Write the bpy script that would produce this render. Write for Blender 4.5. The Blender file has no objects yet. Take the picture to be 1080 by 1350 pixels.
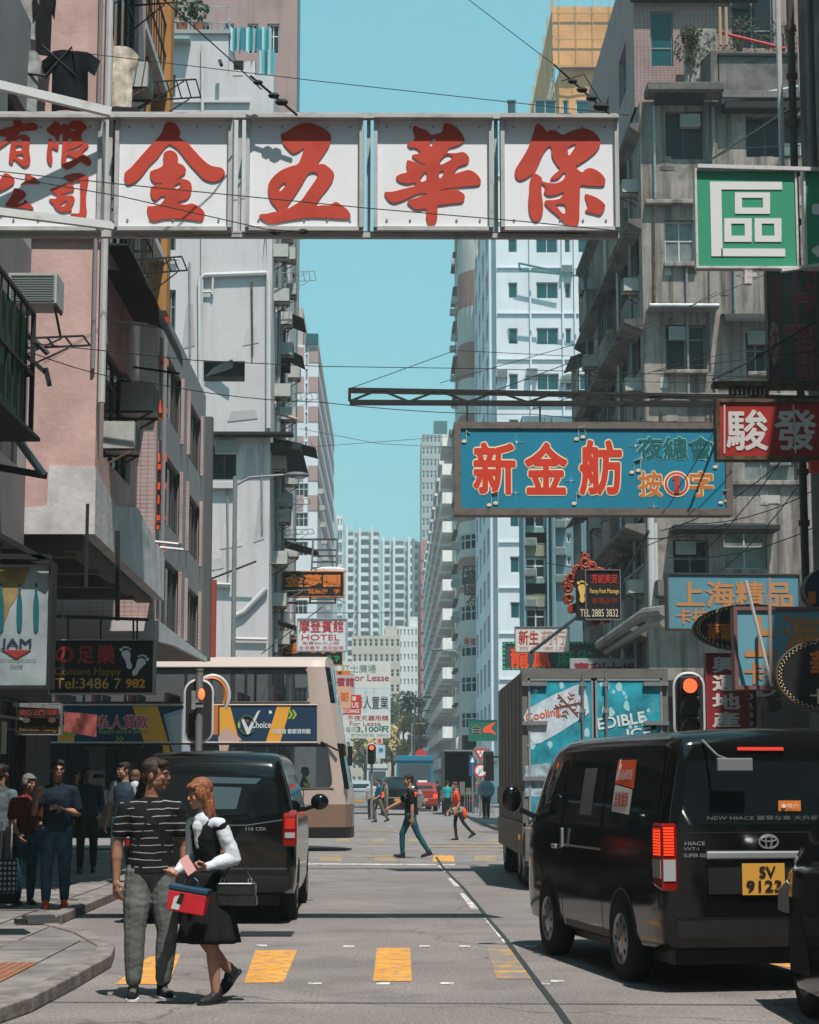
import bpy, bmesh, math, random
from mathutils import Vector, Matrix, noise
from mathutils.bvhtree import BVHTree
R = math.radians
random.seed(7)
SC = bpy.context.scene
COL = SC.collection

# ------------------------------------------------------------------ camera
F = 2600.0; CH = 1.58
PITCH = math.atan(356 / F); YAW = math.atan(25 * math.cos(PITCH) / F)
cam_d = bpy.data.cameras.new('camera'); CAM = bpy.data.objects.new('camera', cam_d); COL.objects.link(CAM)
cam_d.sensor_fit = 'VERTICAL'; cam_d.sensor_height = 36; cam_d.sensor_width = 28.8
cam_d.lens = F / 1350 * 36; cam_d.clip_start = .1; cam_d.clip_end = 6000
CAM.location = (0, 0, CH)
CAM.rotation_euler = (math.pi / 2 + PITCH, 0, -YAW)
SC.camera = CAM
_RM = CAM.rotation_euler.to_matrix()
def ray(px, py):
    return _RM @ Vector(((px - 540) / F, (675 - py) / F, -1))
def P(px, py, Y):            # the place at distance Y down the street seen at a pixel of the photograph
    d = ray(px, py); return Vector((0, 0, CH)) + d * (Y / d.y)
def G(px, py, z=0.0):        # the place on the ground
    d = ray(px, py); t = (z - CH) / d.z; return Vector((0, 0, CH)) + d * t
# ------------------------------------------------------------------ light
SC.render.engine = 'CYCLES'
SC.view_settings.view_transform = 'Standard'; SC.view_settings.look = 'None'
SC.view_settings.exposure = 0.5; SC.view_settings.gamma = 1
SC.cycles.max_bounces = 6; SC.cycles.diffuse_bounces = 3; SC.cycles.glossy_bounces = 3
SC.cycles.transmission_bounces = 3; SC.cycles.transparent_max_bounces = 6; SC.cycles.volume_bounces = 0
SC.cycles.caustics_reflective = False; SC.cycles.caustics_refractive = False
try: SC.cycles.use_denoising = True
except Exception: pass
SUN_EL = 64; SUN_AZ = 162     # azimuth clockwise from +Y, so the sun is behind the camera and a little to the right
W = bpy.data.worlds.new('World'); SC.world = W; W.use_nodes = True
nt = W.node_tree; bg = nt.nodes['Background']
sky = nt.nodes.new('ShaderNodeTexSky'); sky.sky_type = 'NISHITA'; sky.sun_disc = False
sky.sun_elevation = R(SUN_EL); sky.sun_rotation = R(SUN_AZ); sky.air_density = 1.3; sky.dust_density = 1.2; sky.ozone_density = 1.0
tint = nt.nodes.new('ShaderNodeMix'); tint.data_type = 'RGBA'; tint.blend_type = 'MULTIPLY'; tint.inputs[0].default_value = 1
tint.inputs[7].default_value = (.66, 1.10, .98, 1)
even = nt.nodes.new('ShaderNodeMix'); even.data_type = 'RGBA'; even.inputs[0].default_value = .62; even.inputs[7].default_value = (1.5, 4.0, 4.7, 1)   # a bright veiled sky of even teal
nt.links.new(sky.outputs[0], tint.inputs[6]); nt.links.new(tint.outputs[2], even.inputs[6]); nt.links.new(even.outputs[2], bg.inputs[0]); bg.inputs[1].default_value = 0.108
sl = bpy.data.lights.new('sun', 'SUN'); sl.energy = 4.3; sl.angle = R(.5); sl.color = (1, .95, .88)
SUN = bpy.data.objects.new('sun', sl); COL.objects.link(SUN)
_sd = Vector((math.sin(R(SUN_AZ)) * math.cos(R(SUN_EL)), math.cos(R(SUN_AZ)) * math.cos(R(SUN_EL)), math.sin(R(SUN_EL))))
SUN.rotation_euler = _sd.to_track_quat('Z', 'Y').to_euler(); SUN.location = (0, -20, 60)

# ------------------------------------------------------------------ materials
_mats = {}
def srgb(h):
    c = [int(h[i:i + 2], 16) / 255 for i in (0, 2, 4)]
    return tuple(((x + .055) / 1.055) ** 2.4 if x > .04 else x / 12.92 for x in c)
def mat(name, col, rough=.7, metal=0, var=0, vs=3, dirt=0, streak=0, ds=1.2, dcol=(.03, .028, .025), bump=0, bs=60, coat=0, emit=0, spec=None, trans=0, tile=None, alpha=1, dr=(.5, .72), sr=(.52, .74)):
    if name in _mats: return _mats[name]
    if spec is None: spec = .12 if rough >= .8 else .3 if rough >= .5 else .5
    if isinstance(col, str): col = srgb(col)
    m = bpy.data.materials.new(name); m.use_nodes = True; _mats[name] = m
    t = m.node_tree; N = t.nodes; L = t.links; b = N['Principled BSDF']
    b.inputs['Roughness'].default_value = rough; b.inputs['Metallic'].default_value = metal
    b.inputs['Specular IOR Level'].default_value = spec
    b.inputs['Coat Weight'].default_value = coat; b.inputs['Coat Roughness'].default_value = .04
    b.inputs['Transmission Weight'].default_value = trans; b.inputs['Alpha'].default_value = alpha
    b.inputs['Base Color'].default_value = (*col, 1)
    if emit: b.inputs['Emission Color'].default_value = (*col, 1); b.inputs['Emission Strength'].default_value = emit
    if not (var or dirt or streak or bump or tile): return m
    tc = N.new('ShaderNodeNewGeometry')
    def nz(scale, det=4, vec=None, rgh=.6):
        n = N.new('ShaderNodeTexNoise'); n.inputs['Scale'].default_value = scale; n.inputs['Detail'].default_value = det; n.inputs['Roughness'].default_value = rgh
        L.new(vec or tc.outputs['Position'], n.inputs['Vector']); return n.outputs[0]
    def mr(src, a, b_, c, d):
        r = N.new('ShaderNodeMapRange'); r.inputs[1].default_value = a; r.inputs[2].default_value = b_; r.inputs[3].default_value = c; r.inputs[4].default_value = d
        L.new(src, r.inputs[0]); return r.outputs[0]
    cur = None
    def mix(fac, a, bcol, mode='MIX'):
        x = N.new('ShaderNodeMix'); x.data_type = 'RGBA'; x.blend_type = mode
        if hasattr(fac, 'links'): L.new(fac, x.inputs[0])
        else: x.inputs[0].default_value = fac
        if hasattr(a, 'links'): L.new(a, x.inputs[6])
        else: x.inputs[6].default_value = (*a, 1)
        if hasattr(bcol, 'links'): L.new(bcol, x.inputs[7])
        else: x.inputs[7].default_value = (*bcol, 1)
        return x.outputs[2]
    cur = col
    if tile:
        tw, th, tcol = tile
        w = N.new('ShaderNodeTexBrick'); w.offset = 0; w.inputs['Scale'].default_value = 1
        w.inputs['Brick Width'].default_value = tw; w.inputs['Row Height'].default_value = th; w.inputs['Mortar Size'].default_value = min(tw, th) * .09
        w.inputs['Color1'].default_value = (*col, 1); w.inputs['Color2'].default_value = (*[c * .88 for c in col], 1); w.inputs['Mortar'].default_value = (*tcol, 1)
        sp = N.new('ShaderNodeSeparateXYZ'); L.new(tc.outputs['Position'], sp.inputs[0])
        ad = N.new('ShaderNodeMath'); ad.operation = 'ADD'; L.new(sp.outputs[0], ad.inputs[0]); L.new(sp.outputs[1], ad.inputs[1])
        cb = N.new('ShaderNodeCombineXYZ'); L.new(ad.outputs[0], cb.inputs[0]); L.new(sp.outputs[2], cb.inputs[1])
        L.new(cb.outputs[0], w.inputs['Vector']); cur = w.outputs[0]
    if var: cur = mix(mr(nz(vs), .35, .65, 0, 1), cur if hasattr(cur, 'links') else tuple(c * (1 - var) for c in cur), tuple(min(1, c * (1 + var)) for c in col))
    if dirt: cur = mix(mr(nz(ds, 6, None, .7), dr[0], dr[1], 0, dirt), cur, dcol)
    if streak:
        mp = N.new('ShaderNodeMapping'); mp.inputs['Scale'].default_value = (3.2, 3.2, .22); L.new(tc.outputs['Position'], mp.inputs[0])
        cur = mix(mr(nz(1.1, 5, mp.outputs[0], .65), sr[0], sr[1], 0, streak), cur, dcol)
    if hasattr(cur, 'links'): L.new(cur, b.inputs['Base Color'])
    if bump:
        bn = N.new('ShaderNodeBump'); bn.inputs['Strength'].default_value = bump; bn.inputs['Distance'].default_value = .02
        L.new(nz(bs, 5), bn.inputs['Height']); L.new(bn.outputs[0], b.inputs['Normal'])
    return m

# ------------------------------------------------------------------ mesh builder
class MB:
    def __init__(s): s.v = []; s.f = []; s.m = []
    def add(s, vs, fs, mi=0):
        n = len(s.v); s.v += [Vector(v) for v in vs]
        for f in fs: s.f.append([n + i for i in f]); s.m.append(mi)
        return s
    def box(s, x0, y0, z0, x1, y1, z1, mi=0):
        if x0 > x1: x0, x1 = x1, x0
        if y0 > y1: y0, y1 = y1, y0
        if z0 > z1: z0, z1 = z1, z0
        return s.add([(x0, y0, z0), (x1, y0, z0), (x1, y1, z0), (x0, y1, z0), (x0, y0, z1), (x1, y0, z1), (x1, y1, z1), (x0, y1, z1)],
                     [(0, 3, 2, 1), (4, 5, 6, 7), (0, 1, 5, 4), (1, 2, 6, 5), (2, 3, 7, 6), (3, 0, 4, 7)], mi)
    def bar(s, a, b, w, h=None, mi=0):       # a square bar between two points
        a = Vector(a); b = Vector(b); d = (b - a); h = h or w
        if d.length < 1e-6: return s
        d.normalize(); up = Vector((0, 0, 1)) if abs(d.z) < .95 else Vector((1, 0, 0))
        u = d.cross(up).normalized() * w / 2; v = u.cross(d).normalized() * h / 2
        return s.add([a - u - v, a + u - v, a + u + v, a - u + v, b - u - v, b + u - v, b + u + v, b - u + v],
                     [(0, 1, 2, 3), (7, 6, 5, 4), (0, 4, 5, 1), (1, 5, 6, 2), (2, 6, 7, 3), (3, 7, 4, 0)], mi)
    def tube(s, pts, r, n=8, mi=0, cap=True):
        pts = [Vector(p) for p in pts]; k = len(pts); rs = r if isinstance(r, (list, tuple)) else [r] * k
        base = len(s.v); prev = None
        for i, p in enumerate(pts):
            d = (pts[min(i + 1, k - 1)] - pts[max(i - 1, 0)]); d = d.normalized() if d.length > 0 else Vector((0, 0, 1))
            if prev is None:
                up = Vector((0, 0, 1)) if abs(d.z) < .9 else Vector((1, 0, 0)); u = d.cross(up).normalized()
            else: u = (prev - d * prev.dot(d)).normalized()
            prev = u; w = d.cross(u)
            for j in range(n):
                a = 2 * math.pi * j / n; s.v.append(p + (u * math.cos(a) + w * math.sin(a)) * rs[i])
        for i in range(k - 1):
            for j in range(n):
                j2 = (j + 1) % n
                s.f.append([base + i * n + j, base + i * n + j2, base + (i + 1) * n + j2, base + (i + 1) * n + j]); s.m.append(mi)
        if cap:
            s.f.append([base + j for j in range(n)][::-1]); s.m.append(mi)
            s.f.append([base + (k - 1) * n + j for j in range(n)]); s.m.append(mi)
        return s
    def cyl(s, a, b, r, n=16, mi=0, r2=None): return s.tube([a, b], [r, r if r2 is None else r2], n, mi)
    def ell(s, c, r, n=12, mi=0, M=None):
        c = Vector(c); r = (r, r, r) if not hasattr(r, '__len__') else r
        m = max(4, n // 2); vs = []; fs = []
        for i in range(1, m):
            t = math.pi * i / m
            for j in range(n):
                a = 2 * math.pi * j / n; v = Vector((r[0] * math.sin(t) * math.cos(a), r[1] * math.sin(t) * math.sin(a), r[2] * math.cos(t)))
                vs.append(c + (M @ v if M else v))
        top = len(vs); e = Vector((0, 0, r[2])); vs += [c + (M @ e if M else e), c - (M @ e if M else e)]
        for i in range(m - 2):
            for j in range(n):
                j2 = (j + 1) % n; fs.append((i * n + j, (i + 1) * n + j, (i + 1) * n + j2, i * n + j2))
        for j in range(n):
            j2 = (j + 1) % n; fs += [(top, j, j2), (top + 1, (m - 2) * n + j2, (m - 2) * n + j)]
        return s.add(vs, fs, mi)
    def prism(s, poly, a, b, axis='y', mi=0):   # 2-D outline pushed from a to b along an axis
        def pt(p, t): return {'y': (p[0], t, p[1]), 'x': (t, p[0], p[1]), 'z': (p[0], p[1], t)}[axis]
        n = len(poly); vs = [pt(p, a) for p in poly] + [pt(p, b) for p in poly]
        fs = [tuple(range(n)), tuple(range(2 * n - 1, n - 1, -1))] + [(i, i + n, (i + 1) % n + n, (i + 1) % n) for i in range(n)]
        return s.add(vs, fs, mi)
    def grid(s, rows, mi=0, closed=False):
        nr = len(rows); nc = len(rows[0]); vs = [p for r in rows for p in r]; fs = []
        for i in range(nr - 1):
            for j in range(nc if closed else nc - 1):
                j2 = (j + 1) % nc; fs.append((i * nc + j, i * nc + j2, (i + 1) * nc + j2, (i + 1) * nc + j))
        return s.add(vs, fs, mi)
    def mesh(s, name, mats, off=None, smooth=False, recalc=True):
        me = bpy.data.meshes.new(name)
        vs = s.v if off is None else [v - off for v in s.v]
        me.from_pydata([tuple(v) for v in vs], [], s.f)
        mats = mats if isinstance(mats, (list, tuple)) else [mats]
        for m in mats: me.materials.append(m)
        if len(mats) > 1: me.polygons.foreach_set('material_index', s.m)
        if recalc:
            bm = bmesh.new(); bm.from_mesh(me); bmesh.ops.recalc_face_normals(bm, faces=bm.faces); bm.to_mesh(me); bm.free()
        if smooth: shade(me, smooth if smooth is not True else 40)
        me.update(); return me
    def build(s, name, mats, parent=None, world=True, smooth=False, bevel=0, recalc=True):
        off = wloc(parent) if (parent is not None and world) else None
        return link(name, s.mesh(name, mats, off, smooth, recalc), parent, bevel=bevel)
def shade(me, ang=40):
    me.polygons.foreach_set('use_smooth', [True] * len(me.polygons))
    bm = bmesh.new(); bm.from_mesh(me); a = R(ang)
    for e in bm.edges:
        e.smooth = not (len(e.link_faces) == 2 and e.calc_face_angle(0) > a)
    bm.to_mesh(me); bm.free()
def wloc(o):
    v = Vector((0, 0, 0))
    while o is not None: v += Vector(o.location); o = o.parent
    return v
def link(name, me, parent=None, loc=None, rot=None, bevel=0):
    o = bpy.data.objects.new(name, me); COL.objects.link(o); o.parent = parent
    if loc is not None: o.location = loc
    if rot is not None: o.rotation_euler = rot
    if bevel:
        b = o.modifiers.new('bevel', 'BEVEL'); b.width = bevel; b.segments = 2; b.limit_method = 'ANGLE'
    return o
def tag(o, label=None, cat=None, group=None, kind=None):
    if label: o['label'] = label
    if cat: o['category'] = cat
    if group: o['group'] = group
    if kind: o['kind'] = kind
    return o
def thing(name, label, cat, loc=(0, 0, 0), rz=0, group=None):
    o = bpy.data.objects.new(name, None); COL.objects.link(o); o.location = loc; o.rotation_euler = (0, 0, rz); o.empty_display_size = .2
    return tag(o, label, cat, group)
def smoothpoly(p, k=4):
    n = len(p); out = []
    for i in range(n):
        a, b, c, d = [Vector(p[(i + j) % n]).to_2d() for j in (-1, 0, 1, 2)]
        for q in range(k):
            t = q / k
            out.append(.5 * ((2 * b) + (c - a) * t + (2 * a - 5 * b + 4 * c - d) * t * t + (3 * b - a - 3 * c + d) * t ** 3))
    return out
def eval_mesh(o, name):
    dg = bpy.context.evaluated_depsgraph_get(); dg.update()
    me = bpy.data.meshes.new_from_object(o.evaluated_get(dg)); me.name = name; return me
def outline_mesh(name, loops, depth, m, k=4):      # loops in metres (x,z); even-odd filled, given thickness, facing -Y
    cu = bpy.data.curves.new('t', 'CURVE'); cu.dimensions = '2D'; cu.fill_mode = 'BOTH'; cu.extrude = depth / 2
    for lp in loops:
        pts = smoothpoly(lp, k) if k > 1 else [Vector(q) for q in lp]
        sp = cu.splines.new('POLY'); sp.points.add(len(pts) - 1); sp.use_cyclic_u = True
        for q, w in zip(sp.points, pts): q.co = (w[0], w[1], 0, 1)
    o = bpy.data.objects.new('t', cu); COL.objects.link(o); me = eval_mesh(o, name)
    bpy.data.objects.remove(o); me.transform(Matrix.Rotation(math.pi / 2, 4, 'X')); me.materials.clear(); me.materials.append(m); return me
def text_mesh(name, s, m, w=None, h=None, bold=0, depth=.006, shear=0, space=1, align='CENTER', lsp=1, keep=False, res=3):
    """flat lettering with its middle at the origin, facing -Y; bold strokes are the glyph laid over itself a little apart"""
    cu = bpy.data.curves.new('t', 'FONT'); cu.body = s; cu.size = 1; cu.shear = shear; cu.space_character = space; cu.space_line = lsp; cu.align_x = align; cu.resolution_u = res; cu.fill_mode = 'FRONT'
    o = bpy.data.objects.new('t', cu); COL.objects.link(o); me = eval_mesh(o, name); bpy.data.objects.remove(o)
    n = len(me.vertices)
    if n == 0: me.materials.append(m); return me
    vs = [v.co.copy() for v in me.vertices]; fs = [tuple(f.vertices) for f in me.polygons]
    shifts = [(0, 0)]
    if bold:
        k = 6 if bold < .03 else 10
        shifts += [(bold * .62 * math.cos(2 * math.pi * (i + .5) / k), bold * .62 * math.sin(2 * math.pi * (i + .5) / k)) for i in range(k)]
    xs = [v.x for v in vs]; ys = [v.y for v in vs]; e = bold * .62
    cx = (min(xs) + max(xs)) / 2; cy = (min(ys) + max(ys)) / 2; ww = max(xs) - min(xs) + 2 * e; hh = max(ys) - min(ys) + 2 * e
    sx = w / ww if w else h / hh; sy = h / hh if h else sx
    if keep: sx = sy = min(sx, sy)
    V_ = []; F_ = []
    for q, (dx, dy) in enumerate(shifts):
        V_ += [((v.x - cx + dx) * sx, -depth - q * .00012, (v.y - cy + dy) * sy) for v in vs]; F_ += [tuple(a + q * n for a in f) for f in fs]
    out = bpy.data.meshes.new(name); out.from_pydata(V_, [], F_); bpy.data.meshes.remove(me)
    out.materials.append(m); return out
def put_text(s, m, parent, x, y, z, w=None, h=None, name='lettering', **k):
    me = text_mesh(name, s, m, w, h, **k); return link(name, me, parent, (x, y, z))
def conform(loops, bvh, axis, sign, off=.004, step=.06, thick=0):
    """cut a 2-D outline into a fine sheet and lay it on a body: axis 'x' takes (y,z) outlines, axis 'y' takes (x,z)"""
    bm = bmesh.new()
    vs = [bm.verts.new((p[0], p[1], 0)) for p in loops]; bm.faces.new(vs)
    xs = [p[0] for p in loops]; ys = [p[1] for p in loops]
    for lo, hi, nrm in ((min(xs), max(xs), (1, 0, 0)), (min(ys), max(ys), (0, 1, 0))):
        c = lo + step
        while c < hi:
            co = (c, 0, 0) if nrm[0] else (0, c, 0)
            bmesh.ops.bisect_plane(bm, geom=bm.verts[:] + bm.edges[:] + bm.faces[:], plane_co=co, plane_no=nrm); c += step
    for v in bm.verts:
        a, b = v.co.x, v.co.y
        if axis == 'x': o = Vector((sign * 5, a, b)); d = Vector((-sign, 0, 0))
        else: o = Vector((a, sign * 12, b)); d = Vector((0, -sign, 0))
        h = bvh.ray_cast(o, d)
        if h[0] is None:
            n = bvh.find_nearest(Vector((sign * 1, a, b)) if axis == 'x' else Vector((a, sign * 3, b))); h = n
        v.co = h[0] - d * off
    bmesh.ops.recalc_face_normals(bm, faces=bm.faces)
    f = bm.faces[:]
    if f:
        nrm = sum((x.normal for x in f), Vector()); want = Vector((sign, 0, 0)) if axis == 'x' else Vector((0, sign, 0))
        if nrm.dot(want) < 0: bmesh.ops.reverse_faces(bm, faces=f)
    return bm
def decal(name, loops, bvh, axis, sign, m, parent, off=.004, step=.07, k=1):
    lp = smoothpoly(loops, k) if k > 1 else loops
    bm = conform(lp, bvh, axis, sign, off, step); me = bpy.data.meshes.new(name); bm.to_mesh(me); bm.free()
    me.materials.append(m); me.polygons.foreach_set('use_smooth', [True] * len(me.polygons)); return link(name, me, parent)
def rrect(x0, y0, x1, y1, r, n=4):
    out = []
    for cx, cy, a0 in ((x1 - r, y1 - r, 0), (x0 + r, y1 - r, 90), (x0 + r, y0 + r, 180), (x1 - r, y0 + r, 270)):
        for i in range(n + 1):
            a = R(a0 + 90 * i / n); out.append((cx + r * math.cos(a), cy + r * math.sin(a)))
    return out
# ------------------------------------------------------------------ materials in use
asph = mat('road concrete', (.205, .182, .178), .82, var=.18, vs=1.1, dirt=.55, ds=.55, dcol=(.105, .095, .094), bump=.5, bs=70)
_t = asph.node_tree; _b = _t.nodes['Principled BSDF']; _src = _b.inputs['Base Color'].links[0].from_socket      # hairline cracks, oil drips and coarse grit
_g = _t.nodes.new('ShaderNodeNewGeometry'); _wn = _t.nodes.new('ShaderNodeTexNoise'); _wn.inputs['Scale'].default_value = 1.6; _t.links.new(_g.outputs[0], _wn.inputs[0])
_wa = _t.nodes.new('ShaderNodeMix'); _wa.data_type = 'VECTOR'; _wa.inputs[0].default_value = .35; _t.links.new(_g.outputs[0], _wa.inputs[4]); _t.links.new(_wn.outputs[1], _wa.inputs[5])
_v = _t.nodes.new('ShaderNodeTexVoronoi'); _v.feature = 'DISTANCE_TO_EDGE'; _v.inputs['Scale'].default_value = .42; _t.links.new(_wa.outputs[1], _v.inputs[0])
_r = _t.nodes.new('ShaderNodeMapRange'); _r.inputs[1].default_value = .0; _r.inputs[2].default_value = .007; _r.inputs[3].default_value = .55; _r.inputs[4].default_value = 0; _t.links.new(_v.outputs[0], _r.inputs[0])
_m = _t.nodes.new('ShaderNodeMix'); _m.data_type = 'RGBA'; _m.inputs[7].default_value = (.05, .046, .045, 1); _t.links.new(_r.outputs[0], _m.inputs[0]); _t.links.new(_src, _m.inputs[6])
_n2 = _t.nodes.new('ShaderNodeTexNoise'); _n2.inputs['Scale'].default_value = 38; _n2.inputs['Detail'].default_value = 3; _t.links.new(_g.outputs[0], _n2.inputs[0])
_r2 = _t.nodes.new('ShaderNodeMapRange'); _r2.inputs[1].default_value = .35; _r2.inputs[2].default_value = .65; _r2.inputs[3].default_value = .72; _r2.inputs[4].default_value = 1.28; _t.links.new(_n2.outputs[0], _r2.inputs[0])
_m2 = _t.nodes.new('ShaderNodeVectorMath'); _m2.operation = 'SCALE'; _t.links.new(_m.outputs[2], _m2.inputs[0]); _t.links.new(_r2.outputs[0], _m2.inputs['Scale']); _t.links.new(_m2.outputs[0], _b.inputs['Base Color'])
pave_m = mat('pavement concrete', (.19, .172, .168), .85, var=.25, vs=2.2, dirt=.45, ds=1.4, dcol=(.07, .065, .06), bump=.3, bs=40)
slab_a = mat('paving slab', (.22, .198, .19), .85, var=.2, vs=2.5, dirt=.4, ds=1.6, dcol=(.08, .075, .07), bump=.3, bs=45)
slab_b = mat('paving slab darker', (.165, .15, .145), .85, var=.2, vs=2.5, dirt=.4, ds=1.6, dcol=(.07, .065, .06), bump=.3, bs=45)
kerb_m = mat('kerb granite', (.20, .175, .165), .85, var=.3, vs=6, dirt=.6, ds=2, dcol=(.05, .045, .04), bump=.4, bs=30)
tact_m = mat('tactile tile', (.30, .14, .085), .85, var=.25, vs=5, dirt=.5, ds=2.5, dcol=(.1, .07, .055), bump=.2)
yel_m = mat('worn yellow road paint', (.62, .285, .05), .8, var=.2, vs=4, dirt=.85, ds=11, dcol=(.21, .18, .17), dr=(.50, .60))
yel2_m = mat('faded yellow road paint', (.42, .25, .08), .8, var=.2, vs=4, dirt=.95, ds=3.5, dcol=(.2, .178, .172), dr=(.42, .52))
wht_m = mat('worn white road paint', (.62, .6, .57), .8, var=.1, vs=4, dirt=.95, ds=6, dcol=(.2, .178, .172), dr=(.48, .56))
tar_m = mat('tar', (.03, .03, .03), .6)
pinkw = mat('pink render', (.56, .37, .345), .9, var=.12, vs=1.2, dirt=.45, ds=.9, dcol=(.25, .17, .16), streak=.25, bump=.35, bs=9)
patchw = mat('white patch render', (.55, .53, .535), .9, var=.12, vs=2, dirt=.4, ds=1.4, dcol=(.2, .18, .18), streak=.3, bump=.5, bs=7)
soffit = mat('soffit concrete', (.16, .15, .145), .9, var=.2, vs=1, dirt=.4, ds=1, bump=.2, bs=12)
tilew = mat('pink mosaic tile', (.42, .30, .28), .6, tile=(.12, .075, (.16, .10, .10)), var=.08, vs=1)
greyw = mat('grey painted wall', (.24, .225, .23), .9, var=.1, vs=1, dirt=.25, ds=1, dcol=(.13, .12, .12), streak=.2, bump=.2, bs=15)
whitew = mat('off white render', (.52, .48, .49), .9, var=.08, vs=.6, dirt=.4, ds=.6, dcol=(.33, .30, .30), streak=.45, bump=.3, bs=8)
whiteb = mat('cool white render', (.60, .62, .66), .9, var=.06, vs=.4, streak=.25, dcol=(.4, .42, .46), dirt=.15, ds=.3)
conc = mat('soot stained concrete', (.33, .28, .255), .92, var=.25, vs=.8, dirt=.8, ds=.8, dcol=(.062, .052, .047), streak=.85, sr=(.44, .66), dr=(.47, .66), bump=.5, bs=8)
concd = mat('black stained concrete', (.15, .135, .125), .92, var=.3, vs=1, dirt=.9, ds=.9, dcol=(.04, .037, .033), streak=.9, bump=.5, bs=6)
farw = mat('far tower white', (.62, .62, .62), .9, var=.06, vs=.05)
farg = mat('far tower grey blue', (.45, .5, .52), .9, var=.06, vs=.05)
farc = mat('far building cream', (.46, .40, .34), .9, var=.08, vs=.1)
pinkf = mat('far pink wall', (.40, .20, .19), .9, var=.06, vs=.1)
band_w = mat('curved front white band', (.48, .45, .43), .9, var=.1, vs=.3, streak=.5, dcol=(.2, .17, .15))
band_p = mat('curved front terracotta band', (.30, .17, .14), .9, var=.1, vs=.3, streak=.5, dcol=(.16, .1, .09))
bluew = mat('blue grey paint', (.13, .21, .24), .8, var=.1, vs=.5, streak=.35)
glass = mat('dark window glass', (.018, .024, .027), .12, spec=.16)
glass_t = mat('teal window glass', (.008, .07, .08), .08, spec=.35)
glass_l = mat('curtained window glass', (.16, .17, .165), .25, var=.4, vs=1.5)
frame_w = mat('white window frame', (.5, .5, .5), .6)
frame_d = mat('dark window frame', (.06, .06, .06), .6)
frame_g = mat('grey green window frame', (.18, .21, .21), .6)
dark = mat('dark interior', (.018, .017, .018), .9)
blk = mat('black metal', (.02, .02, .022), .55)
steel = mat('galvanised steel', (.33, .33, .34), .45, metal=.6, var=.15, vs=4)
steel_w = mat('white painted steel', (.62, .62, .62), .5, dirt=.5, ds=4, dcol=(.3, .22, .16))
rust = mat('rusty steel', (.10, .065, .045), .8, var=.5, vs=6)
acw = mat('air conditioner casing', (.42, .42, .40), .6, dirt=.4, ds=4, dcol=(.15, .13, .1))
pipe_w = mat('white drain pipe', (.5, .48, .48), .5, dirt=.3, ds=3, dcol=(.2, .17, .15))
orange_col = mat('ochre column', (.42, .20, .07), .8, streak=.4)
netm = mat('orange scaffold net', (.58, .27, .11), .9, var=.18, vs=.35, streak=.4, dcol=(.42, .22, .08), dirt=.3, ds=.2)
bamboo = mat('bamboo', (.42, .26, .10), .8)
cable_m = mat('cable', (.015, .015, .015), .7)
awn_m = mat('dark awning', (.028, .027, .028), .8)
teal_cl = mat('blue striped tarp', (.10, .42, .48), .8)
def XZ(px, py, Y): p = P(px, py, Y); return p.x, p.z
def Xp(px, Y, py=900): return P(px, py, Y).x
def Zp(py, Y, px=515): return P(px, py, Y).z

# ------------------------------------------------------------------ ground
def structure(o): o['kind'] = 'structure'; return o
gm = MB(); gm.add([(-400, -30, -.05), (400, -30, -.05), (400, 2500, -.05), (-400, 2500, -.05)], [(0, 1, 2, 3)])
structure(gm.build('ground', mat('far ground', (.12, .12, .11), .9)))
rm = MB(); rm.add([(-60, -10, 0), (60, -10, 0), (60, 900, 0), (-60, 900, 0)], [(0, 1, 2, 3)])
structure(rm.build('road', asph))
def g2(px, py): p = G(px, py); return (p.x, p.y)
LP = [(-3.1, 4), (-2.95, 11.6), g2(0, 1350), g2(42, 1335), g2(103, 1302), g2(146, 1276), g2(151, 1262), g2(118, 1243), g2(62, 1227), g2(152, 1187), g2(210, 1163), (-3.7, 41), (-4.6, 43.2), (-7, 44), (-16, 44), (-16, 4)]
PH = .11
def inside(p, poly):
    c = False; n = len(poly)
    for i in range(n):
        a, b = poly[i], poly[(i + 1) % n]
        if (a[1] > p[1]) != (b[1] > p[1]) and p[0] < (b[0] - a[0]) * (p[1] - a[1]) / (b[1] - a[1]) + a[0]: c = not c
    return c
def pavement(name, poly, kerb_to, slabs=None):
    b = MB(); b.prism(poly, .0, PH - .012, 'z'); root = structure(b.build(name, pave_m))
    for i in range(kerb_to):                       # kerb stones laid end to end
        a = Vector(poly[i]); c = Vector(poly[i + 1]); L = (c - a).length; n = max(1, round(L / .95)); d = (c - a) / L; nn = Vector((-d.y, d.x))
        if not inside(tuple((a + c) / 2 + nn * .05), poly): nn = -nn
        for k in range(n):
            p = a + d * (L * k / n + .006); q = a + d * (L * (k + 1) / n - .006); w = nn * .16; zz = PH + random.uniform(0, .006)
            pts = [p - nn * .004, q - nn * .004, q + w, p + w]
            m = MB().prism([tuple(v) for v in pts], .002, zz, 'z'); link('kerb_stone', m.mesh('kerb_stone', kerb_m), root, bevel=.012 if p.y < 45 else 0)
    return root
LPAV = pavement('left_pavement', LP, 13)
slab_me = [MB().box(.006, .006, .1, .594, .594, PH).mesh('paving_slab', m) for m in (slab_a, slab_b)]
for i in range(5):
    for j in range(30):
        x0 = -5.9 + i * .6; y0 = 12.3 + j * .6
        if all(inside((x0 + a, y0 + b), LP) and inside((x0 + a + .2, y0 + b), LP) for a in (0, .6) for b in (0, .6)):
            if -4.9 < x0 + .3 < -2.9 and 14.2 < y0 + .3 < 16.6: continue
            link('paving_slab', random.choice(slab_me), LPAV, (x0, y0, random.uniform(-.002, .002)))
tt = MB().box(.004, .004, .1, .296, .296, PH)
for a in range(4):
    for b in range(4): tt.cyl((.045 + a * .07, .045 + b * .07, PH), (.045 + a * .07, .045 + b * .07, PH + .006), .02, 6)
tme = tt.mesh('tactile_tile', tact_m)
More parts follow.
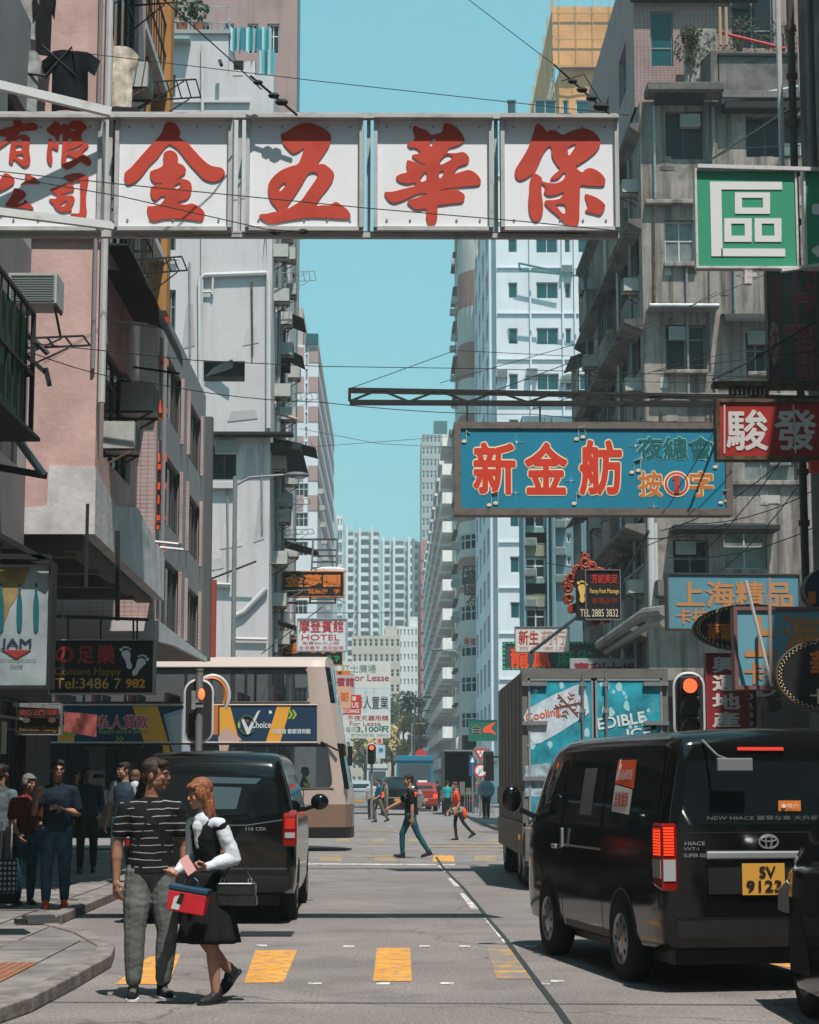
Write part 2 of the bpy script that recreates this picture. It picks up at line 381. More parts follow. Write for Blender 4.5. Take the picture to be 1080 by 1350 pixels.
for i in range(7):
    for j in range(8):
        x0 = -5.0 + i * .3; y0 = 14.2 + j * .3
        if all(inside((x0 + a, y0 + b), LP) and inside((x0 + a + .25, y0 + b), LP) for a in (0, .3) for b in (0, .3)): link('tactile_tile', tme, LPAV, (x0, y0, 0))
RP = [(5.0, 4), (5.0, 41), (5.8, 43), (9, 44), (30, 44), (30, 4)]
pavement('right_pavement', RP, 4)
FR = [(30, 60), (6.2, 60), (4.2, 61.5), (3.45, 66), (3.4, 110), (3.5, 300), (30, 300)]
pavement('far_right_pavement', FR, 4)
FL = [(-30, 57.6), (-4.2, 57.6), (-3.1, 58.8), (-2.9, 64), (-3.0, 300), (-30, 300)]
pavement('far_left_pavement', FL, 4)
def marking(pts, m=yel_m, name='road_marking', z=.004):
    b = MB(); b.add([(p[0], p[1], z) for p in pts], [tuple(range(len(pts)))]); return structure(b.build(name, m, recalc=False))
def pxm(pts, m=yel_m, name='road_marking', z=.004): return marking([g2(*p) for p in pts], m, name, z)
for pts, m in [(((337, 1253), (392, 1253), (374, 1296), (322, 1296)), yel_m), (((497, 1250), (541, 1250), (543, 1294), (492, 1294)), yel_m),
               (((641, 1250), (682, 1252), (707, 1291), (655, 1291)), yel2_m), (((196, 1262), (238, 1258), (222, 1298), (152, 1298)), yel_m),
               (((950, 1256), (1000, 1252), (1075, 1280), (1010, 1272)), yel_m), (((800, 1252), (840, 1252), (880, 1291), (830, 1291)), yel2_m)]:
    pxm(pts, m)
for cx in (311, 372, 436, 508, 585, 640, 700, 760):     # far crossing, two rows
    y0, y1 = 1128, 1136; w = 15
    pxm([(cx - w, y1), (cx + w, y1), (cx + w * .85, y0), (cx - w * .85, y0)], yel_m if cx % 2 else yel2_m)
for cx in (330, 392, 452, 500, 548, 602, 655, 720):
    pxm([(cx - 9, 1110), (cx + 9, 1110), (cx + 8, 1105.5), (cx - 8, 1105.5)], yel2_m)
for y0, y1, xa, xb in ((1112.2, 1113.2, 470, 690), (1116.2, 1117.6, 560, 700), (1129, 1130, 430, 520), (1096, 1096.6, 470, 640), (1121, 1122, 600, 760)):
    pxm([(xa, y1), (xb, y1 + .4), (xb, y0 + .4), (xa, y0)], yel2_m, z=.008)
for pts in (((638, 1211), (646, 1211), (674, 1243), (664, 1243)), ((606, 1178), (612, 1178), (632, 1199), (622, 1199)), ((590, 1158), (595, 1158), (607, 1169), (600, 1169)),
            ((575, 1140), (580, 1140), (592, 1150), (586, 1150)), ((400, 1138.4), (600, 1139.6), (600, 1141), (400, 1139.8))):
    pxm(pts, wht_m)
for (x, y) in ((415, 1297), (613, 1248), (590, 1297), (460, 1248), (716, 1297), (735, 1294), (345, 1247), (700, 1248), (560, 1248), (505, 1297), (515, 1090), (522, 1096), (527, 1103)):
    s = (y - 1031) / 240; pxm([(x - 8 * s, y + 1.2 * s), (x + 8 * s, y + 1.2 * s), (x + 8 * s, y - 1.2 * s), (x - 8 * s, y - 1.2 * s)], wht_m, 'road_stud')
def strip(pts, w, m=tar_m, name='road_joint', z=.006):
    b = MB(); ps = [Vector((*g2(*p), z)) for p in pts]
    for a, c in zip(ps, ps[1:]):
        d = (c - a).normalized(); n = Vector((-d.y, d.x, 0)) * w / 2; b.add([a - n, c - n, c + n, a + n], [(0, 1, 2, 3)])
    return structure(b.build(name, m, recalc=False))
strip([(757, 1362), (735, 1330), (700, 1284), (668, 1240), (645, 1213), (612, 1172), (585, 1145), (575, 1130)], .05)
strip([(160, 1200), (420, 1201), (640, 1202)], .02); strip([(400, 1162), (560, 1163), (660, 1164)], .02); strip([(60, 1322), (520, 1323), (1080, 1326)], .03)
pit = MB().box(-1.58, 20.75, .001, -1.02, 21.35, .012); structure(pit.build('drain_cover', blk))

# ------------------------------------------------------------------ walls with real openings
def wall(b, face, c, u0, u1, z0, z1, holes=(), rev=.18, mi=0, back=None):
    """face 'f' looks at the camera (plane y=c), 'r' looks right (+X, plane x=c), 'l' looks left (-X)"""
    def pt(u, z, d): return {'f': (u, c + d, z), 'r': (c - d, u, z), 'l': (c + d, u, z)}[face]
    us = sorted({u0, u1, *[min(max(h[i], u0), u1) for h in holes for i in (0, 1)]}); zs = sorted({z0, z1, *[min(max(h[i], z0), z1) for h in holes for i in (2, 3)]})
    for i in range(len(us) - 1):
        for j in range(len(zs) - 1):
            a, d, e, f = us[i], us[i + 1], zs[j], zs[j + 1]
            if d - a < 1e-4 or f - e < 1e-4: continue
            mu, mz = (a + d) / 2, (e + f) / 2
            if any(h[0] < mu < h[1] and h[2] < mz < h[3] for h in holes): continue
            b.add([pt(a, e, 0), pt(d, e, 0), pt(d, f, 0), pt(a, f, 0)], [(0, 1, 2, 3)], mi)
    for h in holes:
        a, d, e, f = h[:4]
        for q in (((a, e), (d, e)), ((d, e), (d, f)), ((d, f), (a, f)), ((a, f), (a, e))):
            (p1, p2), (p3, p4) = q
            b.add([pt(p1, p2, 0), pt(p3, p4, 0), pt(p3, p4, rev), pt(p1, p2, rev)], [(0, 1, 2, 3)], mi)
_wc = {}
def window(parent, face, c, u0, u1, z0, z1, nx=2, tr=.7, fm=None, gl=None, d=.14, fw=.05, sub=True, ledge=False):
    fm = fm or frame_w; gl = gl or glass; w = round(u1 - u0, 2); h = round(z1 - z0, 2); key = (w, h, nx, tr, fm.name, gl.name, fw, sub, ledge)
    if key not in _wc:
        f = MB()
        for a in (0, w - fw): f.box(a, -.03, 0, a + fw, .03, h)
        for a in (0, h - fw): f.box(fw, -.028, a, w - fw, .028, a + fw)
        for i in range(1, nx): f.box(w * i / nx - fw * .4, -.025, fw, w * i / nx + fw * .4, .025, h - fw)
        if tr: f.box(fw, -.022, h * tr - fw * .4, w - fw, .022, h * tr + fw * .4)
        if ledge: f.box(-.06, -.30, -.09, w + .06, -.032, -.01)
        g = MB()
        if sub:
            f = f.mesh('window', fm); g.add([(fw, .005, fw), (w - fw, .005, fw), (w - fw, .005, h - fw), (fw, .005, h - fw)], [(0, 1, 2, 3)])
            g = g.mesh('pane', gl, recalc=False)
        else:
            f.add([(0, .005, 0), (w, .005, 0), (w, .005, h), (0, .005, h)], [(0, 1, 2, 3)], 1); f = f.mesh('window', [fm, gl], recalc=False); g = None
        _wc[key] = (f, g)
    f, g = _wc[key]
    loc = {'f': (u0, c + d, z0), 'r': (c - d, u0, z0), 'l': (c + d, u1, z0)}[face]; rz = {'f': 0, 'r': R(90), 'l': R(-90)}[face]
    o = link('window', f, parent, Vector(loc) - wloc(parent), (0, 0, rz))
    if g: link('pane', g, o)
    return o
_ac = None
def aircon(parent, x, y, z, rz=0, s=1, br=True):
    """window air conditioner, its grille looking along local -Y; x,y,z is the middle of the front's lower edge"""
    global _ac
    if _ac is None:
        b = MB().box(-.33, 0, 0, .33, .6, .42)
        g = MB(); g.box(-.30, -.012, .03, .30, 0, .045); g.box(-.30, -.012, .375, .30, 0, .39); g.box(-.30, -.012, .045, -.285, 0, .375); g.box(.285, -.012, .045, .30, 0, .375)
        for i in range(9): g.box(-.285, -.01, .06 + i * .034, .285, .002, .075 + i * .034)
        k = MB(); k.bar((-.3, 0, -.02), (-.3, .6, -.02), .03); k.bar((.3, 0, -.02), (.3, .6, -.02), .03); k.bar((-.3, .02, -.02), (-.3, .6, -.35), .03); k.bar((.3, .02, -.02), (.3, .6, -.35), .03)
        _ac = b.mesh('air_conditioner', acw), g.mesh('grille', frame_g), k.mesh('bracket', rust)
    o = link('air_conditioner', _ac[0], parent, Vector((x, y, z)) - wloc(parent), (0, 0, rz)); o.scale = (s, s, s)
    link('grille', _ac[1], o)
    if br: link('bracket', _ac[2], o)
    return o
def shell(root, name, m, x0, x1, y0, y1, z0, z1, holes_f=(), holes_s=(), side='r', rev=.18, back=True, bottom=False):
    """closed block: camera face and street face with openings, plain others"""
    b = MB(); wall(b, 'f', y0, x0, x1, z0, z1, holes_f, rev)
    if side == 'r': wall(b, 'r', x1, y0, y1, z0, z1, holes_s, rev); ox = x0
    else: wall(b, 'l', x0, y0, y1, z0, z1, holes_s, rev); ox = x1
    b.add([(ox, y0, z0), (ox, y1, z0), (ox, y1, z1), (ox, y0, z1)], [(0, 1, 2, 3)])
    b.add([(x0, y1, z0), (x1, y1, z0), (x1, y1, z1), (x0, y1, z1)], [(0, 1, 2, 3)])
    b.add([(x0, y0, z1), (x1, y0, z1), (x1, y1, z1), (x0, y1, z1)], [(0, 1, 2, 3)])
    if bottom: b.add([(x0, y0, z0), (x1, y0, z0), (x1, y1, z0), (x0, y1, z0)], [(0, 1, 2, 3)])
    o = b.build(name, m, root, recalc=False)
    if holes_f or holes_s:                              # dark rooms behind the openings
        c = MB(); r = rev + .02
        c.box(x0 + (r if side == 'l' else .05), y0 + r, z0 + .05, x1 - (r if side == 'r' else .05), y1 - .05, z1 - .05); c.build('room', dark, root)
    return o
def pipe(parent, pts, r=.05, m=None, name='drain_pipe', n=8): return MB().tube(pts, r, n).build(name, m or pipe_w, parent, smooth=True)
def rack(parent, x, y, z, w=.9, d=.8, face='r', m=None):
    """folding metal clothes rack sticking out of a facade"""
    b = MB(); s = {'r': 1, 'l': -1}[face]; t = .022
    b.bar((x, y, z), (x + s * d, y, z + .06), t); b.bar((x, y + w, z), (x + s * d, y + w, z + .06), t)
    for k in range(6): q = d * (k + 1) / 6; b.bar((x + s * q, y, z + .06 * q / d), (x + s * q, y + w, z + .06 * q / d), t * .8)
    b.bar((x, y, z - .45), (x + s * d * .8, y, z + .03), t * .8); b.bar((x, y + w, z - .45), (x + s * d * .8, y + w, z + .03), t * .8)
    return b.build('clothes_rack', m or blk, parent)
# ================================================================== LEFT SIDE
# --- near left shop block: mostly out of frame, its arcade and clutter show
LN = thing('shop_building', 'dark arcaded shophouse at the left edge, green cage and clothes on its front', 'building', (-4.8, 10, 0))
b = MB(); wall(b, 'r', -4.8, -40, 9, 0, 26); wall(b, 'r', -4.8, 9, 25.65, 4.6, 40, [(11 + k * 3.2, 12.8 + k * 3.2, z, z + 1.7) for k in range(5) for z in (5.6, 8.6, 11.6, 14.6)]); b.add([(-4.8, 9, 4.6), (-9, 9, 4.6), (-9, 25.65, 4.6), (-4.8, 25.65, 4.6)], [(0, 1, 2, 3)])
b.build('wall', greyw, LN, recalc=False)
for k in range(3, 5):
    for z in (5.6, 8.6, 11.6): window(LN, 'r', -4.8, 11 + k * 3.2, 12.8 + k * 3.2, z, z + 1.7, fm=frame_d)
MB().box(-9, 9, 4.5, -5.03, 25, 34).build('room', dark, LN)
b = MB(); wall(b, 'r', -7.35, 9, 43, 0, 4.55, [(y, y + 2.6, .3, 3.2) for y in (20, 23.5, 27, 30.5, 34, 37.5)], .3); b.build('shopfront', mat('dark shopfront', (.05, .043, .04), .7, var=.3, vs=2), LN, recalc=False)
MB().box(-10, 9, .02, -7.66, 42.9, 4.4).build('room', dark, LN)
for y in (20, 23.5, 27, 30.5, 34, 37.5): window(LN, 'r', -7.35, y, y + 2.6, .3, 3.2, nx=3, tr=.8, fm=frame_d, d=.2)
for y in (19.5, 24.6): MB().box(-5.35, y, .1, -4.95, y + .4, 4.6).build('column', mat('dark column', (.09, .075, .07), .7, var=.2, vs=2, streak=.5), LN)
# shop goods and boards under the arcade
bd = MB(); bd.box(-7.1, 26.5, .13, -6.6, 28.3, 1.0); bd.box(-7.05, 31, .13, -6.5, 33.4, 1.25); bd.build('shop_counter', mat('counter', (.12, .09, .07), .7), LN)
for k, (y, z, w, h, c) in enumerate([(27.2, 2.1, .5, .7, '7c7062'), (29.9, 2.3, .35, .5, '8c3a28'), (33.2, 2.0, .4, .9, '93886f'), (36.9, 2.1, .5, .6, 'a39a84')]):
    MB().box(-7.3, y, z, -7.22, y + w, z + h).build('poster', mat('poster ' + c, c, .8), LN)
# cage with a green sheet, brackets and a bent pipe
cg = MB(); x0, x1, y0, y1, z0, z1 = -4.8, -3.98, 18.6, 21.5, 5.35, 6.75
for xx in (x0, x1):
    for yy in (y0, y1): cg.bar((xx, yy, z0), (xx, yy, z1), .05)
for zz in (z0, z1, (z0 + z1) / 2):
    cg.bar((x0, y1, zz), (x1, y1, zz), .04); cg.bar((x1, y0, zz), (x1, y1, zz), .04)
for k in range(1, 8): cg.bar((x1, y0 + k * .36, z0), (x1, y0 + k * .36, z1), .02)
for k in range(1, 4): cg.bar((x0 + k * .2, y1, z0), (x0 + k * .2, y1, z1), .02)
cg.box(x0, y0, z0 - .04, x1 + .1, y1 + .05, z0)
cgo = cg.build('window_cage', blk, LN)
sh = MB().box(x0 + .05, y0 + .05, z0 + .03, x1 - .05, y1 - .06, z1 - .1).build('green_sheet', mat('green sheet', (.012, .075, .035), .7, var=.4, vs=3), LN)
MB().bar((-4.8, 21.5, 5.1), (-3.82, 21.7, 4.95), .07).bar((-4.75, 21.6, 6.9), (-3.85, 21.6, 6.1), .05).bar((-3.85, 21.6, 6.15), (-3.8, 21.6, 5.95), .05).build('bracket', blk, LN)
pipe(LN, [(-4.55, 21.65, 6.1), (-4.25, 21.65, 6.12), (-4.2, 21.65, 5.9), (-4.25, 21.65, 5.6), (-4.22, 21.65, 5.45), (-3.85, 21.68, 4.95)], .045, steel)
aircon(LN, -4.16, 22.35, 7.08, 0, .85)
pipe(LN, [(-4.8, 21.9, 7.3), (-3.9, 22, 6.4)], .03, blk, 'bracket')
rack(LN, -4.8, 22.3, 6.62, .5, 1.25)
# --- pink overhanging block
PB = thing('pink_building', 'pink rendered block overhanging the left pavement, paint peeling to white at its foot', 'building', (-3.9, 25.7, 0))
hs = [(26.4, 29.2, 5.95, 7.55), (26.4, 29.2, 8.9, 10.6), (26.4, 29.2, 11.9, 13.7), (26.4, 29.2, 15, 16.8)]
shell(PB, 'wall', pinkw, -9, -3.9, 25.7, 30, 4.9, 40, (), hs, rev=.12, bottom=False)
for h in hs: window(PB, 'r', -3.9, *h, nx=4, tr=.75, fm=frame_d, d=.1)
zA, zB = 4.85, Zp(617, 25.7)
pts = [(-9, zA - .05), (-3.885, zA - .05), (-3.885, zB), (P(64, 640, 25.7).x, zB + .02), (P(62, 668, 25.7).x, Zp(668, 25.7)), (P(14, 672, 25.7).x, Zp(672, 25.7)), (P(10, 698, 25.7).x, Zp(695, 25.7)), (-9, Zp(695, 25.7))]
MB().prism(pts, 25.685, 25.72).build('bare_patch', patchw, PB)
s2 = MB().prism([(25.69, zA - .05), (33.7, 4.66), (33.7, 5.42), (30.0, 5.75), (27.6, zB - .25), (25.69, zB)], -3.884, -4.05, 'x'); s2.build('parapet', patchw, PB)
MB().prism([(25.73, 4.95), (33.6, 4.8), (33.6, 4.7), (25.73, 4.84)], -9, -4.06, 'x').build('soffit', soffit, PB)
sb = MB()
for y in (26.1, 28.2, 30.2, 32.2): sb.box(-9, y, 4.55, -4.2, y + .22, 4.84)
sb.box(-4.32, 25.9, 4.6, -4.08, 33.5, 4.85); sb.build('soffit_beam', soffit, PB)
pipe(PB, [(-3.83, 25.66, 5.0 + 1.55), (-3.83, 25.66, 30)], .05)
pipe(PB, [(-3.95, 25.66, 7.0), (-3.95, 25.66, 30)], .03, greyw)
MB().tube([(-5.0, 25.65, Zp(306, 25.7)), (-3.9, 25.65, Zp(308, 25.7))], .03, 6).tube([(-5.0, 25.65, Zp(314, 25.7)), (-3.85, 25.65, Zp(315, 25.7))], .025, 6).build('wall_conduit', pipe_w, PB)
aw = MB(); aw.grid([[(-3.9 + .75 * math.sin(t) * 1, y, 8.1 + .65 * math.cos(t) - .25) for t in [R(a) for a in range(0, 100, 12)]] for y in (26.2, 27.2, 28.2, 29.3)])
for y in (26.2, 29.3): aw.bar((-3.9, y, 7.8), (-3.2, y, 7.7), .03)
aw.build('awning', awn_m, PB)
aircon(PB, -3.5, 28.9, 7.0, R(90), 1); aircon(PB, -3.55, 27.2, 6.15, R(90), .9); aircon(PB, -3.55, 27.9, 11.6, R(90), .9)
for z in (8.9,): 
    cb = MB()
    for k in range(9): cb.bar((-3.62, 26.4 + k * .34, z), (-3.62, 26.4 + k * .34, z + 1.3), .02)
    for q in (0, .65, 1.3):
        cb.bar((-3.62, 26.4, z + q), (-3.62, 29.12, z + q), .03); cb.bar((-3.9, 26.4, z + q), (-3.62, 26.4, z + q), .03); cb.bar((-3.9, 29.12, z + q), (-3.62, 29.12, z + q), .03)
    cb.box(-3.9, 26.4, z - .03, -3.6, 29.12, z); cb.build('window_cage', blk, PB)
rack(PB, -3.9, 28.9, 9.35, .8, .75); rack(PB, -3.9, 26.6, 12.9, 1.2, .7); rack(PB, -3.9, 29.1, 12.2, .8, .9); rack(PB, -3.9, 28.6, 11.3, .9, .6)
MB().box(-3.96, 26.3, 10.75, -3.5, 29.4, 10.83).box(-3.96, 26.3, 13.85, -3.5, 29.4, 13.93).build('window_canopy', awn_m, PB)
for y in (32.3, 33.1): MB().tube([(-3.9, y, 5.5), (-3.5, y, 5.46)], .03, 6).build('stub_pipe', pipe_w, PB)
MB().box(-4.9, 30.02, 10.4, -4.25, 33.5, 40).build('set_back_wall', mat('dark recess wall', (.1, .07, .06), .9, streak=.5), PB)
MB().box(-4.24, 33.1, 9.6, -3.86, 33.6, 40).box(-4.24, 31.3, 9.6, -4.0, 31.6, 40).build('ochre_column', orange_col, PB)
for z in (10.6, 13.6):
    rb = MB()
    for k in range(10): rb.bar((-3.95, 30.1 + k * .34, z), (-3.95, 30.1 + k * .34, z + 1.1), .02)
    for q in (0, .55, 1.1): rb.bar((-3.95, 30.05, z + q), (-3.95, 33.1, z + q), .03)
    rb.build('balcony_rail', blk, PB)
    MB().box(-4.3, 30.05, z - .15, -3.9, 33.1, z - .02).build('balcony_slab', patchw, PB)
ws = MB().box(-4.0, 25.67, 4.1, -3.96, 25.71, 5.2); ws.build('hanger_rod', blk, PB)
# --- tiled block with the grey street wall
TB = thing('tiled_building', 'mosaic tiled low block with slanting grey street wall and tall dark windows', 'building', (-4.1, 34, 0))
hs = []
for (a, c) in ((35.0, 37.6), (38.9, 41.2)):
    for z in (3.9 + .35, 6.2, 8.15): pass
pxw = [((210, 466), (237, 520), 540, 592), ((244, 0), (255, 0), 568, 616)]
hs = [(34.7, 37.4, 7.35, 8.85), (38.7, 41.2, 7.35, 8.85), (34.7, 37.4, 5.35, 6.75), (38.7, 41.2, 5.35, 6.75), (34.7, 37.4, 3.95, 4.95), (38.7, 41.2, 3.95, 4.95)]
hs = [(34.4, 38.0, 8.2, 9.35), (39.2, 42.0, 8.1, 9.3), (34.4, 38.0, 6.25, 7.5), (39.2, 42.0, 6.2, 7.4), (34.4, 38.0, 4.35, 5.6), (39.2, 42.0, 4.35, 5.5)]
shell(TB, 'street_wall', greyw, -9, -4.1, 34.12, 43, 4.18, 10.05, (), hs, rev=.14, bottom=True)
b = MB(); wall(b, 'f', 34.0, -9, -4.1, 4.3, 10.3); b.add([(-4.1, 34, 4.3), (-4.1, 34.12, 4.3), (-4.1, 34.12, 10.3), (-4.1, 34, 10.3)], [(0, 1, 2, 3)]); b.build('tile_wall', tilew, TB, recalc=False)
for h in hs: window(TB, 'r', -4.1, *h, nx=4, tr=0, fm=frame_d, gl=glass, d=.08)
bn = MB().prism([(-9, 3.98), (-4.1, 3.98), (-4.1, 4.35), (-9, 4.35)], 33.9, 34.11); bn.build('white_band', whitew, TB)
MB().prism([(34.0, 3.98), (36.5, 4.08), (43, 4.17), (43, 4.26), (34.0, 4.34)], -4.09, -4.0, 'x').build('white_fascia', whitew, TB)
for u in (34.4, 38.0, 39.2, 42.0):
    for z0, z1 in ((8.1, 9.4), (6.15, 7.55), (4.36, 5.6)): MB().box(-4.1, u - .09, z0, -4.04, u + .0, z1).build('tile_jamb', tilew, TB)
cl = MB()
for i, z in enumerate((8.95, 8.85, 8.1, 8.0, 7.9, 7.15, 7.0, 6.65, 6.4, 6.1, 5.95, 5.55, 5.4)):
    cl.box(-4.08, 34.1 + (i % 3) * .04, z, -3.98 + (i % 2) * .05, 34.24, z + .09 + (i % 3) * .03)
cl.build('neon_mount', mat('orange neon tube', (.75, .09, .02), .5), TB)
MB().box(-4.0, 34.0, 9.6, -3.92, 34.15, 10.3).build('wall_box', mat('red box', (.5, .04, .03), .5), TB)
MB().tube([(-3.97, 34.05, 5), (-3.97, 34.05, 10.2)], .035, 6).build('drain_pipe', greyw, TB)
MB().box(-4.2, 43.02, 4.2, -3.95, 43.3, 9.6).build('corner_pier', mat('pier', (.10, .10, .10), .8), TB)
MB().box(-4.1, 43.32, 4.3, -3.85, 43.5, 6.0).build('red_board', mat('dull red board', (.30, .05, .04), .7), TB)
# --- off-white building beyond the cross street
WB = thing('white_building', 'off-white corner block beyond the bus, blank gable and cluttered street side', 'building', (-3.6, 58, 0))
def Hf(a, b_, c, d, Y): p = P(a, d, Y); q = P(b_, c, Y); return (p.x, q.x, p.z, q.z)
hf = [Hf(214, 232, 82, 128, 58), Hf(213, 232, 300, 330, 58), Hf(279, 312, 588, 632, 58), Hf(268, 323, 476, 503, 58), Hf(218, 232, 382, 436, 58), Hf(262, 285, 476, 500, 58)]
hf = [h for i, h in enumerate(hf) if i != 5]
hsd = [(y, y + 1.5, z, z + 1.3) for z in (4.5, 7.4, 10.3, 13.2, 16.1, 19) for y in (60, 63.4, 66.8, 70.2)]
shell(WB, 'wall', whitew, -16, -3.6, 58, 73, 3.2, 23.0, hf, hsd)
MB().box(-16, 58.0, 23.0, -5.0, 66, 24.3).box(-5.0, 58.4, 23.0, -4.2, 64, 23.6).build('stepped_parapet', whitew, WB)
MB().box(-16.1, 57.9, 24.3, -4.95, 66, 24.42).build('coping', mat('coping', (.3, .28, .28), .9), WB)
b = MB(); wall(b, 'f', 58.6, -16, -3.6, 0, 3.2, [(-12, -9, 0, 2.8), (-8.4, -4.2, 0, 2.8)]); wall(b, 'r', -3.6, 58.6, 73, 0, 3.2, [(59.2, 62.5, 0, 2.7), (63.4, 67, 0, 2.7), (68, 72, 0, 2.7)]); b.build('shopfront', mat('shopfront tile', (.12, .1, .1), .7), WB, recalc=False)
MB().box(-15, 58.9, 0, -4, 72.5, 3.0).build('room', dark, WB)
for h in hf[:2] + [hf[4]]: window(WB, 'f', 58, *h, nx=2, tr=.6, fm=frame_g)
window(WB, 'f', 58, *hf[2], nx=2, tr=.8, fm=frame_d)
o = aircon(WB, P(298, 600, 58).x, 57.85, Zp(599, 58), 0, .95, False)
slt = MB()
for k in range(4): slt.bar((P(272 + k * 3, 497 - k * 3, 58).x, 57.9, Zp(497 - k * 3, 58)), (P(308, 488 - k * 3, 58).x, 57.6, Zp(488 - k * 3, 58)), .05)
slt.build('vent_rack', mat('dark steel', (.05, .055, .06), .6), WB)
for h in hsd[::1]:
    window(WB, 'r', -3.6, *h, nx=2, tr=.7, fm=frame_g, sub=False)
ca = MB(); a_, b_ = P(264, 576, 57.9), P(372, 572, 57.9)
ca.box(-6.6, 57.4, Zp(573, 57.9) - .08, -2.9, 58, Zp(573, 57.9)); ca.prism([(58, 11.6), (64, 11.6), (64, 11.5), (58, 11.4)], -3.6, -2.7, 'x'); ca.build('floor_canopy', awn_m, WB)
pipe(WB, [P(265, 520, 57.9), P(264, 368, 57.9), P(270, 363, 57.9), P(352, 360, 57.9), P(354, 375, 57.9), P(354, 565, 57.9)], .08)
pipe(WB, [P(280, 388, 57.9), P(281, 364, 57.9)], .04); pipe(WB, [P(268, 385, 57.9), P(280, 385, 57.9)], .04)
pipe(WB, [P(267, 60, 57.9), P(267, 340, 57.9), P(264, 480, 57.9)], .05)
pipe(WB, [P(264, 770, 57.9), P(304, 772, 57.9)], .07); pipe(WB, [P(310, 812, 57.9), P(322, 806, 57.9), P(351, 776, 57.9)], .08)
pipe(WB, [P(308, 842, 57.9), P(352, 843, 57.9)], .05); pipe(WB, [P(218, 342, 57.9), P(234, 342, 57.9)], .05)
pipe(WB, [P(290, 80, 57.7), P(292, 86, 57.5)], .06, blk, 'spotlight'); pipe(WB, [P(266, 768, 57.8), P(338, 740, 57.5)], .03, blk, 'strut')
MB().box(P(264, 640, 57.8).x, 57.8, Zp(645, 58), P(312, 640, 57.8).x, 57.99, Zp(637, 58)).build('window_sill', whitew, WB)
MB().box(P(215, 60, 57.6).x, 57.5, Zp(60, 58), P(250, 60, 57.6).x, 57.99, Zp(58, 58) + .05).build('window_hood', mat('hood', (.25, .33, .34), .8), WB)
MB().box(P(308, 90, 57.9).x, 57.9, Zp(93, 58), P(321, 90, 57.9).x, 57.99, Zp(82, 58)).build('vent_opening', dark, WB)
MB().box(P(213, 100, 57.9).x, 57.9, Zp(137, 58), P(330, 100, 57.9).x, 57.99, Zp(134, 58)).build('ledge', whitew, WB)
rb = MB()
for k in range(6): x = -8 + k * .6; rb.bar((x, 58.3, 24.4), (x, 58.3, 25.3), .04)
for z in (24.8, 25.3): rb.bar((-8, 58.3, z), (-5, 58.3, z), .04)
rb.build('roof_rail', steel, WB)
ta = MB(); ta.grid([[(P(px, 40, 58.3).x, 58.3 + .15 * math.sin(px * .9), Zp(py + 1.5 * math.sin(px * .7), 58.3)) for px in range(292, 360, 3)] for py in (37, 52, 68)])
ta.grid([[(P(px, 40, 58.3).x, 58.2 + .1 * math.sin(px * .9), Zp(py, 58.3)) for px in range(342, 364, 3)] for py in (68, 84, 100)])
tm = mat('blue striped tarp', 'ffffff'); 
nt_ = tm.node_tree; wv = nt_.nodes.new('ShaderNodeTexWave'); wv.inputs['Scale'].default_value = 1.3; cr = nt_.nodes.new('ShaderNodeMix'); cr.data_type = 'RGBA'
cr.inputs[6].default_value = (.04, .30, .38, 1); cr.inputs[7].default_value = (.45, .62, .62, 1); ge = nt_.nodes.new('ShaderNodeNewGeometry'); nt_.links.new(ge.outputs[0], wv.inputs[0]); nt_.links.new(wv.outputs[1], cr.inputs[0]); nt_.links.new(cr.outputs[2], nt_.nodes['Principled BSDF'].inputs[0])
tag(ta.build('tarpaulin', tm), 'blue and white striped tarpaulin strung over the off-white roof', 'tarpaulin')
# clutter on the street side: air conditioners, racks, awnings, hanging cloth
rnd = random.Random(3)
for i, (px, py) in enumerate([(366, 318), (372, 345), (362, 400), (368, 430), (374, 392), (364, 525), (372, 555), (362, 620), (366, 690), (362, 745), (372, 668), (378, 640), (364, 800), (374, 838), (380, 735), (366, 850), (370, 470), (382, 500), (360, 342)]):
    Y = 3.6 * 2624 / (515 - px + 6); Y = min(max(Y, 59), 72); z = Zp(py, Y)
    aircon(WB, -3.1 - rnd.random() * .1, Y, z, R(90), .95)
for px, py in ((364, 300), (370, 360), (366, 585), (362, 660), (370, 700), (376, 520), (366, 780)):
    Y = min(max(3.6 * 2624 / (515 - px + 6), 59), 71); rack(WB, -3.6, Y, Zp(py, Y), 1.2, 1.1, m=steel)
for px, py, s in ((362, 590, 1.3), (374, 725, 1.2), (368, 420, .8), (372, 470, .7), (366, 830, 1.0)):
    Y = min(max(3.6 * 2624 / (515 - px + 6), 59), 71); z = Zp(py, Y)
    MB().prism([(-3.6, z + .35), (-3.6 + s, z), (-3.6 + s, z - .03), (-3.6, z + .3)], Y, Y + 2).build('awning', awn_m, WB)
for px, ya, yb, w in ((358, 300, 860, .06), (366, 250, 860, .05), (383, 110, 420, .08)):
    Y = min(3.6 * 2624 / (515 - px), 72.5); pipe(WB, [(-3.5, Y, Zp(yb, Y)), (-3.5, Y, Zp(ya, Y) if Zp(ya, Y) < 23 else 23)], w, frame_g)
fe = MB()
for k in range(9): t = k / 9; fe.bar((-2.55 + .0 * t, 62 + k * .25, Zp(790, 62) + .28 * k * .8), (-1.75, 62 + k * .25, Zp(790, 62) + .28 * k * .8), .05)
fe.bar((-2.55, 62, Zp(795, 62)), (-2.55, 64.3, Zp(795, 62) + 2.3), .06); fe.bar((-1.75, 62, Zp(795, 62)), (-1.75, 64.3, Zp(795, 62) + 2.3), .06); fe.bar((-3.6, 62, Zp(795, 62)), (-1.75, 62, Zp(795, 62)), .06); fe.bar((-3.6, 64.3, Zp(795, 62) + 2.3), (-1.75, 64.3, Zp(795, 62) + 2.3), .06)
fe.build('fire_stair', mat('dark steel', 'ffffff'), WB)
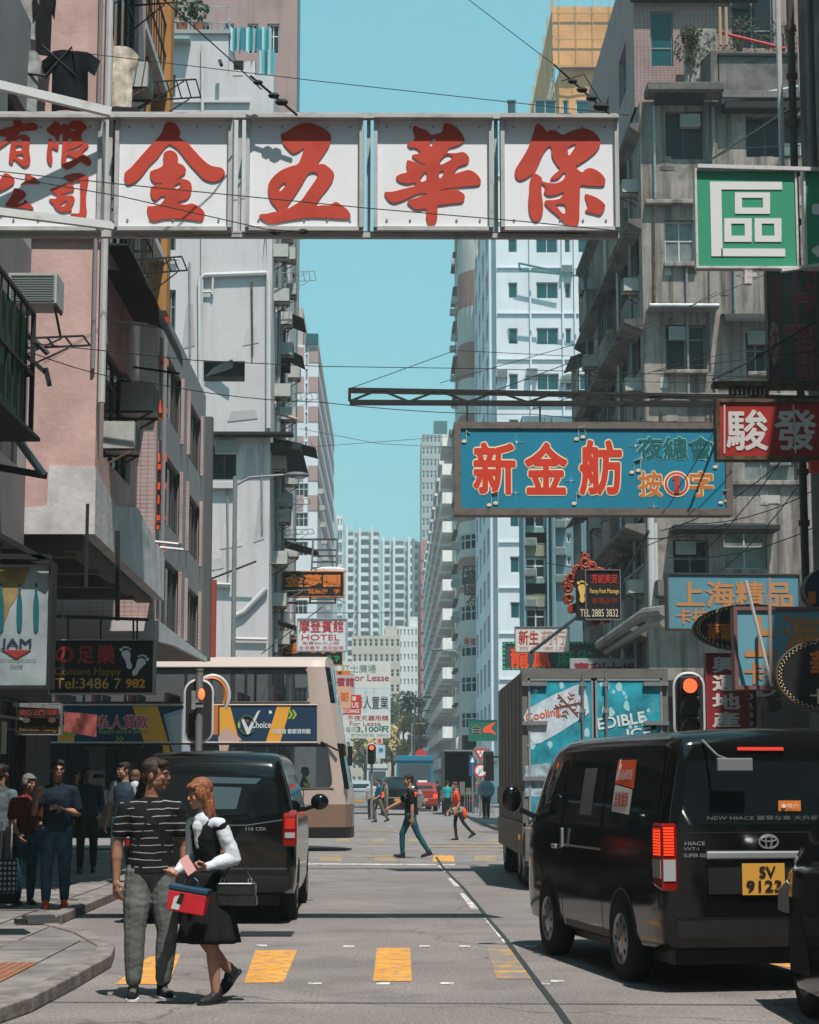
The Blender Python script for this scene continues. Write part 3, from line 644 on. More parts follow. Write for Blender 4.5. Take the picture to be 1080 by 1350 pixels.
# hanging washing
def cloth(name, label, cat, px0, px1, py0, py1, Y, col, dx=0, wav=.05, taper=0, kind='sheet'):
    if kind in ('shirt', 'jacket'):
        pts = [(-.5, .32), (-.28, .46), (-.1, .5), (.1, .5), (.28, .46), (.5, .32), (.42, .05), (.3, .14), (.3, -.5), (-.3, -.5), (-.3, .14), (-.42, .05)]
    else: pts = [(-.5, .5), (.5, .5), (.5 - taper, -.5), (-.5 + taper, -.5)]
    a, c = P(px0, py0, Y), P(px1, py1, Y); w = c.x - a.x; h = a.z - c.z; cx = (a.x + c.x) / 2; cz = (a.z + c.z) / 2
    me = outline_mesh(name, [[(x * w, z * h) for x, z in pts]], .03, mat('cloth ' + (col if isinstance(col, str) else 'c%d' % (hash(col) % 999)), col, .9, var=.3, vs=9), 1)
    bm = bmesh.new(); bm.from_mesh(me)
    for ax, lim in (((1, 0, 0), w), ((0, 0, 1), h)):
        n = 9
        for i in range(1, n):
            t = -lim / 2 + lim * i / n; bmesh.ops.bisect_plane(bm, geom=bm.verts[:] + bm.edges[:] + bm.faces[:], plane_co=(t * ax[0], 0, t * ax[2]), plane_no=ax)
    for v in bm.verts: v.co.y += wav * math.sin(v.co.x * 14 + v.co.z * 2) + wav * .6 * noise.noise(v.co * 4)
    bm.to_mesh(me); bm.free(); me.polygons.foreach_set('use_smooth', [True] * len(me.polygons))
    o = link(name, me, None, (cx, Y, cz)); return tag(o, label, cat, 'washing hung out along the left facades')
cloth('blouse', 'white patterned shirt hanging outside the pink building', 'shirt', 140, 182, 60, 142, 26.6, 'b8ac9e', kind='shirt')
cloth('jacket', 'black quilted jacket hanging over the banner on the left', 'jacket', 54, 131, 66, 146, 25.2, '14181d', kind='jacket', wav=.04)
cloth('green_cloth', 'dark green cloth hanging at the top left edge', 'cloth', -18, 29, 58, 148, 25.0, '0c3a2a')
cloth('striped_shirt', 'black and white striped shirt at the top left corner', 'shirt', 24, 50, -12, 52, 25.2, '8f8c8b')
cloth('dark_shirt', 'near black shirt on the left rack, topmost of the washing', 'shirt', 44, 72, -16, 74, 25.25, '17181b', kind='shirt')
cloth('grey_dress', 'pale grey dress between green cloth and quilted jacket', 'dress', 32, 53, 66, 148, 25.1, '8b8a8a', kind='shirt')
cloth('black_curtain', 'black sheet hung behind the washing at top left', 'sheet', -20, 30, -30, 62, 25.4, '15161a')
cloth('orange_towel', 'orange towel drying on the off-white building', 'towel', 359, 370, 464, 487, 62, 'b07a5e')
cloth('black_towel', 'black towel drying beside the orange one', 'towel', 371, 383, 460, 492, 63, '191a1d')
cloth('navy_towel', 'navy towel drying below the orange one', 'towel', 361, 374, 492, 515, 62.5, '122334')
cloth('white_towel', 'white towel drying below the navy one', 'towel', 373, 383, 505, 524, 64, 'c2c2c4')
tag(MB().tube([P(0, 92, 25), P(60, 100, 25.1), P(95, 62, 25.2), P(100, 100, 25.2), P(55, 60, 25.1)], .02, 6).build('washing_pole', blk), 'black metal washing pole at the top left', 'pole')
tag(MB().tube([P(352, 540, 60), P(392, 553, 60.5)], .05, 8).build('furled_flag', mat('furled cloth', (.5, .3, .28), .9)), 'furled red and white cloth on a pole outside the off-white building', 'flag')
# rooftop plants
def leafball(b, c, r, n, s, seed=0, sq=1):
    q = random.Random(seed)
    for _ in range(n):
        d = Vector((q.gauss(0, 1), q.gauss(0, 1), q.gauss(0, 1))).normalized() * r * q.uniform(.5, 1) ** .5; d.z *= sq
        p = Vector(c) + d; u = Vector((q.gauss(0, 1), q.gauss(0, 1), q.gauss(0, 1))).normalized() * s; v = u.orthogonal().normalized() * s * .6
        b.add([p - u, p - v, p + u, p + v], [(0, 1, 2, 3)], q.randrange(2))
leafA = mat('leaf green', (.035, .07, .02), .7); leafB = mat('leaf dark', (.02, .045, .015), .7)
for i, (px, py, s) in enumerate(((222, 0, .25), (240, 8, .3), (262, 10, .25))):
    t = thing('potted_plant', ['low bushy potted plant, leftmost on the off-white roof', 'taller bushy potted plant in the middle of the off-white roof', 'round potted plant, rightmost on the off-white roof'][i], 'plant', (P(px, py, 58.2).x, 58.25, 24.42), 0, 'plants on the off-white roof')
    link('pot', MB().cyl((0, 0, 0), (0, 0, .3), .14, 10, 0, .18).mesh('pot', mat('terracotta', (.25, .1, .06), .8)), t)
    b = MB(); leafball(b, (0, 0, .5 + s), s * 1.3, 160, .08, i); link('foliage', b.mesh('foliage', [leafA, leafB], recalc=False), t)
t = thing('potted_plant', 'yellow green bush on the pink building balcony', 'plant', (-3.6, 27.6, 12.98)); link('pot', MB().cyl((0, 0, 0), (0, 0, .2), .14, 10, 0, .18).mesh('pot', mat('terracotta', (.25, .1, .06), .8)), t)
b = MB(); leafball(b, (0, 0, .3), .3, 200, .05, 9); link('foliage', b.mesh('foliage', [mat('leaf yellow', (.16, .15, .02), .7), leafA], recalc=False), t)
for k, (px, py, w, h) in enumerate([(225, 250, 30, 22), (300, 225, 26, 40), (240, 400, 18, 60), (320, 430, 22, 26), (290, 690, 30, 34), (335, 655, 14, 60), (275, 735, 20, 18), (226, 560, 24, 30), (320, 590, 18, 44), (345, 300, 8, 60), (238, 180, 40, 14), (300, 540, 40, 16)]):
    a, c = P(px, py + h, 58), P(px + w, py, 58)
    MB().prism([(a.x, a.z), (c.x, a.z + .1), (c.x - .08, c.z), (a.x + .12, c.z - .05)], 57.985 - k * .0005, 57.999).build('wall_patch', mat('wall patch %d' % (k % 3), ((.47, .44, .45), (.55, .52, .53), (.40, .37, .375))[k % 3], .9, dirt=.6, ds=1.5, dcol=(.3, .27, .27), streak=.5), WB)
for k, (px, y0, y1) in enumerate([(222, 140, 298), (250, 345, 470), (332, 372, 470), (300, 640, 760), (345, 580, 700)]):
    pipe(WB, [P(px, y0, 57.93), P(px + 1, y1, 57.93)], .03, (greyw, steel, rust)[k % 3], 'wall_conduit')
# --- pink tower behind the white building
PT = thing('pink_tower', 'tall dull pink tower rising behind the off-white corner block', 'building', (-3.6, 73.2, 0))
hf = [(P(px, 100, 73.2).x, P(px + w, 100, 73.2).x, z, z + 1.2) for z in (26.5, 29.5, 32.5) for px, w in ((262, 16), (296, 12), (326, 14), (352, 16))]
hsd = [(y, y + 1.4, z, z + 1.2) for z in range(8, 32, 3) for y in (74,)]
shell(PT, 'wall', mat('dull pink render', (.32, .215, .205), .9, var=.08, vs=.5, streak=.3), -14, -3.65, 73.2, 75.6, 0, 40, hf, ())
for h in hf: window(PT, 'f', 73.2, *h, nx=2, tr=.6, fm=frame_w, sub=False)
MB().box(-3.64, 73.4, 10, -3.6, 73.7, 40).build('teal_trim', mat('teal trim', (.02, .25, .28), .6), PT)
# --- banded tower further along
BT = thing('banded_tower', 'slim pink and white banded tower on the left skyline', 'building', (-7.6, 205, 0))
zt = Zp(440, 205); hf = []; 
bt = MB(); x0 = -22; x1 = -7.7
hf = [(P(a, 600, 205).x, P(c, 600, 205).x, z, z + 1.5) for z in [Zp(656 + 38.5 * k, 205) for k in range(-5, 8)] for a, c in ((389, 407),)] 
hs2 = [(P(a, 600, 205).x, P(c, 600, 205).x, z, z + 1.3) for z in [Zp(656 + 19.2 * k, 205) for k in range(-10, -2)] for a, c in ((402, 405),)]
hf = [h for h in hf if h[3] < Zp(620, 205)]
shell(BT, 'wall', whiteb, x0, x1, 205, 262, 0, Zp(455, 205), hf + hs2, ())
MB().box(x0, 205.5, Zp(455, 205), P(399, 450, 205).x, 220, Zp(405, 205)).build('lift_tower', mat('pale pink render', (.42, .33, .32), .9), BT)
for k in range(6):
    za = Zp(458 + 39 * k, 205); zb = Zp(458 + 39 * k + 20, 205)
    MB().box(P(390, 500, 205).x, 204.93, zb, P(401, 500, 205).x, 205, za).box(P(407, 500, 205).x, 204.93, zb, x1 + .05, 205, za).box(x1, 204.93, zb, x1 + .06, 262, za).build('pink_band', mat('band pink', (.36, .24, .235), .9), BT)
for h in hf + hs2: window(BT, 'f', 205, *h, nx=3 if h[1] - h[0] > .6 else 1, tr=.6, fm=frame_w, fw=.08, sub=False)
MB().box(P(404, 430, 205).x, 204.6, Zp(455, 205), P(420, 430, 205).x, 210, Zp(441, 205)).build('roof_glasshouse', glass_t, BT)
for k in range(9): aircon(BT, -7.1, 206 + k * 4, Zp(650 + 22 * k, 205 + k * 4), R(90), 1.3, False)
# --- white low-rise with a red balcony, blocks stepping away
def tower(name, label, x0, x1, Y, D, top_py, m, nx, fh, fm=farw, gl=glass, ww=.55, wh=.5, sub_x=None, side='r', stuff=False, balcony=False, bal_m=None, tops=(), from_py=None, mull=2):
    z1 = Zp(top_py, Y); t = thing(name, label, 'building', ((x0 + x1) / 2, Y, 0))
    nf = int(z1 / fh); z00 = 0 if from_py is None else Zp(from_py, Y); hf = []
    cw = (x1 - x0) / nx
    for f in range(nf):
        zz = z1 - (f + 1) * fh + fh * .28
        if zz < z00 or zz < 1: continue
        for i in range(nx):
            a = x0 + cw * (i + .5 - ww / 2); hf.append((a, a + cw * ww, zz, zz + fh * wh))
    shell(t, 'wall', m, x0, x1, Y, Y + D, 0, z1, hf, (), side, rev=.3)
    if stuff:
        b = MB()
        for a, c, e, g in hf:
            b.box(a + .05, Y + .15, e + .05, c - .05, Y + .2, g - .05, 1)
            b.box((a + c) / 2 - .05, Y + .1, e, (a + c) / 2 + .05, Y + .15, g, 0)
        o = b.build('windows', [fm, mat('far window', (.07, .085, .095), .5)], t); o['kind'] = 'stuff'
    else:
        for h in hf: window(t, 'f', Y, *h, nx=mull, tr=.6, fm=fm, gl=gl, sub=False, d=.2, fw=.1)
    for a, c, h in tops: MB().box(a, Y + 2, z1, c, Y + D - 1, z1 + h).build('roof_house', m, t)
    return t, z1
t, z1 = tower('white_block', 'white low-rise with a red balcony band on the left skyline', P(421, 700, 380).x - 12, P(440, 700, 380).x, 380, 30, 668, farw, 7, 3.2, mull=2, tops=((P(424, 660, 380).x, P(432, 660, 380).x, 2.5),))
MB().box(P(421, 700, 380).x, 379.2, Zp(724, 380), P(440, 700, 380).x, 379.95, Zp(712, 380)).build('red_balcony', mat('brick red', (.40, .10, .07), .8), t)
for k in range(7): MB().box(P(421, 700, 380).x, 379.5, Zp(703 + 19 * k + (0 if k else 1000), 380), P(440, 700, 380).x, 379.9, Zp(700 + 19 * k + (0 if k else 1000), 380)).build('balcony_slab', farw, t) if k else None
t, z1 = tower('stepped_block', 'white slab block stepping down beside the far towers', P(440, 700, 460).x, P(452, 700, 460).x, 460, 25, 680, farw, 3, 3.2, mull=1)
b = MB()
for k in range(10): b.box(P(440, 700, 460).x, 459, Zp(700 + 16 * k, 460), P(452, 700, 460).x, 459.9, Zp(697 + 16 * k, 460))
b.build('balcony_slabs', farw, t)['kind'] = 'stuff'
# --- the pale towers closing the street
def balcony_tower(label, pa, pb, Y, top, cols, fh, m, bays):
    t, z1 = tower('residential_tower', label, P(pa, 800, Y).x, P(pb, 800, Y).x, Y, 40, top, m, cols, fh, stuff=True, wh=.5, ww=.6, from_py=940)
    b = MB()
    for f in range(int((z1 - Zp(900, Y)) / fh)):
        z = z1 - (f + 1) * fh
        for (u, v) in bays:
            a, c = P(u, 800, Y).x, P(v, 800, Y).x
            b.box(a, Y - 2.2, z, c, Y - .02, z + .25, 0); b.box(a, Y - 2.2, z + .25, c, Y - 2.05, z + 1.1, 0); b.box(a + .2, Y - .4, z + 1.1, c - .2, Y - .02, z + fh - .4, 1)
    b.build('balconies', [farw, mat('far window', 'ffffff')], t)['kind'] = 'stuff'
    for u in bays:
        MB().box(P(u[0], 800, Y).x - .8, Y - 2.6, 0, P(u[0], 800, Y).x, Y - .03, z1 + 1).build('fin_wall', farw, t)
    return t
balcony_tower('tall grey-white tower with stacked balconies, left of the pair closing the street', 455, 501, 640, 700, 8, 3.0, farg, [(459, 466), (476, 486), (492, 499)])
balcony_tower('grey-blue tower with stacked balconies, right of the pair closing the street', 503, 556, 700, 712, 9, 3.2, farg, [(507, 514), (521, 533), (541, 552)])
balcony_tower('narrow grey tower just left of the pink slab', 546, 557, 560, 716, 2, 3.0, farg, [(547, 552)])
t, z1 = tower('cream_block', 'cream office block low at the end of the street', P(464, 850, 430).x, P(528, 850, 430).x, 430, 25, 838, farc, 9, 3.3, ww=.6, stuff=False, mull=1, tops=((P(508, 820, 430).x, P(524, 820, 430).x, 2.2),))
t, z1 = tower('pale_block', 'pale grid-fronted block low beside the pink slab', P(526, 850, 480).x, P(556, 850, 480).x, 480, 25, 826, farw, 6, 3.0, gl=glass_l, ww=.5, mull=1, tops=((P(540, 820, 480).x, P(553, 820, 480).x, 2.6),))
t, z1 = tower('glass_tower', 'blue glass tower rising above the right-hand roofs', P(556, 600, 520).x, P(592, 600, 520).x, 520, 30, 572, mat('tower stone', (.36, .33, .33), .8), 7, 3.2, gl=glass_t, ww=.7, wh=.62, mull=1)
MB().box(P(572, 560, 520).x, 522, z1, P(590, 560, 520).x, 545, Zp(553, 520)).build('crown', glass_t, t)
# --- distant tree canopy
def tree(x, y, h, r, lab, mats, seed, n=1500):
    t = thing('street_tree', lab, 'tree', (x, y, 0), 0, 'trees at the end of the street')
    b = MB(); b.tube([(0, 0, 0), (.1, 0, h * .35), (.0, .1, h * .6)], [.3, .22, .1], 8)
    q = random.Random(seed)
    for k in range(6): a = q.uniform(0, 6.28); b.tube([(0, 0, h * .35), (math.cos(a) * r * .4, math.sin(a) * r * .4, h * .6), (math.cos(a) * r * .7, math.sin(a) * r * .7, h * .75)], [.12, .07, .03], 5)
    link('trunk', b.mesh('trunk', rust), t)
    b = MB()
    for k in range(13):
        a = q.uniform(0, 6.28); rr = q.uniform(0, .75) * r; leafball(b, (rr * math.cos(a), rr * math.sin(a), h * q.uniform(.5, .9)), r * q.uniform(.28, .45), n // 13, .28, seed * 20 + k, .7)
    link('crown', b.mesh('crown', mats, recalc=False), t)
og = [mat('olive leaf', (.52, .41, .19), .8), mat('brown leaf', (.38, .28, .14), .8)]; gg = [leafA, leafB]
tree(2.8, 262, 11, 3.4, 'olive brown tree nearest the right-hand buildings', og, 1)
tree(.2, 268, 9.5, 3.4, 'olive brown tree in the middle of the far street end', og, 2)
tree(1.9, 300, 16, 4.5, 'dark green tree standing tallest behind the olive ones', gg, 3)
tree(-3.6, 275, 8.5, 3.2, 'dusty olive tree left of the street end behind the lease boards', [og[0], leafA], 4)
tree(-8.0, 250, 9, 3.5, 'olive tree leftmost at the street end', [og[1], leafA], 5)
# ================================================================== RIGHT SIDE
# --- near right block: only the pipes on its corner show
RN = thing('corner_shophouse', 'dark near shophouse at the right edge hung with pipes and signs', 'building', (7.4, 34, 0))
b = MB(); wall(b, 'l', 7.4, -40, 10, 0, 16.5); wall(b, 'l', 7.4, 10, 34.3, 4, 16.5, [(12 + k * 4, 14 + k * 4, z, z + 1.6) for k in range(5) for z in (6, 9, 12, 15)]); wall(b, 'l', 9.6, 10, 34.3, 0, 4); b.add([(7.4, 10, 4), (9.6, 10, 4), (9.6, 34.3, 4), (7.4, 34.3, 4)], [(0, 1, 2, 3)]); b.add([(7.4, 34.3, 4), (12, 34.3, 4), (12, 34.3, 16.5), (7.4, 34.3, 16.5)], [(0, 1, 2, 3)])
b.build('wall', concd, RN, recalc=False); MB().box(7.7, 10.5, 4.1, 12, 34, 16.4).build('room', dark, RN)
pipe(RN, [(7.2, 34, 5), (7.2, 34, 17)], .07, mat('dark pipe', (.06, .055, .05), .7)); pipe(RN, [(7.25, 32.6, 7), (7.25, 32.6, 17)], .05, mat('dark pipe', 'ffffff')); pipe(RN, [(7.0, 34.1, 10.6), (7.0, 34.1, 17)], .05, pipe_w)
b = MB()
for k in range(14): b.cyl((7.2, 34, 6 + k * .9), (7.2, 34, 6.1 + k * .9), .1, 8)
b.build('pipe_collar', rust, RN)
rbk = MB().box(-30, -62, 0, 3, -52, 24).box(3.2, -70, 0, 30, -58, 30); structure(rbk.build('unseen_buildings_behind', greyw))  # unseen blocks behind the camera, added to darken the reflections
# --- sooty concrete corner block beyond the cross street
Y0 = 55; X0 = 7.2
RC = thing('concrete_building', 'soot-stained concrete corner block with window air conditioners and jutting ledges, right of the street', 'building', (X0, Y0, 0))
def H(a, c, t, b_, Y=Y0): p = P(a, b_, Y); q = P(c, t, Y); return (p.x, q.x, p.z, q.z)
hf = [H(878, 926, 147, 210), H(984, 1062, 152, 207), H(877, 916, 290, 347), H(878, 931, 428, 489), H(984, 1011, 440, 492), H(982, 1052, 590, 634), H(888, 934, 712, 760), H(955, 1010, 690, 750), H(1065, 1100, 290, 350), H(884, 930, 575, 634)]
hs = [(y, y + 1.9, z, z + 1.5) for z in (4.6, 7.6, 10.5, 13.4, 16.2) for y in (55.7, 58.4, 62, 65.3, 68.6)]
shell(RC, 'wall', conc, X0, 20, Y0, 72, 4.0, Zp(133, Y0), hf, hs, side='l', rev=.3)
for h, nx, tr, fm, gl in zip(hf, (2, 3, 2, 2, 2, 3, 2, 2, 2, 2), (0, 0, .55, .7, .6, .6, .5, .5, .5, .6), (frame_d, frame_d, frame_w, frame_g, frame_g, frame_g, frame_g, frame_w, frame_g, frame_w), (glass, glass, glass_l, glass, glass, glass_l, glass, glass_l, glass, glass)):
    window(RC, 'f', Y0, *h, nx=nx, tr=tr, fm=fm, gl=gl, d=.24)
for h in hs: window(RC, 'l', X0, *h, nx=3, tr=.6, fm=random.choice((frame_g, frame_w, frame_d)), d=.2)
for px, py in ((911, 165), (1044, 204), (896, 446), (1000, 452), (905, 730), (1030, 612)): p = P(px, py, Y0 - .1); aircon(RC, p.x, Y0 - .05, p.z, 0, .85, False)
def ledge(px0, px1, py0, py1, out, m=concd, name='ledge', Y=Y0): a, c = P(px0, py1, Y), P(px1, py0, Y); return MB().box(a.x, Y - out, a.z, c.x, Y - .003, c.z).build(name, m, RC, bevel=.02)
ledge(849, 948, 122, 132, .9); ledge(948, 1052, 128, 137, .55); ledge(850, 916, 266, 271, .25, conc)
ledge(852, 944, 408, 412, .7, steel, 'metal_canopy'); ledge(952, 1052, 140, 150, .5, awn_m, 'canopy'); ledge(862, 925, 132, 139, .6, awn_m, 'canopy')
ca = MB(); a, c = P(950, 432, Y0), P(1016, 416, Y0)
ca.grid([[(a.x + (c.x - a.x) * u, Y0 - .85 * math.sin(t), c.z - (c.z - a.z) * (1 - math.cos(t))) for u in (0, .1, .9, 1)] for t in [R(q) for q in range(0, 91, 15)]]); ca.build('round_canopy', awn_m, RC)
ledge(858, 1060, 634, 640, .15, conc); ledge(858, 1066, 520, 530, .2, conc); ledge(984, 1011, 492, 498, .3, conc, 'window_sill'); ledge(876, 932, 489, 494, .25, conc, 'window_sill'); ledge(875, 918, 347, 353, .2, conc, 'window_sill')
ledge(882, 1020, 697, 704, 1.0, blk, 'canopy'); ledge(862, 1066, 768, 790, .9, concd)
# street side ledges and enclosed balconies at each floor
for i, z in enumerate((5.9, 8.8, 11.75, 14.7, 17.65, 20.5)):
    d = (.5, .6, .42, .55, .38, .3)[i]
    MB().prism([(X0 - .003, z - .34), (X0 - .003, z), (X0 - d, z - .02), (X0 - d, z - .12)], Y0 - .02, 71.8).build('floor_ledge', concd, RC)
    if i < 5:
        for y in (57.2, 60.5, 66.9, 70.1)[i % 2::2] if i != 2 else (60.5, 63.8):
            MB().box(X0 - .42, y, z + .003, X0 - .003, y + 2.6, z + .95).build('balcony_parapet', conc, RC)
            fr = MB()
            for k in range(5): fr.bar((X0 - .40, y + .05 + k * .62, z + .95), (X0 - .40, y + .05 + k * .62, z + 2.3), .05)
            fr.bar((X0 - .40, y, z + 1.6), (X0 - .40, y + 2.6, z + 1.6), .04); fr.build('balcony_frame', random.choice((frame_d, frame_g)), RC)
            if (i + int(y)) % 2: MB().prism([(X0 - .7, z + 2.15), (X0 - .003, z + 2.4), (X0 - .003, z + 2.36), (X0 - .7, z + 2.11)], y - .1, y + 2.7).build('awning', concd, RC)
        aircon(RC, X0 - .5, 64.8 + i * .9, z + 1.2, R(-90), 1); aircon(RC, X0 - .45, 56.0, z + 1.0, R(-90), .9)
for y in (56.9, 60.2, 63.5, 69.7): pipe(RC, [(X0 - .1, y, 4.2), (X0 - .1, y, 20)], .06, random.choice((steel, frame_g, pipe_w)))
for px0, py0, px1, py1, r in ((862, 140, 864, 262, .04), (940, 140, 941, 268, .05), (968, 210, 969, 410, .04), (1028, 208, 1030, 520, .05), (862, 275, 863, 405, .035), (944, 500, 948, 640, .045), (872, 540, 873, 632, .04)):
    pipe(RC, [P(px0, py0, Y0 - .1), P(px1, py1, Y0 - .1)], r, random.choice((greyw, steel, rust)))
for k in range(26):                                  # patch repairs and stub vents on the sooty wall
    px, py = random.uniform(862, 1050), random.choice((225, 245, 275, 365, 385, 505, 545, 560, 650, 668)) + random.uniform(-8, 8)
    a = P(px, py, Y0); w, h = random.uniform(.12, .5), random.uniform(.1, .4)
    MB().box(a.x, Y0 - .012 - k * .0004, a.z, a.x + w, Y0 - .001, a.z + h).build('render_patch', random.choice((concd, conc, mat('pale patch', (.4, .37, .35), .9, dirt=.7, ds=3))), RC)
# terrace and penthouse
pa = MB(); a = P(949, 127, Y0 + .3); c = P(1052, 68, Y0 + .3); pa.box(a.x, Y0 + .3, Zp(133, Y0) + .003, c.x, Y0 + .5, c.z); a = P(904, 130, Y0 + .3); pa.prism([(Y0 + .3, Zp(133, Y0)), (Y0 + .3, Zp(60, Y0)), (Y0 + 4, Zp(30, Y0)), (Y0 + 4, Zp(133, Y0))], P(949, 100, Y0).x - .2, P(949, 100, Y0).x, 'x')
pa.build('terrace_parapet', concd, RC)
MB().box(P(948, 70, Y0).x, Y0 + .2, Zp(68, Y0), P(1054, 70, Y0).x, Y0 + .6, Zp(65, Y0)).build('coping', awn_m, RC)
st = MB().box(P(905, 90, 57).x, 57, Zp(110, 57), P(944, 90, 57).x, 57.5, Zp(36, 57)); st.build('stained_wall', mat('badly stained wall', (.36, .34, .31), .9, dirt=1, ds=1.2, dcol=(.03, .028, .025), streak=.6, bump=.3, bs=6), RC)
ph = MB(); zt = Zp(-80, 58)
hp = [(P(858, 85, 58).x, P(888, 85, 58).x, Zp(86, 58), Zp(14, 58)), (P(965, 60, 58).x, P(1020, 60, 58).x, Zp(62, 58), Zp(-20, 58))]
wall(ph, 'f', 58, P(836, 60, 58).x, 20, Zp(140, 58), zt, hp, .2); wall(ph, 'l', P(836, 60, 58).x, 58, 72, Zp(140, 58), zt, [(60, 62, Zp(86, 58), Zp(20, 58)), (65, 67, Zp(86, 58), Zp(20, 58))], .2)
ph.build('penthouse_wall', mat('mottled pink mosaic', (.33, .215, .2), .7, tile=(.12, .08, (.15, .1, .1)), dirt=.5, ds=.8, dcol=(.08, .06, .06)), RC, recalc=False)
MB().box(P(836, 60, 58).x + .25, 58.25, Zp(140, 58), 19, 71, zt - .1).build('room', dark, RC)
window(RC, 'f', 58, *hp[0], nx=1, tr=.35, fm=frame_g, gl=glass_t); window(RC, 'f', 58, *hp[1], nx=2, tr=.3, fm=frame_g, gl=glass)
for u in (60, 65): window(RC, 'l', P(836, 60, 58).x, u, u + 2, Zp(86, 58), Zp(20, 58), nx=2, tr=.4, fm=frame_g, gl=glass_t)
MB().box(P(832, 60, 58).x, 57.6, Zp(2, 58), P(1000, 60, 58).x, 58, Zp(-6, 58)).build('ledge', awn_m, RC)
pipe(RC, [P(952, 134, 54.6), P(1052, 115, 54.6)], .07, mat('pale blue pipe', (.28, .33, .36), .6)); pipe(RC, [P(945, 42, 56), P(1035, 64, 56)], .05, mat('red pole', (.5, .04, .04), .6))
for px in (950, 958): pipe(RC, [P(px, 60, 55.6), P(px - 1, 10, 55.8)], .05, mat('bare pole', (.3, .2, .13), .8))
pipe(RC, [P(857, 640, Y0 - .1), P(860, 810, Y0 - .1)], .1, pipe_w); pipe(RC, [P(864, 690, Y0 - .1), P(866, 800, Y0 - .1)], .06, pipe_w)
pipe(RC, [P(905, 350, Y0 - .08), P(908, 520, Y0 - .08)], .035, greyw); pipe(RC, [P(935, 290, Y0 - .08), P(938, 480, Y0 - .08)], .03, greyw)
pipe(RC, [P(876, 805, 50), P(850, 808, 52), P(790, 850, 58)], .14, mat('duct', (.22, .21, .2), .6, dirt=.5)); pipe(RC, [P(876, 822, 50), P(856, 824, 52), P(800, 860, 58)], .1, mat('duct', 'ffffff'))
# ground floor arcade
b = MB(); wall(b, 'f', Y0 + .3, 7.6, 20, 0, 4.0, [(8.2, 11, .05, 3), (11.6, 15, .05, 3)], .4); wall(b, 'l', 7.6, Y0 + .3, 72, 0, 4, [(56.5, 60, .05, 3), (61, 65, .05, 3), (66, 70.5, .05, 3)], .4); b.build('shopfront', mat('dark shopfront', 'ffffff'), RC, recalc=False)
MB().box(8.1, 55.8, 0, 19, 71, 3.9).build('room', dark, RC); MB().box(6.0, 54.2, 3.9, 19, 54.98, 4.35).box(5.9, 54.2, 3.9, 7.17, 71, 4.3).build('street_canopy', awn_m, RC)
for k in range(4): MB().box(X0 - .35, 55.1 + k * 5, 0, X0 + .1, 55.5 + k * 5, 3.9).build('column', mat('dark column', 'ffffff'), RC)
# rooftop shrubs
for i, (px, py, Yq, s) in enumerate(((912, 50, 56.6, .6), (975, 40, 57.2, .7), (1030, 45, 57.3, .6), (740 + 170, 38, 56.8, .3))):
    t = thing('shrub', ['wild shrub growing over the stained terrace wall, leftmost', 'wild shrub on the terrace behind the concrete parapet', 'wild shrub on the terrace nearest the right edge', 'small yellow-tipped shrub by the stained terrace wall'][i], 'shrub', P(px, py + 14, Yq), 0, 'shrubs on the concrete block terrace')
    b = MB(); leafball(b, (0, 0, .1), s, 260, .06, 40 + i); link('foliage', b.mesh('foliage', [leafB, mat('dry leaf', (.06, .055, .035), .8)], recalc=False), t)
    b = MB()
    q = random.Random(i)
    for k in range(7): b.tube([(0, 0, -.5), (q.uniform(-.4, .4) * s, q.uniform(-.3, .3), .2), (q.uniform(-.9, .9) * s, q.uniform(-.4, .4), s * q.uniform(.9, 1.6))], [.03, .02, .008], 4)
    link('stem', b.mesh('stem', rust), t)
# --- blue-grey painted block in front of the white one
BB = thing('blue_grey_building', 'narrow blue-grey painted block with green and tan panels under the music sign', 'building', (9, 112, 0))
xa, xb = P(690, 750, 112).x, P(756, 750, 112).x
hf = [(P(721 if 0 else 704, 700, 112).x, P(720, 700, 112).x, Zp(b_, 112), Zp(t_, 112)) for t_, b_ in ((706, 732), (770, 795), (640, 668), (575, 602))]
hf = [(P(692, 700, 112).x, P(719, 700, 112).x, Zp(762 - 67 * k, 112), Zp(735 - 67 * k, 112)) for k in range(-2, 3)]
hf2 = [(P(753 - 6, 700, 112).x, P(753, 700, 112).x, Zp(745 - 30 * k, 112), Zp(733 - 30 * k, 112)) for k in range(4)]
shell(BB, 'wall', bluew, xa, xb + 2, 112, 115.5, 0, Zp(548, 112), hf + hf2, (), 'l')
for h in hf: window(BB, 'f', 112, *h, nx=2, tr=.6, fm=frame_w, fw=.1)
for h in hf2: window(BB, 'f', 112, *h, nx=1, tr=0, fm=frame_w, fw=.08, sub=False)
for k in range(-2, 3):
    for (y0, y1, c) in ((733 - 67 * k, 718 - 67 * k, (.24, .23, .17)), (717 - 67 * k, 702 - 67 * k, (.16, .21, .11)), (783 - 67 * k, 763 - 67 * k, (.17, .27, .22))):
        MB().box(P(692, 700, 112).x, 111.9, Zp(y0, 112), P(719, 700, 112).x, 111.997, Zp(y1, 112)).build('spandrel_panel', mat('panel %d' % int(c[0] * 1000), c, .8, streak=.4), BB)
for px in (690.5, 721, 730): MB().box(P(px - 1, 700, 112).x, 111.5, 0, P(px + 1.2, 700, 112).x, 111.98, Zp(550, 112)).build('fin', mat('blue fin', (.16, .26, .30), .8), BB)
pipe(BB, [(P(729, 700, 111.7).x, 111.6, 6), (P(729, 700, 111.7).x, 111.6, Zp(560, 112))], .12, bluew)
for k in range(5): aircon(BB, xa + .4, 111.4, Zp(640 + k * 40, 112), 0, 1.0)
for k in range(4): aircon(BB, P(738, 700, 112).x, 111.5, Zp(660 + k * 36, 112), 0, 1.0)
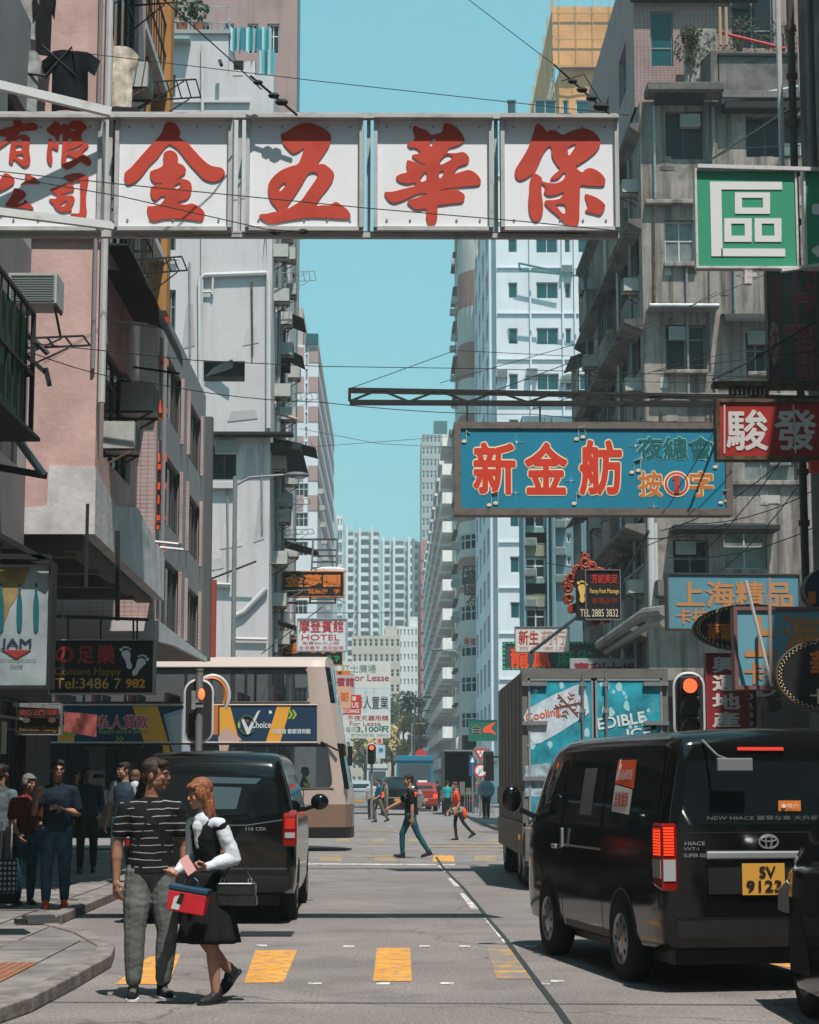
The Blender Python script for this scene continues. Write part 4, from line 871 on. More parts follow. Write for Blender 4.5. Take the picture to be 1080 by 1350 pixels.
# --- tall white block
RW = thing('white_block', 'tall clean white block with small teal windows behind the shop signs', 'building', (7, 135, 0))
hf = []; teal = []
for k in range(-3, 10):
    zc = Zp(322 + 60.3 * k, 135)
    for a, c, hh in ((671, 683, 11), (708, 737, 11.5), (746, 754, 11), (764, 781, 11)):
        p, q = P(a, 500, 135).x, P(c, 500, 135).x; hf.append((p, q, zc - hh * 135 / 2624, zc + hh * 135 / 2624))
        teal.append(k < 2)
hs = [(137.5 + 6 * j, 140.5 + 6 * j, 2 + 3.1 * k, 3.9 + 3.1 * k) for j in range(4) for k in range(1, 15)]
x0 = P(655, 500, 135).x
shell(RW, 'wall', whiteb, x0, P(800, 500, 135).x, 135, 160, 0, Zp(228, 135), hf, (), 'l', rev=.25)
for h, t_ in zip(hf, teal): window(RW, 'f', 135, *h, nx=1 if h[1] - h[0] < 1.2 else 2, tr=0, fm=frame_w, gl=glass_t, fw=.06)
b = MB(); wall(b, 'l', x0 - .45, 135.9, 160, 3, Zp(240, 135), hs, .3); b.add([(x0 - .45, 135.9, 3), (x0 - .003, 135.9, 3), (x0 - .003, 135.9, Zp(240, 135)), (x0 - .45, 135.9, Zp(240, 135))], [(0, 1, 2, 3)]); b.build('street_bay', whiteb, RW, recalc=False)
for h in hs: window(RW, 'l', x0 - .45, *h, nx=2, tr=.6, fm=frame_d, d=.2, sub=False)
for k in range(12): MB().box(P(656, 500, 135).x, 134.86, Zp(352 + 60.3 * (k - 2), 135) - .08, P(800, 500, 135).x, 134.997, Zp(352 + 60.3 * (k - 2), 135)).build('floor_band', whiteb, RW)
for px in (699, 742, 758, 789): MB().box(P(px, 500, 135).x, 134.8, 4, P(px + 2.2, 500, 135).x, 134.99, Zp(232, 135)).build('drain_pipe', whiteb, RW)
fr = MB(); fr.bar(P(684, 347, 134), P(741, 359, 134), .12); fr.bar(P(684, 347, 133), P(686, 356, 133), .12); fr.bar(P(684, 356, 133), P(778, 365, 133), .12); fr.build('empty_sign_frame', mat('teal steel', (.03, .14, .15), .6), RW)
for px, py in ((662, 498), (702, 496), (748, 505), (668, 596), (694, 634), (748, 360)): aircon(RW, P(px, py, 134.4).x, 134.5, Zp(py, 135), 0, 1.2)
# --- curved front block with striped bands
RS = thing('curved_corner_building', 'old block with curved corner banded white and terracotta, right side of the street', 'building', (6, 160, 0))
zt = Zp(262, 160)
xr = P(640, 700, 160).x; xl = P(607, 700, 160).x; Rr = 3.0
def curve(xl, xr, Y, r, z):
    out = [(xr, Y, z)]
    for i in range(0, 7): a = R(90 * i / 6); out.append((xl + r - r * math.sin(a), Y + r - r * math.cos(a), z))
    out.append((xl, Y + 13, z)); return out
edges = [(305, 352, 1), (352, 386, 0), (386, 402, 1), (402, 434, 0), (434, 452, 1), (452, 482, 0), (482, 520, 1), (520, 548, 0), (548, 560, 1)]
pyb = [262, 305, 355, 401, 448, 496, 543, 591, 638, 686, 708, 731, 783, 801, 827, 853, 867, 900, 920, 951]
kinds = 'wpwpwpwpwGwpPGpwGwGw'
floors = [305 + 47.4 * k for k in range(14)]
b = MB(); bp = MB(); bg_ = MB()
for k in range(-1, 14):
    t0 = 305 + 47.4 * k
    wt, wb = t0 + 17, t0 + 38                          # the strip of windows in each storey
    zw1, zw0 = Zp(wt, 160), Zp(wb, 160); z1, z0 = Zp(t0, 160), Zp(t0 + 47.4, 160)
    if z0 < 3: continue
    tgt = bp if (k % 2 == 1 and k < 8) or k in (9,) else b
    blind = k < 7
    if blind:
        tgt.grid([curve(xl, xr, 160, Rr, z0), curve(xl, xr, 160, Rr, z1)])
        for j in range(2): y = 165 + j * 4.6; wn = (y, y + 1.6, z0 + .9, z0 + 2.2); bg_.box(xl - .03, y, wn[2], xl - .01, y + 1.6, wn[3])
    else:
        tgt.grid([curve(xl, xr, 160, Rr, zw1), curve(xl, xr, 160, Rr, z1)]); tgt.grid([curve(xl, xr, 160, Rr, z0), curve(xl, xr, 160, Rr, zw0)])
        g = MB(); g.grid([[Vector(p) + Vector((.12, .12, 0)) for p in curve(xl, xr, 160, Rr, zw0)], [Vector(p) + Vector((.12, .12, 0)) for p in curve(xl, xr, 160, Rr, zw1)]])
        cu_ = curve(xl, xr, 160, Rr, 0)
        w = link('window', g.mesh('window', glass, wloc(RS), recalc=False), RS)
        f = MB(); pts = [Vector(cu_[0]) + (Vector(cu_[1]) - Vector(cu_[0])) * t for t in (0, .33, .66)] + [Vector(q) for q in cu_[1:8]] + [Vector((xl, 163 + 4 * j, 0)) for j in range(1, 3)]
        for q in pts: f.bar(q + Vector((.04, .02, zw0)), q + Vector((.04, .02, zw1)), .1)
        for zz in (zw0 + .04, zw1 - .04, zw0 + (zw1 - zw0) * .6):
            for q, r_ in zip(pts, pts[1:]): f.bar(q + Vector((.05, .02, zz)), r_ + Vector((.05, .02, zz)), .07)
        link('frame', f.mesh('frame', frame_w, wloc(RS)), w)
b.build('white_band', band_w, RS, smooth=50, recalc=False); bp.build('terracotta_band', band_p, RS, smooth=50, recalc=False); bg_.build('side_windows', glass, RS)['kind'] = 'stuff'
MB().box(xl + .4, 160.4 + Rr, 3, xr + 3, 173, zt - .2).box(xl + Rr, 160.5, 3, xr + 3, 172.9, zt - .3).build('room', dark, RS)
MB().prism([(p[0], p[1]) for p in curve(xl, xr + .01, 160, Rr, 0)] + [(xr, 173)], zt, zt + .2, 'z').build('roof', band_w, RS)
for k in range(14):
    z = Zp(308 + 47.4 * k, 160)
    if z > 4: MB().box(xl - .35, 166, z - .05, xl - .003, 172.9, z + .1).build('floor_ledge', concd, RS)
    for j, y in enumerate((164, 168.5)):
        if (k * 3 + j) % 4 != 1 and z > 5: aircon(RS, xl - .5, y + (k % 3), z - 1.6, R(-90), 1.2, False)
b = MB(); wall(b, 'f', 160.8, xl + .5, xr + 3, 0, 3, [(xl + 1, xr, 0, 2.6)], .3); wall(b, 'l', xl + .5, 160.8, 173, 0, 3, [(163, 170, 0, 2.6)], .3); b.build('shopfront', mat('dark shopfront', 'ffffff'), RS, recalc=False)
for i, (s, px, py, hh) in enumerate((('昭', 618, 757, 1.4), ('園', 620, 774, 1.4), ('為', 621, 790, 1.3))):
    p = P(px + 3, py, 159.9); put_text(s, mat('sooty relief letters', (.10, .07, .06), .8), RS, p.x - wloc(RS).x, -.35, p.z, h=hh, bold=.02, name='letter')
# --- grey balcony terrace
RB = thing('balcony_building', 'grey terrace block of stacked balconies beside the striped curved corner', 'building', (7.3, 200, 0))
zt = 37; xb = P(600, 800, 202).x
shell(RB, 'wall', mat('balcony grey', (.55, .52, .50), .9, var=.1, vs=.3, streak=.3), xb, xb + 14, 200, 330, 0, zt, (), [(y, y + 4, z, z + 1.7) for y in range(204, 326, 12) for z in [3.4 + 3.0 * k for k in range(13)] if z + 2 < zt], 'l', rev=.5)
for k in range(13):
    z = 3 + 3.0 * k
    if z + 1 > zt: break
    for j, y in enumerate(range(201, 326, 12)):
        MB().box(xb - 1.3, y, z, xb - .003, y + 9.5, z + .18).box(xb - 1.3, y, z + .18, xb - 1.2, y + 9.5, z + 1.15).box(xb - 1.2, y, z + .18, xb - .003, y + .1, z + 1.15).build('balcony', mat('balcony white', (.78, .76, .74), .9, streak=.3), RB)
MB().box(xb - .6, 199.7, zt, xb + 12, 330, zt + .5).build('roof_edge', concd, RB)
for k in range(12):
    z = 3 + 3.0 * k
    if z + 2.6 > zt: break
    MB().box(xb + .3, 198.9, z, xb + 3.6, 199.99, z + .18).box(xb + .3, 198.9, z + .18, xb + 3.6, 199.0, z + 1.1).build('balcony', mat('balcony white', 'ffffff'), RB)
    window(RB, 'f', 199.9, xb + .9, xb + 3.0, z + .9, z + 2.3, nx=3, tr=.6, fm=frame_g, sub=False, d=.02, fw=.1)
PS = thing('pink_slab_building', 'thin pinkish red slab block at the far right of the street', 'building', (P(564, 800, 340).x, 340, 0))
MB().box(P(555, 800, 340).x, 340, 0, P(574, 800, 340).x + 8, 380, Zp(712, 340)).build('wall', pinkf, PS)
MB().box(P(572, 800, 335).x, 335, 0, P(577, 800, 335).x, 345, Zp(700, 335)).build('white_pier', farw, PS)
for k in range(18): MB().box(P(555.2, 800, 339.9).x, 339.86, 4 + k * 2.1, P(571, 800, 339.9).x, 339.99, 4.12 + k * 2.1).build('floor_line', mat('pink joint', (.26, .13, .13), .9), PS)
# --- tower wrapped in orange net and bamboo
ST = thing('scaffolded_tower', 'tall tower wrapped in orange netting on bamboo scaffolding behind the banner', 'building', (P(740, 50, 180).x, 180, 0))
xa = P(736, 12, 180).x; z1 = Zp(12, 180)
MB().box(xa + 1, 181, 20, xa + 22, 214, z1 - 2).build('tower', farc, ST)
b = MB(); n = 26
b.grid([[(xa + 22 * i / n, 180 + .05 * math.sin(i * 1.7), z) for i in range(n + 1)] for z in [20 + (z1 - 6 - 20) * k / 16 for k in range(17)]])
b.grid([[(xa + .06 * math.sin(i * 1.3 + z * .1), 180 + 34 * i / n, z) for i in range(n + 1)] for z in [20 + (z1 - 6 - 20) * k / 16 for k in range(17)]])
b.grid([[(xa - .6 + 22.6 * i / n, 179.2, z) for i in range(n + 1)] for z in (z1 - 6, z1 - 3, z1)]); b.grid([[(xa - .6, 180 + 34 * i / n, z) for i in range(n + 1)] for z in (z1 - 6, z1 - 3, z1)])
b.build('netting', netm, ST, smooth=60, recalc=False)
b = MB()
for i in range(14): b.bar((xa + i * 1.6, 178.9, z1 - 5.9), (xa + i * 1.6, 178.9, z1 + 2.5 + (i % 3) * .6), .06)
for i in range(22): b.bar((xa - .45, 180 + i * 1.6, 30), (xa - .45, 180 + i * 1.6, z1 + 1.2 + (i % 3) * .6), .08)
for k in range(40): b.bar((xa - .5, 180, z1 - 45 + k * 1.15), (xa - .5, 214, z1 - 45 + k * 1.15), .05)
for k in range(4): b.bar((xa - .5, 178.8, z1 - 6 + k * 2.6), (xa + 22, 178.8, z1 - 6 + k * 2.6), .09)
b.build('bamboo_scaffold', bamboo, ST)['kind'] = 'stuff'
# ================================================================== SIGNS
def M(n, c, **k): return mat(n, c, k.pop('rough', .6), **k)
red_p = M('sign red', (.55, .03, .018)); white_p = M('sign white', (.78, .78, .81), dirt=.25, ds=1.5, dcol=(.55, .53, .53), streak=.25); black_p = M('sign black', (.012, .012, .013)); orange_p = M('sign orange', (.62, .17, .03)); yellow_p = M('sign cream yellow', (.72, .45, .12)); cream_p = M('sign cream', (.7, .6, .42))
class Sign:
    def __init__(s, name, label, Y, x0, y0, x1, y1, th=.2, face=None, frame=None, fw=3, cat='sign', group=None, part='panel', round_=False, tilt=0):
        a, c = P(x0, y1, Y), P(x1, y0, Y); s.Y = Y; s.o = thing(name, label, cat, ((a.x + c.x) / 2, Y, (a.z + c.z) / 2), tilt, group); s.c = s.o.location.copy(); s.k = Y / 2624
        w, h = c.x - a.x, c.z - a.z; s.w = w; s.h = h; s.root = s.o
        f = fw * s.k
        if face and not round_:
            link(part, MB().box(-w / 2 + f, 0, -h / 2 + f, w / 2 - f, th, h / 2 - f).mesh(part, face), s.o, bevel=.005)
            if frame: link('frame', MB().box(-w / 2, -.03, -h / 2, w / 2, th + .01, -h / 2 + f).box(-w / 2, -.03, h / 2 - f, w / 2, th + .01, h / 2).box(-w / 2, -.029, -h / 2 + f, -w / 2 + f, th + .009, h / 2 - f).box(w / 2 - f, -.029, -h / 2 + f, w / 2, th + .009, h / 2 - f).mesh('frame', frame), s.o)
        elif face:
            pts = [(w / 2 * math.cos(R(q)), h / 2 * math.sin(R(q))) for q in range(0, 360, 6)]
            link(part, MB().prism(pts, 0, th).mesh(part, face), s.o)
            if frame: link('frame', MB().tube([(p[0] * 1.0, 0, p[1] * 1.0) for p in pts + pts[:1]], f, 6, cap=False).mesh('frame', frame), s.o)
    def L(s, px, py): p = P(px, py, s.Y); return p.x - s.c.x, p.z - s.c.z
    def T(s, txt, x0, y0, x1, y1, m, bold=.012, out=None, ow=.03, y=0, name='lettering', **k):
        a = s.L(x0, y1); c = s.L(x1, y0); w, h = c[0] - a[0], c[1] - a[1]
        k.setdefault('depth', .008); d = k.pop('depth')
        if out: put_text(txt, out, s.root, (a[0] + c[0]) / 2, y - .001, (a[1] + c[1]) / 2, w * (1 + ow), h * (1 + ow * w / h * .8 if h < w else 1 + ow), name='lettering_outline', bold=bold + ow * .9, depth=d * .5, **k)
        return put_text(txt, m, s.root, (a[0] + c[0]) / 2, y - .001, (a[1] + c[1]) / 2, w, h, name=name, bold=bold, depth=d, **k)
    def box(s, name, x0, y0, x1, y1, m, d0=-.01, d1=0):
        a = s.L(x0, y1); c = s.L(x1, y0); return link(name, MB().box(a[0], d0, a[1], c[0], d1, c[1]).mesh(name, m), s.root)
    def shape(s, name, loops, m, y=-.006, depth=.01, k=4):
        lp = [[s.L(*q) for q in l] for l in loops]; return link(name, outline_mesh(name, lp, depth, m, k), s.root, (0, y, 0))
    def line(s, name, pts, w, m, y=-.01, n=6):
        b = MB(); q = [(*s.L(*p), ) for p in pts]; b.tube([(a[0], y, a[1]) for a in q], w * s.k, n); return link(name, b.mesh(name, m), s.root)
# ---- the long white banner sign
YB = 20.2
ban = Sign('banner_sign', 'long white five-panel sign with red brush characters spanning the street', YB, -30, 153, 813, 306)
ban_red = M('banner red', (.52, .055, .03), var=.12, vs=3, dirt=.25, ds=3, dcol=(.2, .03, .02))
bfr = M('banner frame', (.45, .44, .44), dirt=.6, ds=3, dcol=(.12, .1, .09))
zo = lambda ox, oy, s, L: [[(ox + x / s, oy + y / s) for x, y in l] for l in L]
K = 3.176
glyphs = {
 '金': zo(150, 145, K, [[(205,90),(215,60),(238,52),(265,65),(279,95),(277,118),(310,140),(345,178),(375,210),(410,235),(450,243),(466,262),(460,285),(440,297),(412,302),(378,290),(350,262),(325,235),(300,205),(275,172),(250,152),(232,146),(210,165),(185,200),(150,235),(120,275),(95,300),(65,314),(50,305),(46,268),(75,240),(110,200),(150,155),(180,125)],
   [(208,195),(215,178),(238,170),(262,182),(270,205),(270,222),(290,232),(303,250),(298,268),(280,280),(262,292),(290,290),(318,300),(328,325),(322,355),(305,375),(275,385),(268,393),(300,398),(330,393),(362,410),(380,430),(378,452),(365,466),(320,460),(270,457),(215,458),(175,467),(155,462),(147,445),(141,408),(165,404),(190,398),(200,392),(215,372),(215,362),(200,362),(178,380),(162,370),(155,350),(158,325),(190,315),(205,310),(190,307),(172,306),(157,290),(153,262),(170,252),(190,245),(208,230)], [(258,316),(280,306),(274,328),(258,330)]]),
 '五': zo(150, 145, K, [[(700,105),(720,95),(760,70),(808,55),(850,65),(890,85),(910,110),(905,145),(885,180),(855,225),(880,228),(905,245),(922,265),(920,290),(900,325),(875,355),(855,385),(850,402),(880,400),(905,400),(930,386),(955,400),(980,420),(991,440),(988,455),(960,458),(900,454),(830,452),(760,460),(700,470),(665,478),(635,468),(612,450),(615,438),(645,435),(670,428),(690,425),(680,408),(660,385),(648,350),(648,315),(665,285),(700,255),(740,238),(770,228),(785,200),(795,162),(775,175),(750,182),(725,160),(708,135)],
   [(830,262),(850,265),(853,280),(835,310),(810,345),(785,380),(755,400),(730,414),(724,410),(740,385),(765,350),(790,310),(812,272)], [(692,335),(700,318),(714,306),(720,312),(712,328),(698,341)]]),
 '華': zo(490, 145, K, [[(172,85),(180,68),(205,78),(232,88),(250,105),(275,100),(295,92),(302,62),(318,58),(345,68),(370,90),(388,120),(385,135),(355,152),(325,160),(318,180),(350,182),(385,178),(405,195),(408,215),(395,228),(365,238),(350,255),(340,270),(375,260),(410,253),(440,270),(457,295),(450,315),(410,320),(350,325),(300,332),(285,340),(320,335),(355,335),(385,352),(390,370),(378,388),(340,392),(300,398),(278,402),(276,430),(272,465),(250,487),(235,475),(228,445),(228,415),(190,418),(165,405),(150,385),(185,370),(215,360),(232,352),(200,350),(170,362),(130,380),(95,390),(70,378),(54,347),(90,343),(140,330),(185,318),(180,305),(150,310),(115,300),(103,282),(120,270),(150,260),(146,235),(150,212),(175,218),(215,235),(225,230),(200,218),(175,200),(172,190),(205,180),(185,160),(160,158),(150,140),(175,130),(180,110)],
   [(205,285),(228,260),(230,290),(215,302),(205,298)], [(283,262),(300,256),(298,275),(285,288)], [(287,215),(310,190),(332,190),(335,205),(310,222),(290,230)], [(245,135),(262,120),(270,122),(258,142),(246,155)]]),
 '保': zo(490, 145, K, [[(690,62),(715,70),(733,92),(750,85),(775,90),(800,105),(835,90),(880,78),(920,88),(950,115),(957,145),(940,175),(905,205),(870,228),(855,240),(880,262),(895,250),(920,245),(955,262),(977,290),(972,318),(940,320),(900,318),(875,318),(872,360),(870,420),(868,470),(850,487),(825,485),(800,465),(775,440),(745,415),(725,392),(730,380),(765,378),(790,370),(805,345),(775,355),(740,360),(722,345),(728,325),(713,310),(712,350),(718,400),(715,440),(698,465),(680,466),(662,440),(656,390),(660,340),(662,300),(675,270),(650,285),(625,295),(605,285),(600,255),(620,220),(650,170),(670,120)],
   [(700,225),(720,180),(740,155),(752,160),(755,195),(775,230),(790,248),(775,262),(755,280),(750,292),(780,288),(805,262),(812,270),(800,295),(770,308),(740,306),(716,300),(712,285),(695,272),(684,262)], [(822,160),(845,145),(855,148),(840,175),(825,192)], [(770,398),(800,395),(812,405),(808,435),(795,430),(780,412)], [(893,355),(915,358),(945,370),(975,395),(975,415),(958,440),(930,435),(895,425),(905,410),(900,385)]]),
}
q = 6.75
small = [zo(0, 140, q, l) for l in (
 [[(-60,230),(0,215),(60,195),(125,175),(115,118),(150,113),(190,130),(210,158),(290,148),(330,165),(342,190),(325,212),(260,220),(190,225),(165,250),(160,265),(200,255),(245,262),(268,290),(265,350),(262,400),(272,470),(265,520),(225,543),(185,520),(140,478),(125,480),(115,515),(85,500),(85,440),(95,370),(100,310),(50,345),(0,378),(-30,390),(0,340),(60,290),(40,270),(0,268),(-50,280)], [(135,310),(180,290),(200,310),(190,328),(150,325)], [(145,365),(185,350),(205,372),(195,395),(150,400),(140,385)], [(145,440),(195,430),(212,450),(205,475),(165,465)]],
 [[(415,215),(450,180),(490,142),(525,155),(550,178),(570,155),(600,175),(640,140),(680,122),(720,135),(760,165),(775,195),(735,235),(725,270),(728,300),(745,325),(780,340),(790,360),(750,395),(735,425),(780,450),(810,485),(812,515),(795,530),(750,515),(720,495),(660,535),(600,563),(560,540),(548,490),(555,380),(560,290),(555,240),(530,270),(525,340),(522,385),(500,388),(470,375),(465,420),(470,480),(460,528),(430,500),(418,440),(425,370),(438,295),(460,300),(475,330),(490,340),(500,310),(490,275),(450,250)], [(622,208),(670,205),(672,222),(640,222)], [(605,300),(628,285),(640,300),(615,345)], [(600,395),(680,370),(720,345),(735,350),(690,395),(620,408)], [(595,450),(620,440),(665,465),(640,485),(595,500)]],
 [[(-60,700),(0,660),(45,600),(100,620),(130,650),(125,690),(80,725),(20,755),(-40,780)], [(225,615),(260,615),(310,635),(350,670),(350,690),(290,690),(220,690),(185,700),(235,655)], [(130,735),(190,745),(230,775),(228,805),(180,845),(140,868),(210,865),(218,835),(260,865),(295,900),(290,922),(210,910),(110,900),(50,888),(70,850),(110,790)]],
 [[(568,632),(620,610),(690,598),(750,610),(790,645),(785,700),(770,790),(768,880),(775,940),(765,985),(740,995),(690,985),(630,965),(660,955),(705,955),(715,900),(718,780),(715,700),(718,670),(680,670),(635,682),(600,660)], [(450,745),(500,725),(530,715),(590,690),(640,700),(660,725),(655,755),(600,770),(540,790),(600,800),(645,798),(668,830),(650,880),(635,900),(640,935),(600,940),(550,945),(500,915),(480,880),(440,830),(500,825),(510,790),(470,770)], [(540,890),(560,860),(595,845),(600,865),(570,890),(545,900)]])]
for (a, c, gl) in ((-30, 134, small), (153, 305, [glyphs['金']]), (326, 477, [glyphs['五']]), (495, 647, [glyphs['華']]), (663, 812, [glyphs['保']])):
    p = ban.L(a, 301); r_ = ban.L(c, 157)
    pan = link('panel', MB().box(p[0], 0, p[1], r_[0], .16, r_[1]).mesh('panel', white_p), ban.o)
    t_ = .022; fr = MB(); fr.box(p[0] - .02, -.12, r_[1] - t_, r_[0] + .02, .17, r_[1] + .012).box(p[0] - .02, -.04, p[1] - .03, r_[0] + .02, .17, p[1] + t_ * .6).box(p[0] - .02, -.06, p[1], p[0] + t_, .17, r_[1]).box(r_[0] - t_, -.06, p[1], r_[0] + .02, .17, r_[1])
    link('frame', fr.mesh('frame', bfr), pan)
    rv = MB()
    for k in range(5):
        for zz in (p[1] + .09, r_[1] - .09): rv.cyl((p[0] + .12 + (r_[0] - p[0] - .24) * k / 4, -.012, zz), (p[0] + .12 + (r_[0] - p[0] - .24) * k / 4, .0, zz), .012, 6)
    link('rivets', rv.mesh('rivets', steel), pan)['kind'] = 'stuff'
    for g in gl:
        s = ban.shape('character', g, ban_red, y=-.008, depth=.012, k=4); s.parent = pan
rl = MB(); p = ban.L(-60, 306); r_ = ban.L(815, 152)
rl.box(p[0], .05, r_[1] - .02, r_[0], .13, r_[1] + .04).box(p[0], .05, p[1] - .03, r_[0], .13, p[1] + .03)
for px in (143, 315, 486, 655): x = ban.L(px, 200)[0]; rl.box(x - .02, .14, p[1], x + .02, .17, r_[1])
link('rail', rl.mesh('rail', bfr), ban.o)
b = MB(); b.bar(Vector(P(-20, 108, 19.6)), Vector(P(146, 148, 20.0)), .075, .09); tag(b.build('support_beam', steel_w), 'pale steel beam slanting down to the top left of the banner', 'beam')
b = MB(); b.bar(Vector(P(-20, 277, 19.6)), Vector(P(150, 298, 20.0)), .065, .08); tag(b.build('support_beam', steel_w), 'pale steel beam crossing the lower left of the banner', 'beam')
# ---- blue night club sign on its truss
YN = 33
nb = M('club blue', (.012, .21, .33), var=.08, vs=.8)
s = Sign('nightclub_sign', 'wide blue night club sign with big red characters and music notes', YN, 599, 557, 964, 679, .3, nb, M('club frame', (.16, .13, .115), dirt=.7, ds=5), 9)
club_red = M('club red', (.62, .045, .02)); pale = M('pale outline', (.85, .72, .5)); tealt = M('club dark teal', (.01, .12, .13)); pt2 = M('pale teal outline', (.25, .55, .5))
s.T('新', 624, 583, 680, 652, club_red, .05, pale, .05); s.T('金', 692, 583, 748, 652, club_red, .05, pale, .05); s.T('舫', 764, 580, 820, 653, club_red, .05, pale, .05)
s.T('夜總會', 841, 576, 940, 606, tealt, .04, pt2, .03); s.T('按', 842, 621, 873, 655, orange_p, .03, pale, .06); s.T('字', 909, 621, 940, 655, orange_p, .03, pale, .06)
cx, cz = s.L(892, 638); ring = lambda r, m, y: link('numeral_disc', MB().prism([(cx + r * math.cos(R(a)), cz + r * math.sin(R(a))) for a in range(0, 360, 12)], y, y + .004).mesh('numeral_disc', m), s.o)
ring(.225, pale, -.008); ring(.20, club_red, -.012); ring(.165, pale, -.016); ring(.148, nb, -.020); s.box('numeral', 889.5, 627, 895, 650, club_red, -.03, -.021); s.box('numeral', 887, 629, 889.5, 633, club_red, -.03, -.021)
for px, py, f in ((612, 576, 0), (645, 660, 1), (757, 658, 0), (760, 573, 1), (833, 617, 1), (943, 610, 0), (950, 657, 1)):
    a = s.L(px, py); b = MB(); k_ = .075
    for dx in ((0,) if not f else (0, .11)):
        b.ell((a[0] + dx, -.012, a[1] - .08 + dx * .3), (.045, .006, .032), 8); b.bar((a[0] + dx + .038, -.012, a[1] - .08 + dx * .3), (a[0] + dx + .038, -.012, a[1] + .12 + dx * .3), .018, .006)
    if f: b.bar((a[0] + .035, -.013, a[1] + .12), (a[0] + .15, -.013, a[1] + .153), .04, .006)
    else: b.bar((a[0] + .03, -.013, a[1] + .1), (a[0] + .10, -.013, a[1] + .06), .02, .006)
    link('music_note', b.mesh('music_note', cream_p), s.o)
star = M('sparkle', (.4, .75, .85))
for px, py, r in ((681, 583, .09), (838, 588, .08), (753, 634, .06), (680, 650, .06), (627, 630, .05), (846, 604, .05), (862, 668, .05), (930, 606, .05)):
    a = s.L(px, py); b = MB()
    for q_ in range(4): t_ = R(q_ * 45); rr = r * (1.6 if q_ % 2 == 0 else .8); b.bar((a[0] - rr * math.cos(t_), -.007, a[1] - rr * math.sin(t_)), (a[0] + rr * math.cos(t_), -.007, a[1] + rr * math.sin(t_)), .006, .003)
    b.ell((a[0], -.006, a[1]), (r * .25, .004, r * .25), 8); link('sparkle', b.mesh('sparkle', star), s.o)
tr = thing('roof_truss', 'long black steel truss reaching over the street above the blue sign', 'truss', P(460, 520, YN)); b = MB(); c = tr.location
a0, a1 = P(461, 513, YN) - c, P(1085, 524, YN) - c; b0, b1 = P(461, 529, YN) - c, P(1085, 532, YN) - c
for dy in (0, .22): 
    o_ = Vector((0, dy, 0)); b.bar(a0 + o_, a1 + o_, .05); b.bar(b0 + o_, b1 + o_, .05)
link('chord', b.mesh('chord', blk), tr); b = MB()
for k in range(16):
    t0, t1 = k / 16, (k + 1) / 16; u = a0.lerp(a1, t0) if k % 2 else b0.lerp(b1, t0); v = b0.lerp(b1, t1) if k % 2 else a0.lerp(a1, t1); b.bar(u, v, .035)
b.bar(a0, b0, .05); b.bar(a0, a0 + Vector((0, .22, 0)), .04)
link('brace', b.mesh('brace', blk), tr); b = MB()
for px in (616, 712, 937):
    u, v = P(px, 530, YN) - c, P(px, 560, YN) - c; b.bar(u, v, .03)
link('hanger', b.mesh('hanger', blk), tr)
# ---- green, red and grey signs at the right
gp = M('pawn green', (.035, .29, .16), dirt=.25, ds=2, dcol=(.01, .15, .08)); wf = M('rusty white frame', (.58, .56, .56), dirt=.7, ds=6, dcol=(.28, .1, .04))
s = Sign('green_sign', 'square green sign with one white block character', 30, 918, 223, 1050, 354, .15, gp, wf, 3)
wt = M('white enamel', (.72, .7, .7))
for q_ in ((936, 240, 1031, 250), (938, 250.1, 950.9, 338), (951, 328, 1035, 338)): s.box('character_stroke', *q_, wt, -.012)
for (a, b_, c, d) in ((969, 254, 1015, 282), (955, 288, 991, 319), (995, 288, 1030, 319)):
    for q_ in ((a, b_, c, b_ + 7), (a, d - 8, c, d), (a, b_ + 7, a + 9, d - 8), (c - 9, b_ + 7, c, d - 8)): s.box('character_stroke', *q_, wt, -.012)
s = Sign('green_sign', 'second green sign cut by the right edge of the photo', 30.02, 1062, 223, 1200, 354, .15, gp, wf, 3)
s.T('大', 1070, 240, 1180, 340, wt, .05)
tag(MB().bar(P(1030, 357, 29.9), P(1100, 347, 29.9), .12, .05).build('sign_bracket', steel_w), 'white steel bracket under the second green sign', 'bracket')
tag(MB().bar(P(920, 219, 29.95), P(1100, 224, 29.95), .06).bar(P(986, 357, 29.95), P(986, 375, 29.95), .12).build('sign_bracket', wf), 'rusty white rail carrying both green signs', 'bracket')
s = Sign('red_sign', 'weathered red sign with white cut-out characters, right of the blue sign', 30.5, 945, 526, 1130, 606, .25, M('shop red', (.36, .015, .012), dirt=.5, ds=3, dcol=(.05, .01, .01), streak=.6), rust, 5)
wm = M('letter off white', (.6, .55, .54)); s.T('駿', 958, 540, 1012, 594, wm, .03); s.T('發', 1022, 540, 1076, 594, wm, .03); s.T('坊', 1086, 540, 1125, 594, wm, .03)
for px in (952, 1046): s.line('tube_holder', [(px + (3 if px < 1000 else 0), 534), (px + 3, 598)], 1.2, wm)
b = MB()
for k in range(9): b.box(P(962 + k * 6, 519, 31).x, 31, Zp(519, 31), P(966 + k * 6, 519, 31).x, 31.1, Zp(510, 31))
b.box(P(940, 509, 31).x, 30.9, Zp(509, 31), P(1090, 509, 31).x, 31.2, Zp(503, 31)); tag(b.build('rusty_sign_mount', rust), 'rusted sign mount with orange bulbs above the red sign', 'sign mount')
s = Sign('grey_sign', 'faded grey sign with pink outlined characters, at the right edge', 33.2, 1014, 356, 1130, 512, .2, M('faded grey', (.10, .085, .09), dirt=.5, ds=2, streak=.4, dcol=(.2, .19, .2)), rust, 2)
pk = M('faded pink', (.33, .07, .075)); s.T('上', 1034, 360, 1066, 440, pk, .035, M('pale edge', (.4, .34, .36)), .02); s.T('海', 1062, 356, 1120, 410, pk, .02); s.T('龍', 1050, 430, 1090, 500, pk, .03, M('pale edge', 'ffffff'), .02); s.T('鄧\n家\n祖', 1016, 366, 1028, 420, pk, .02)
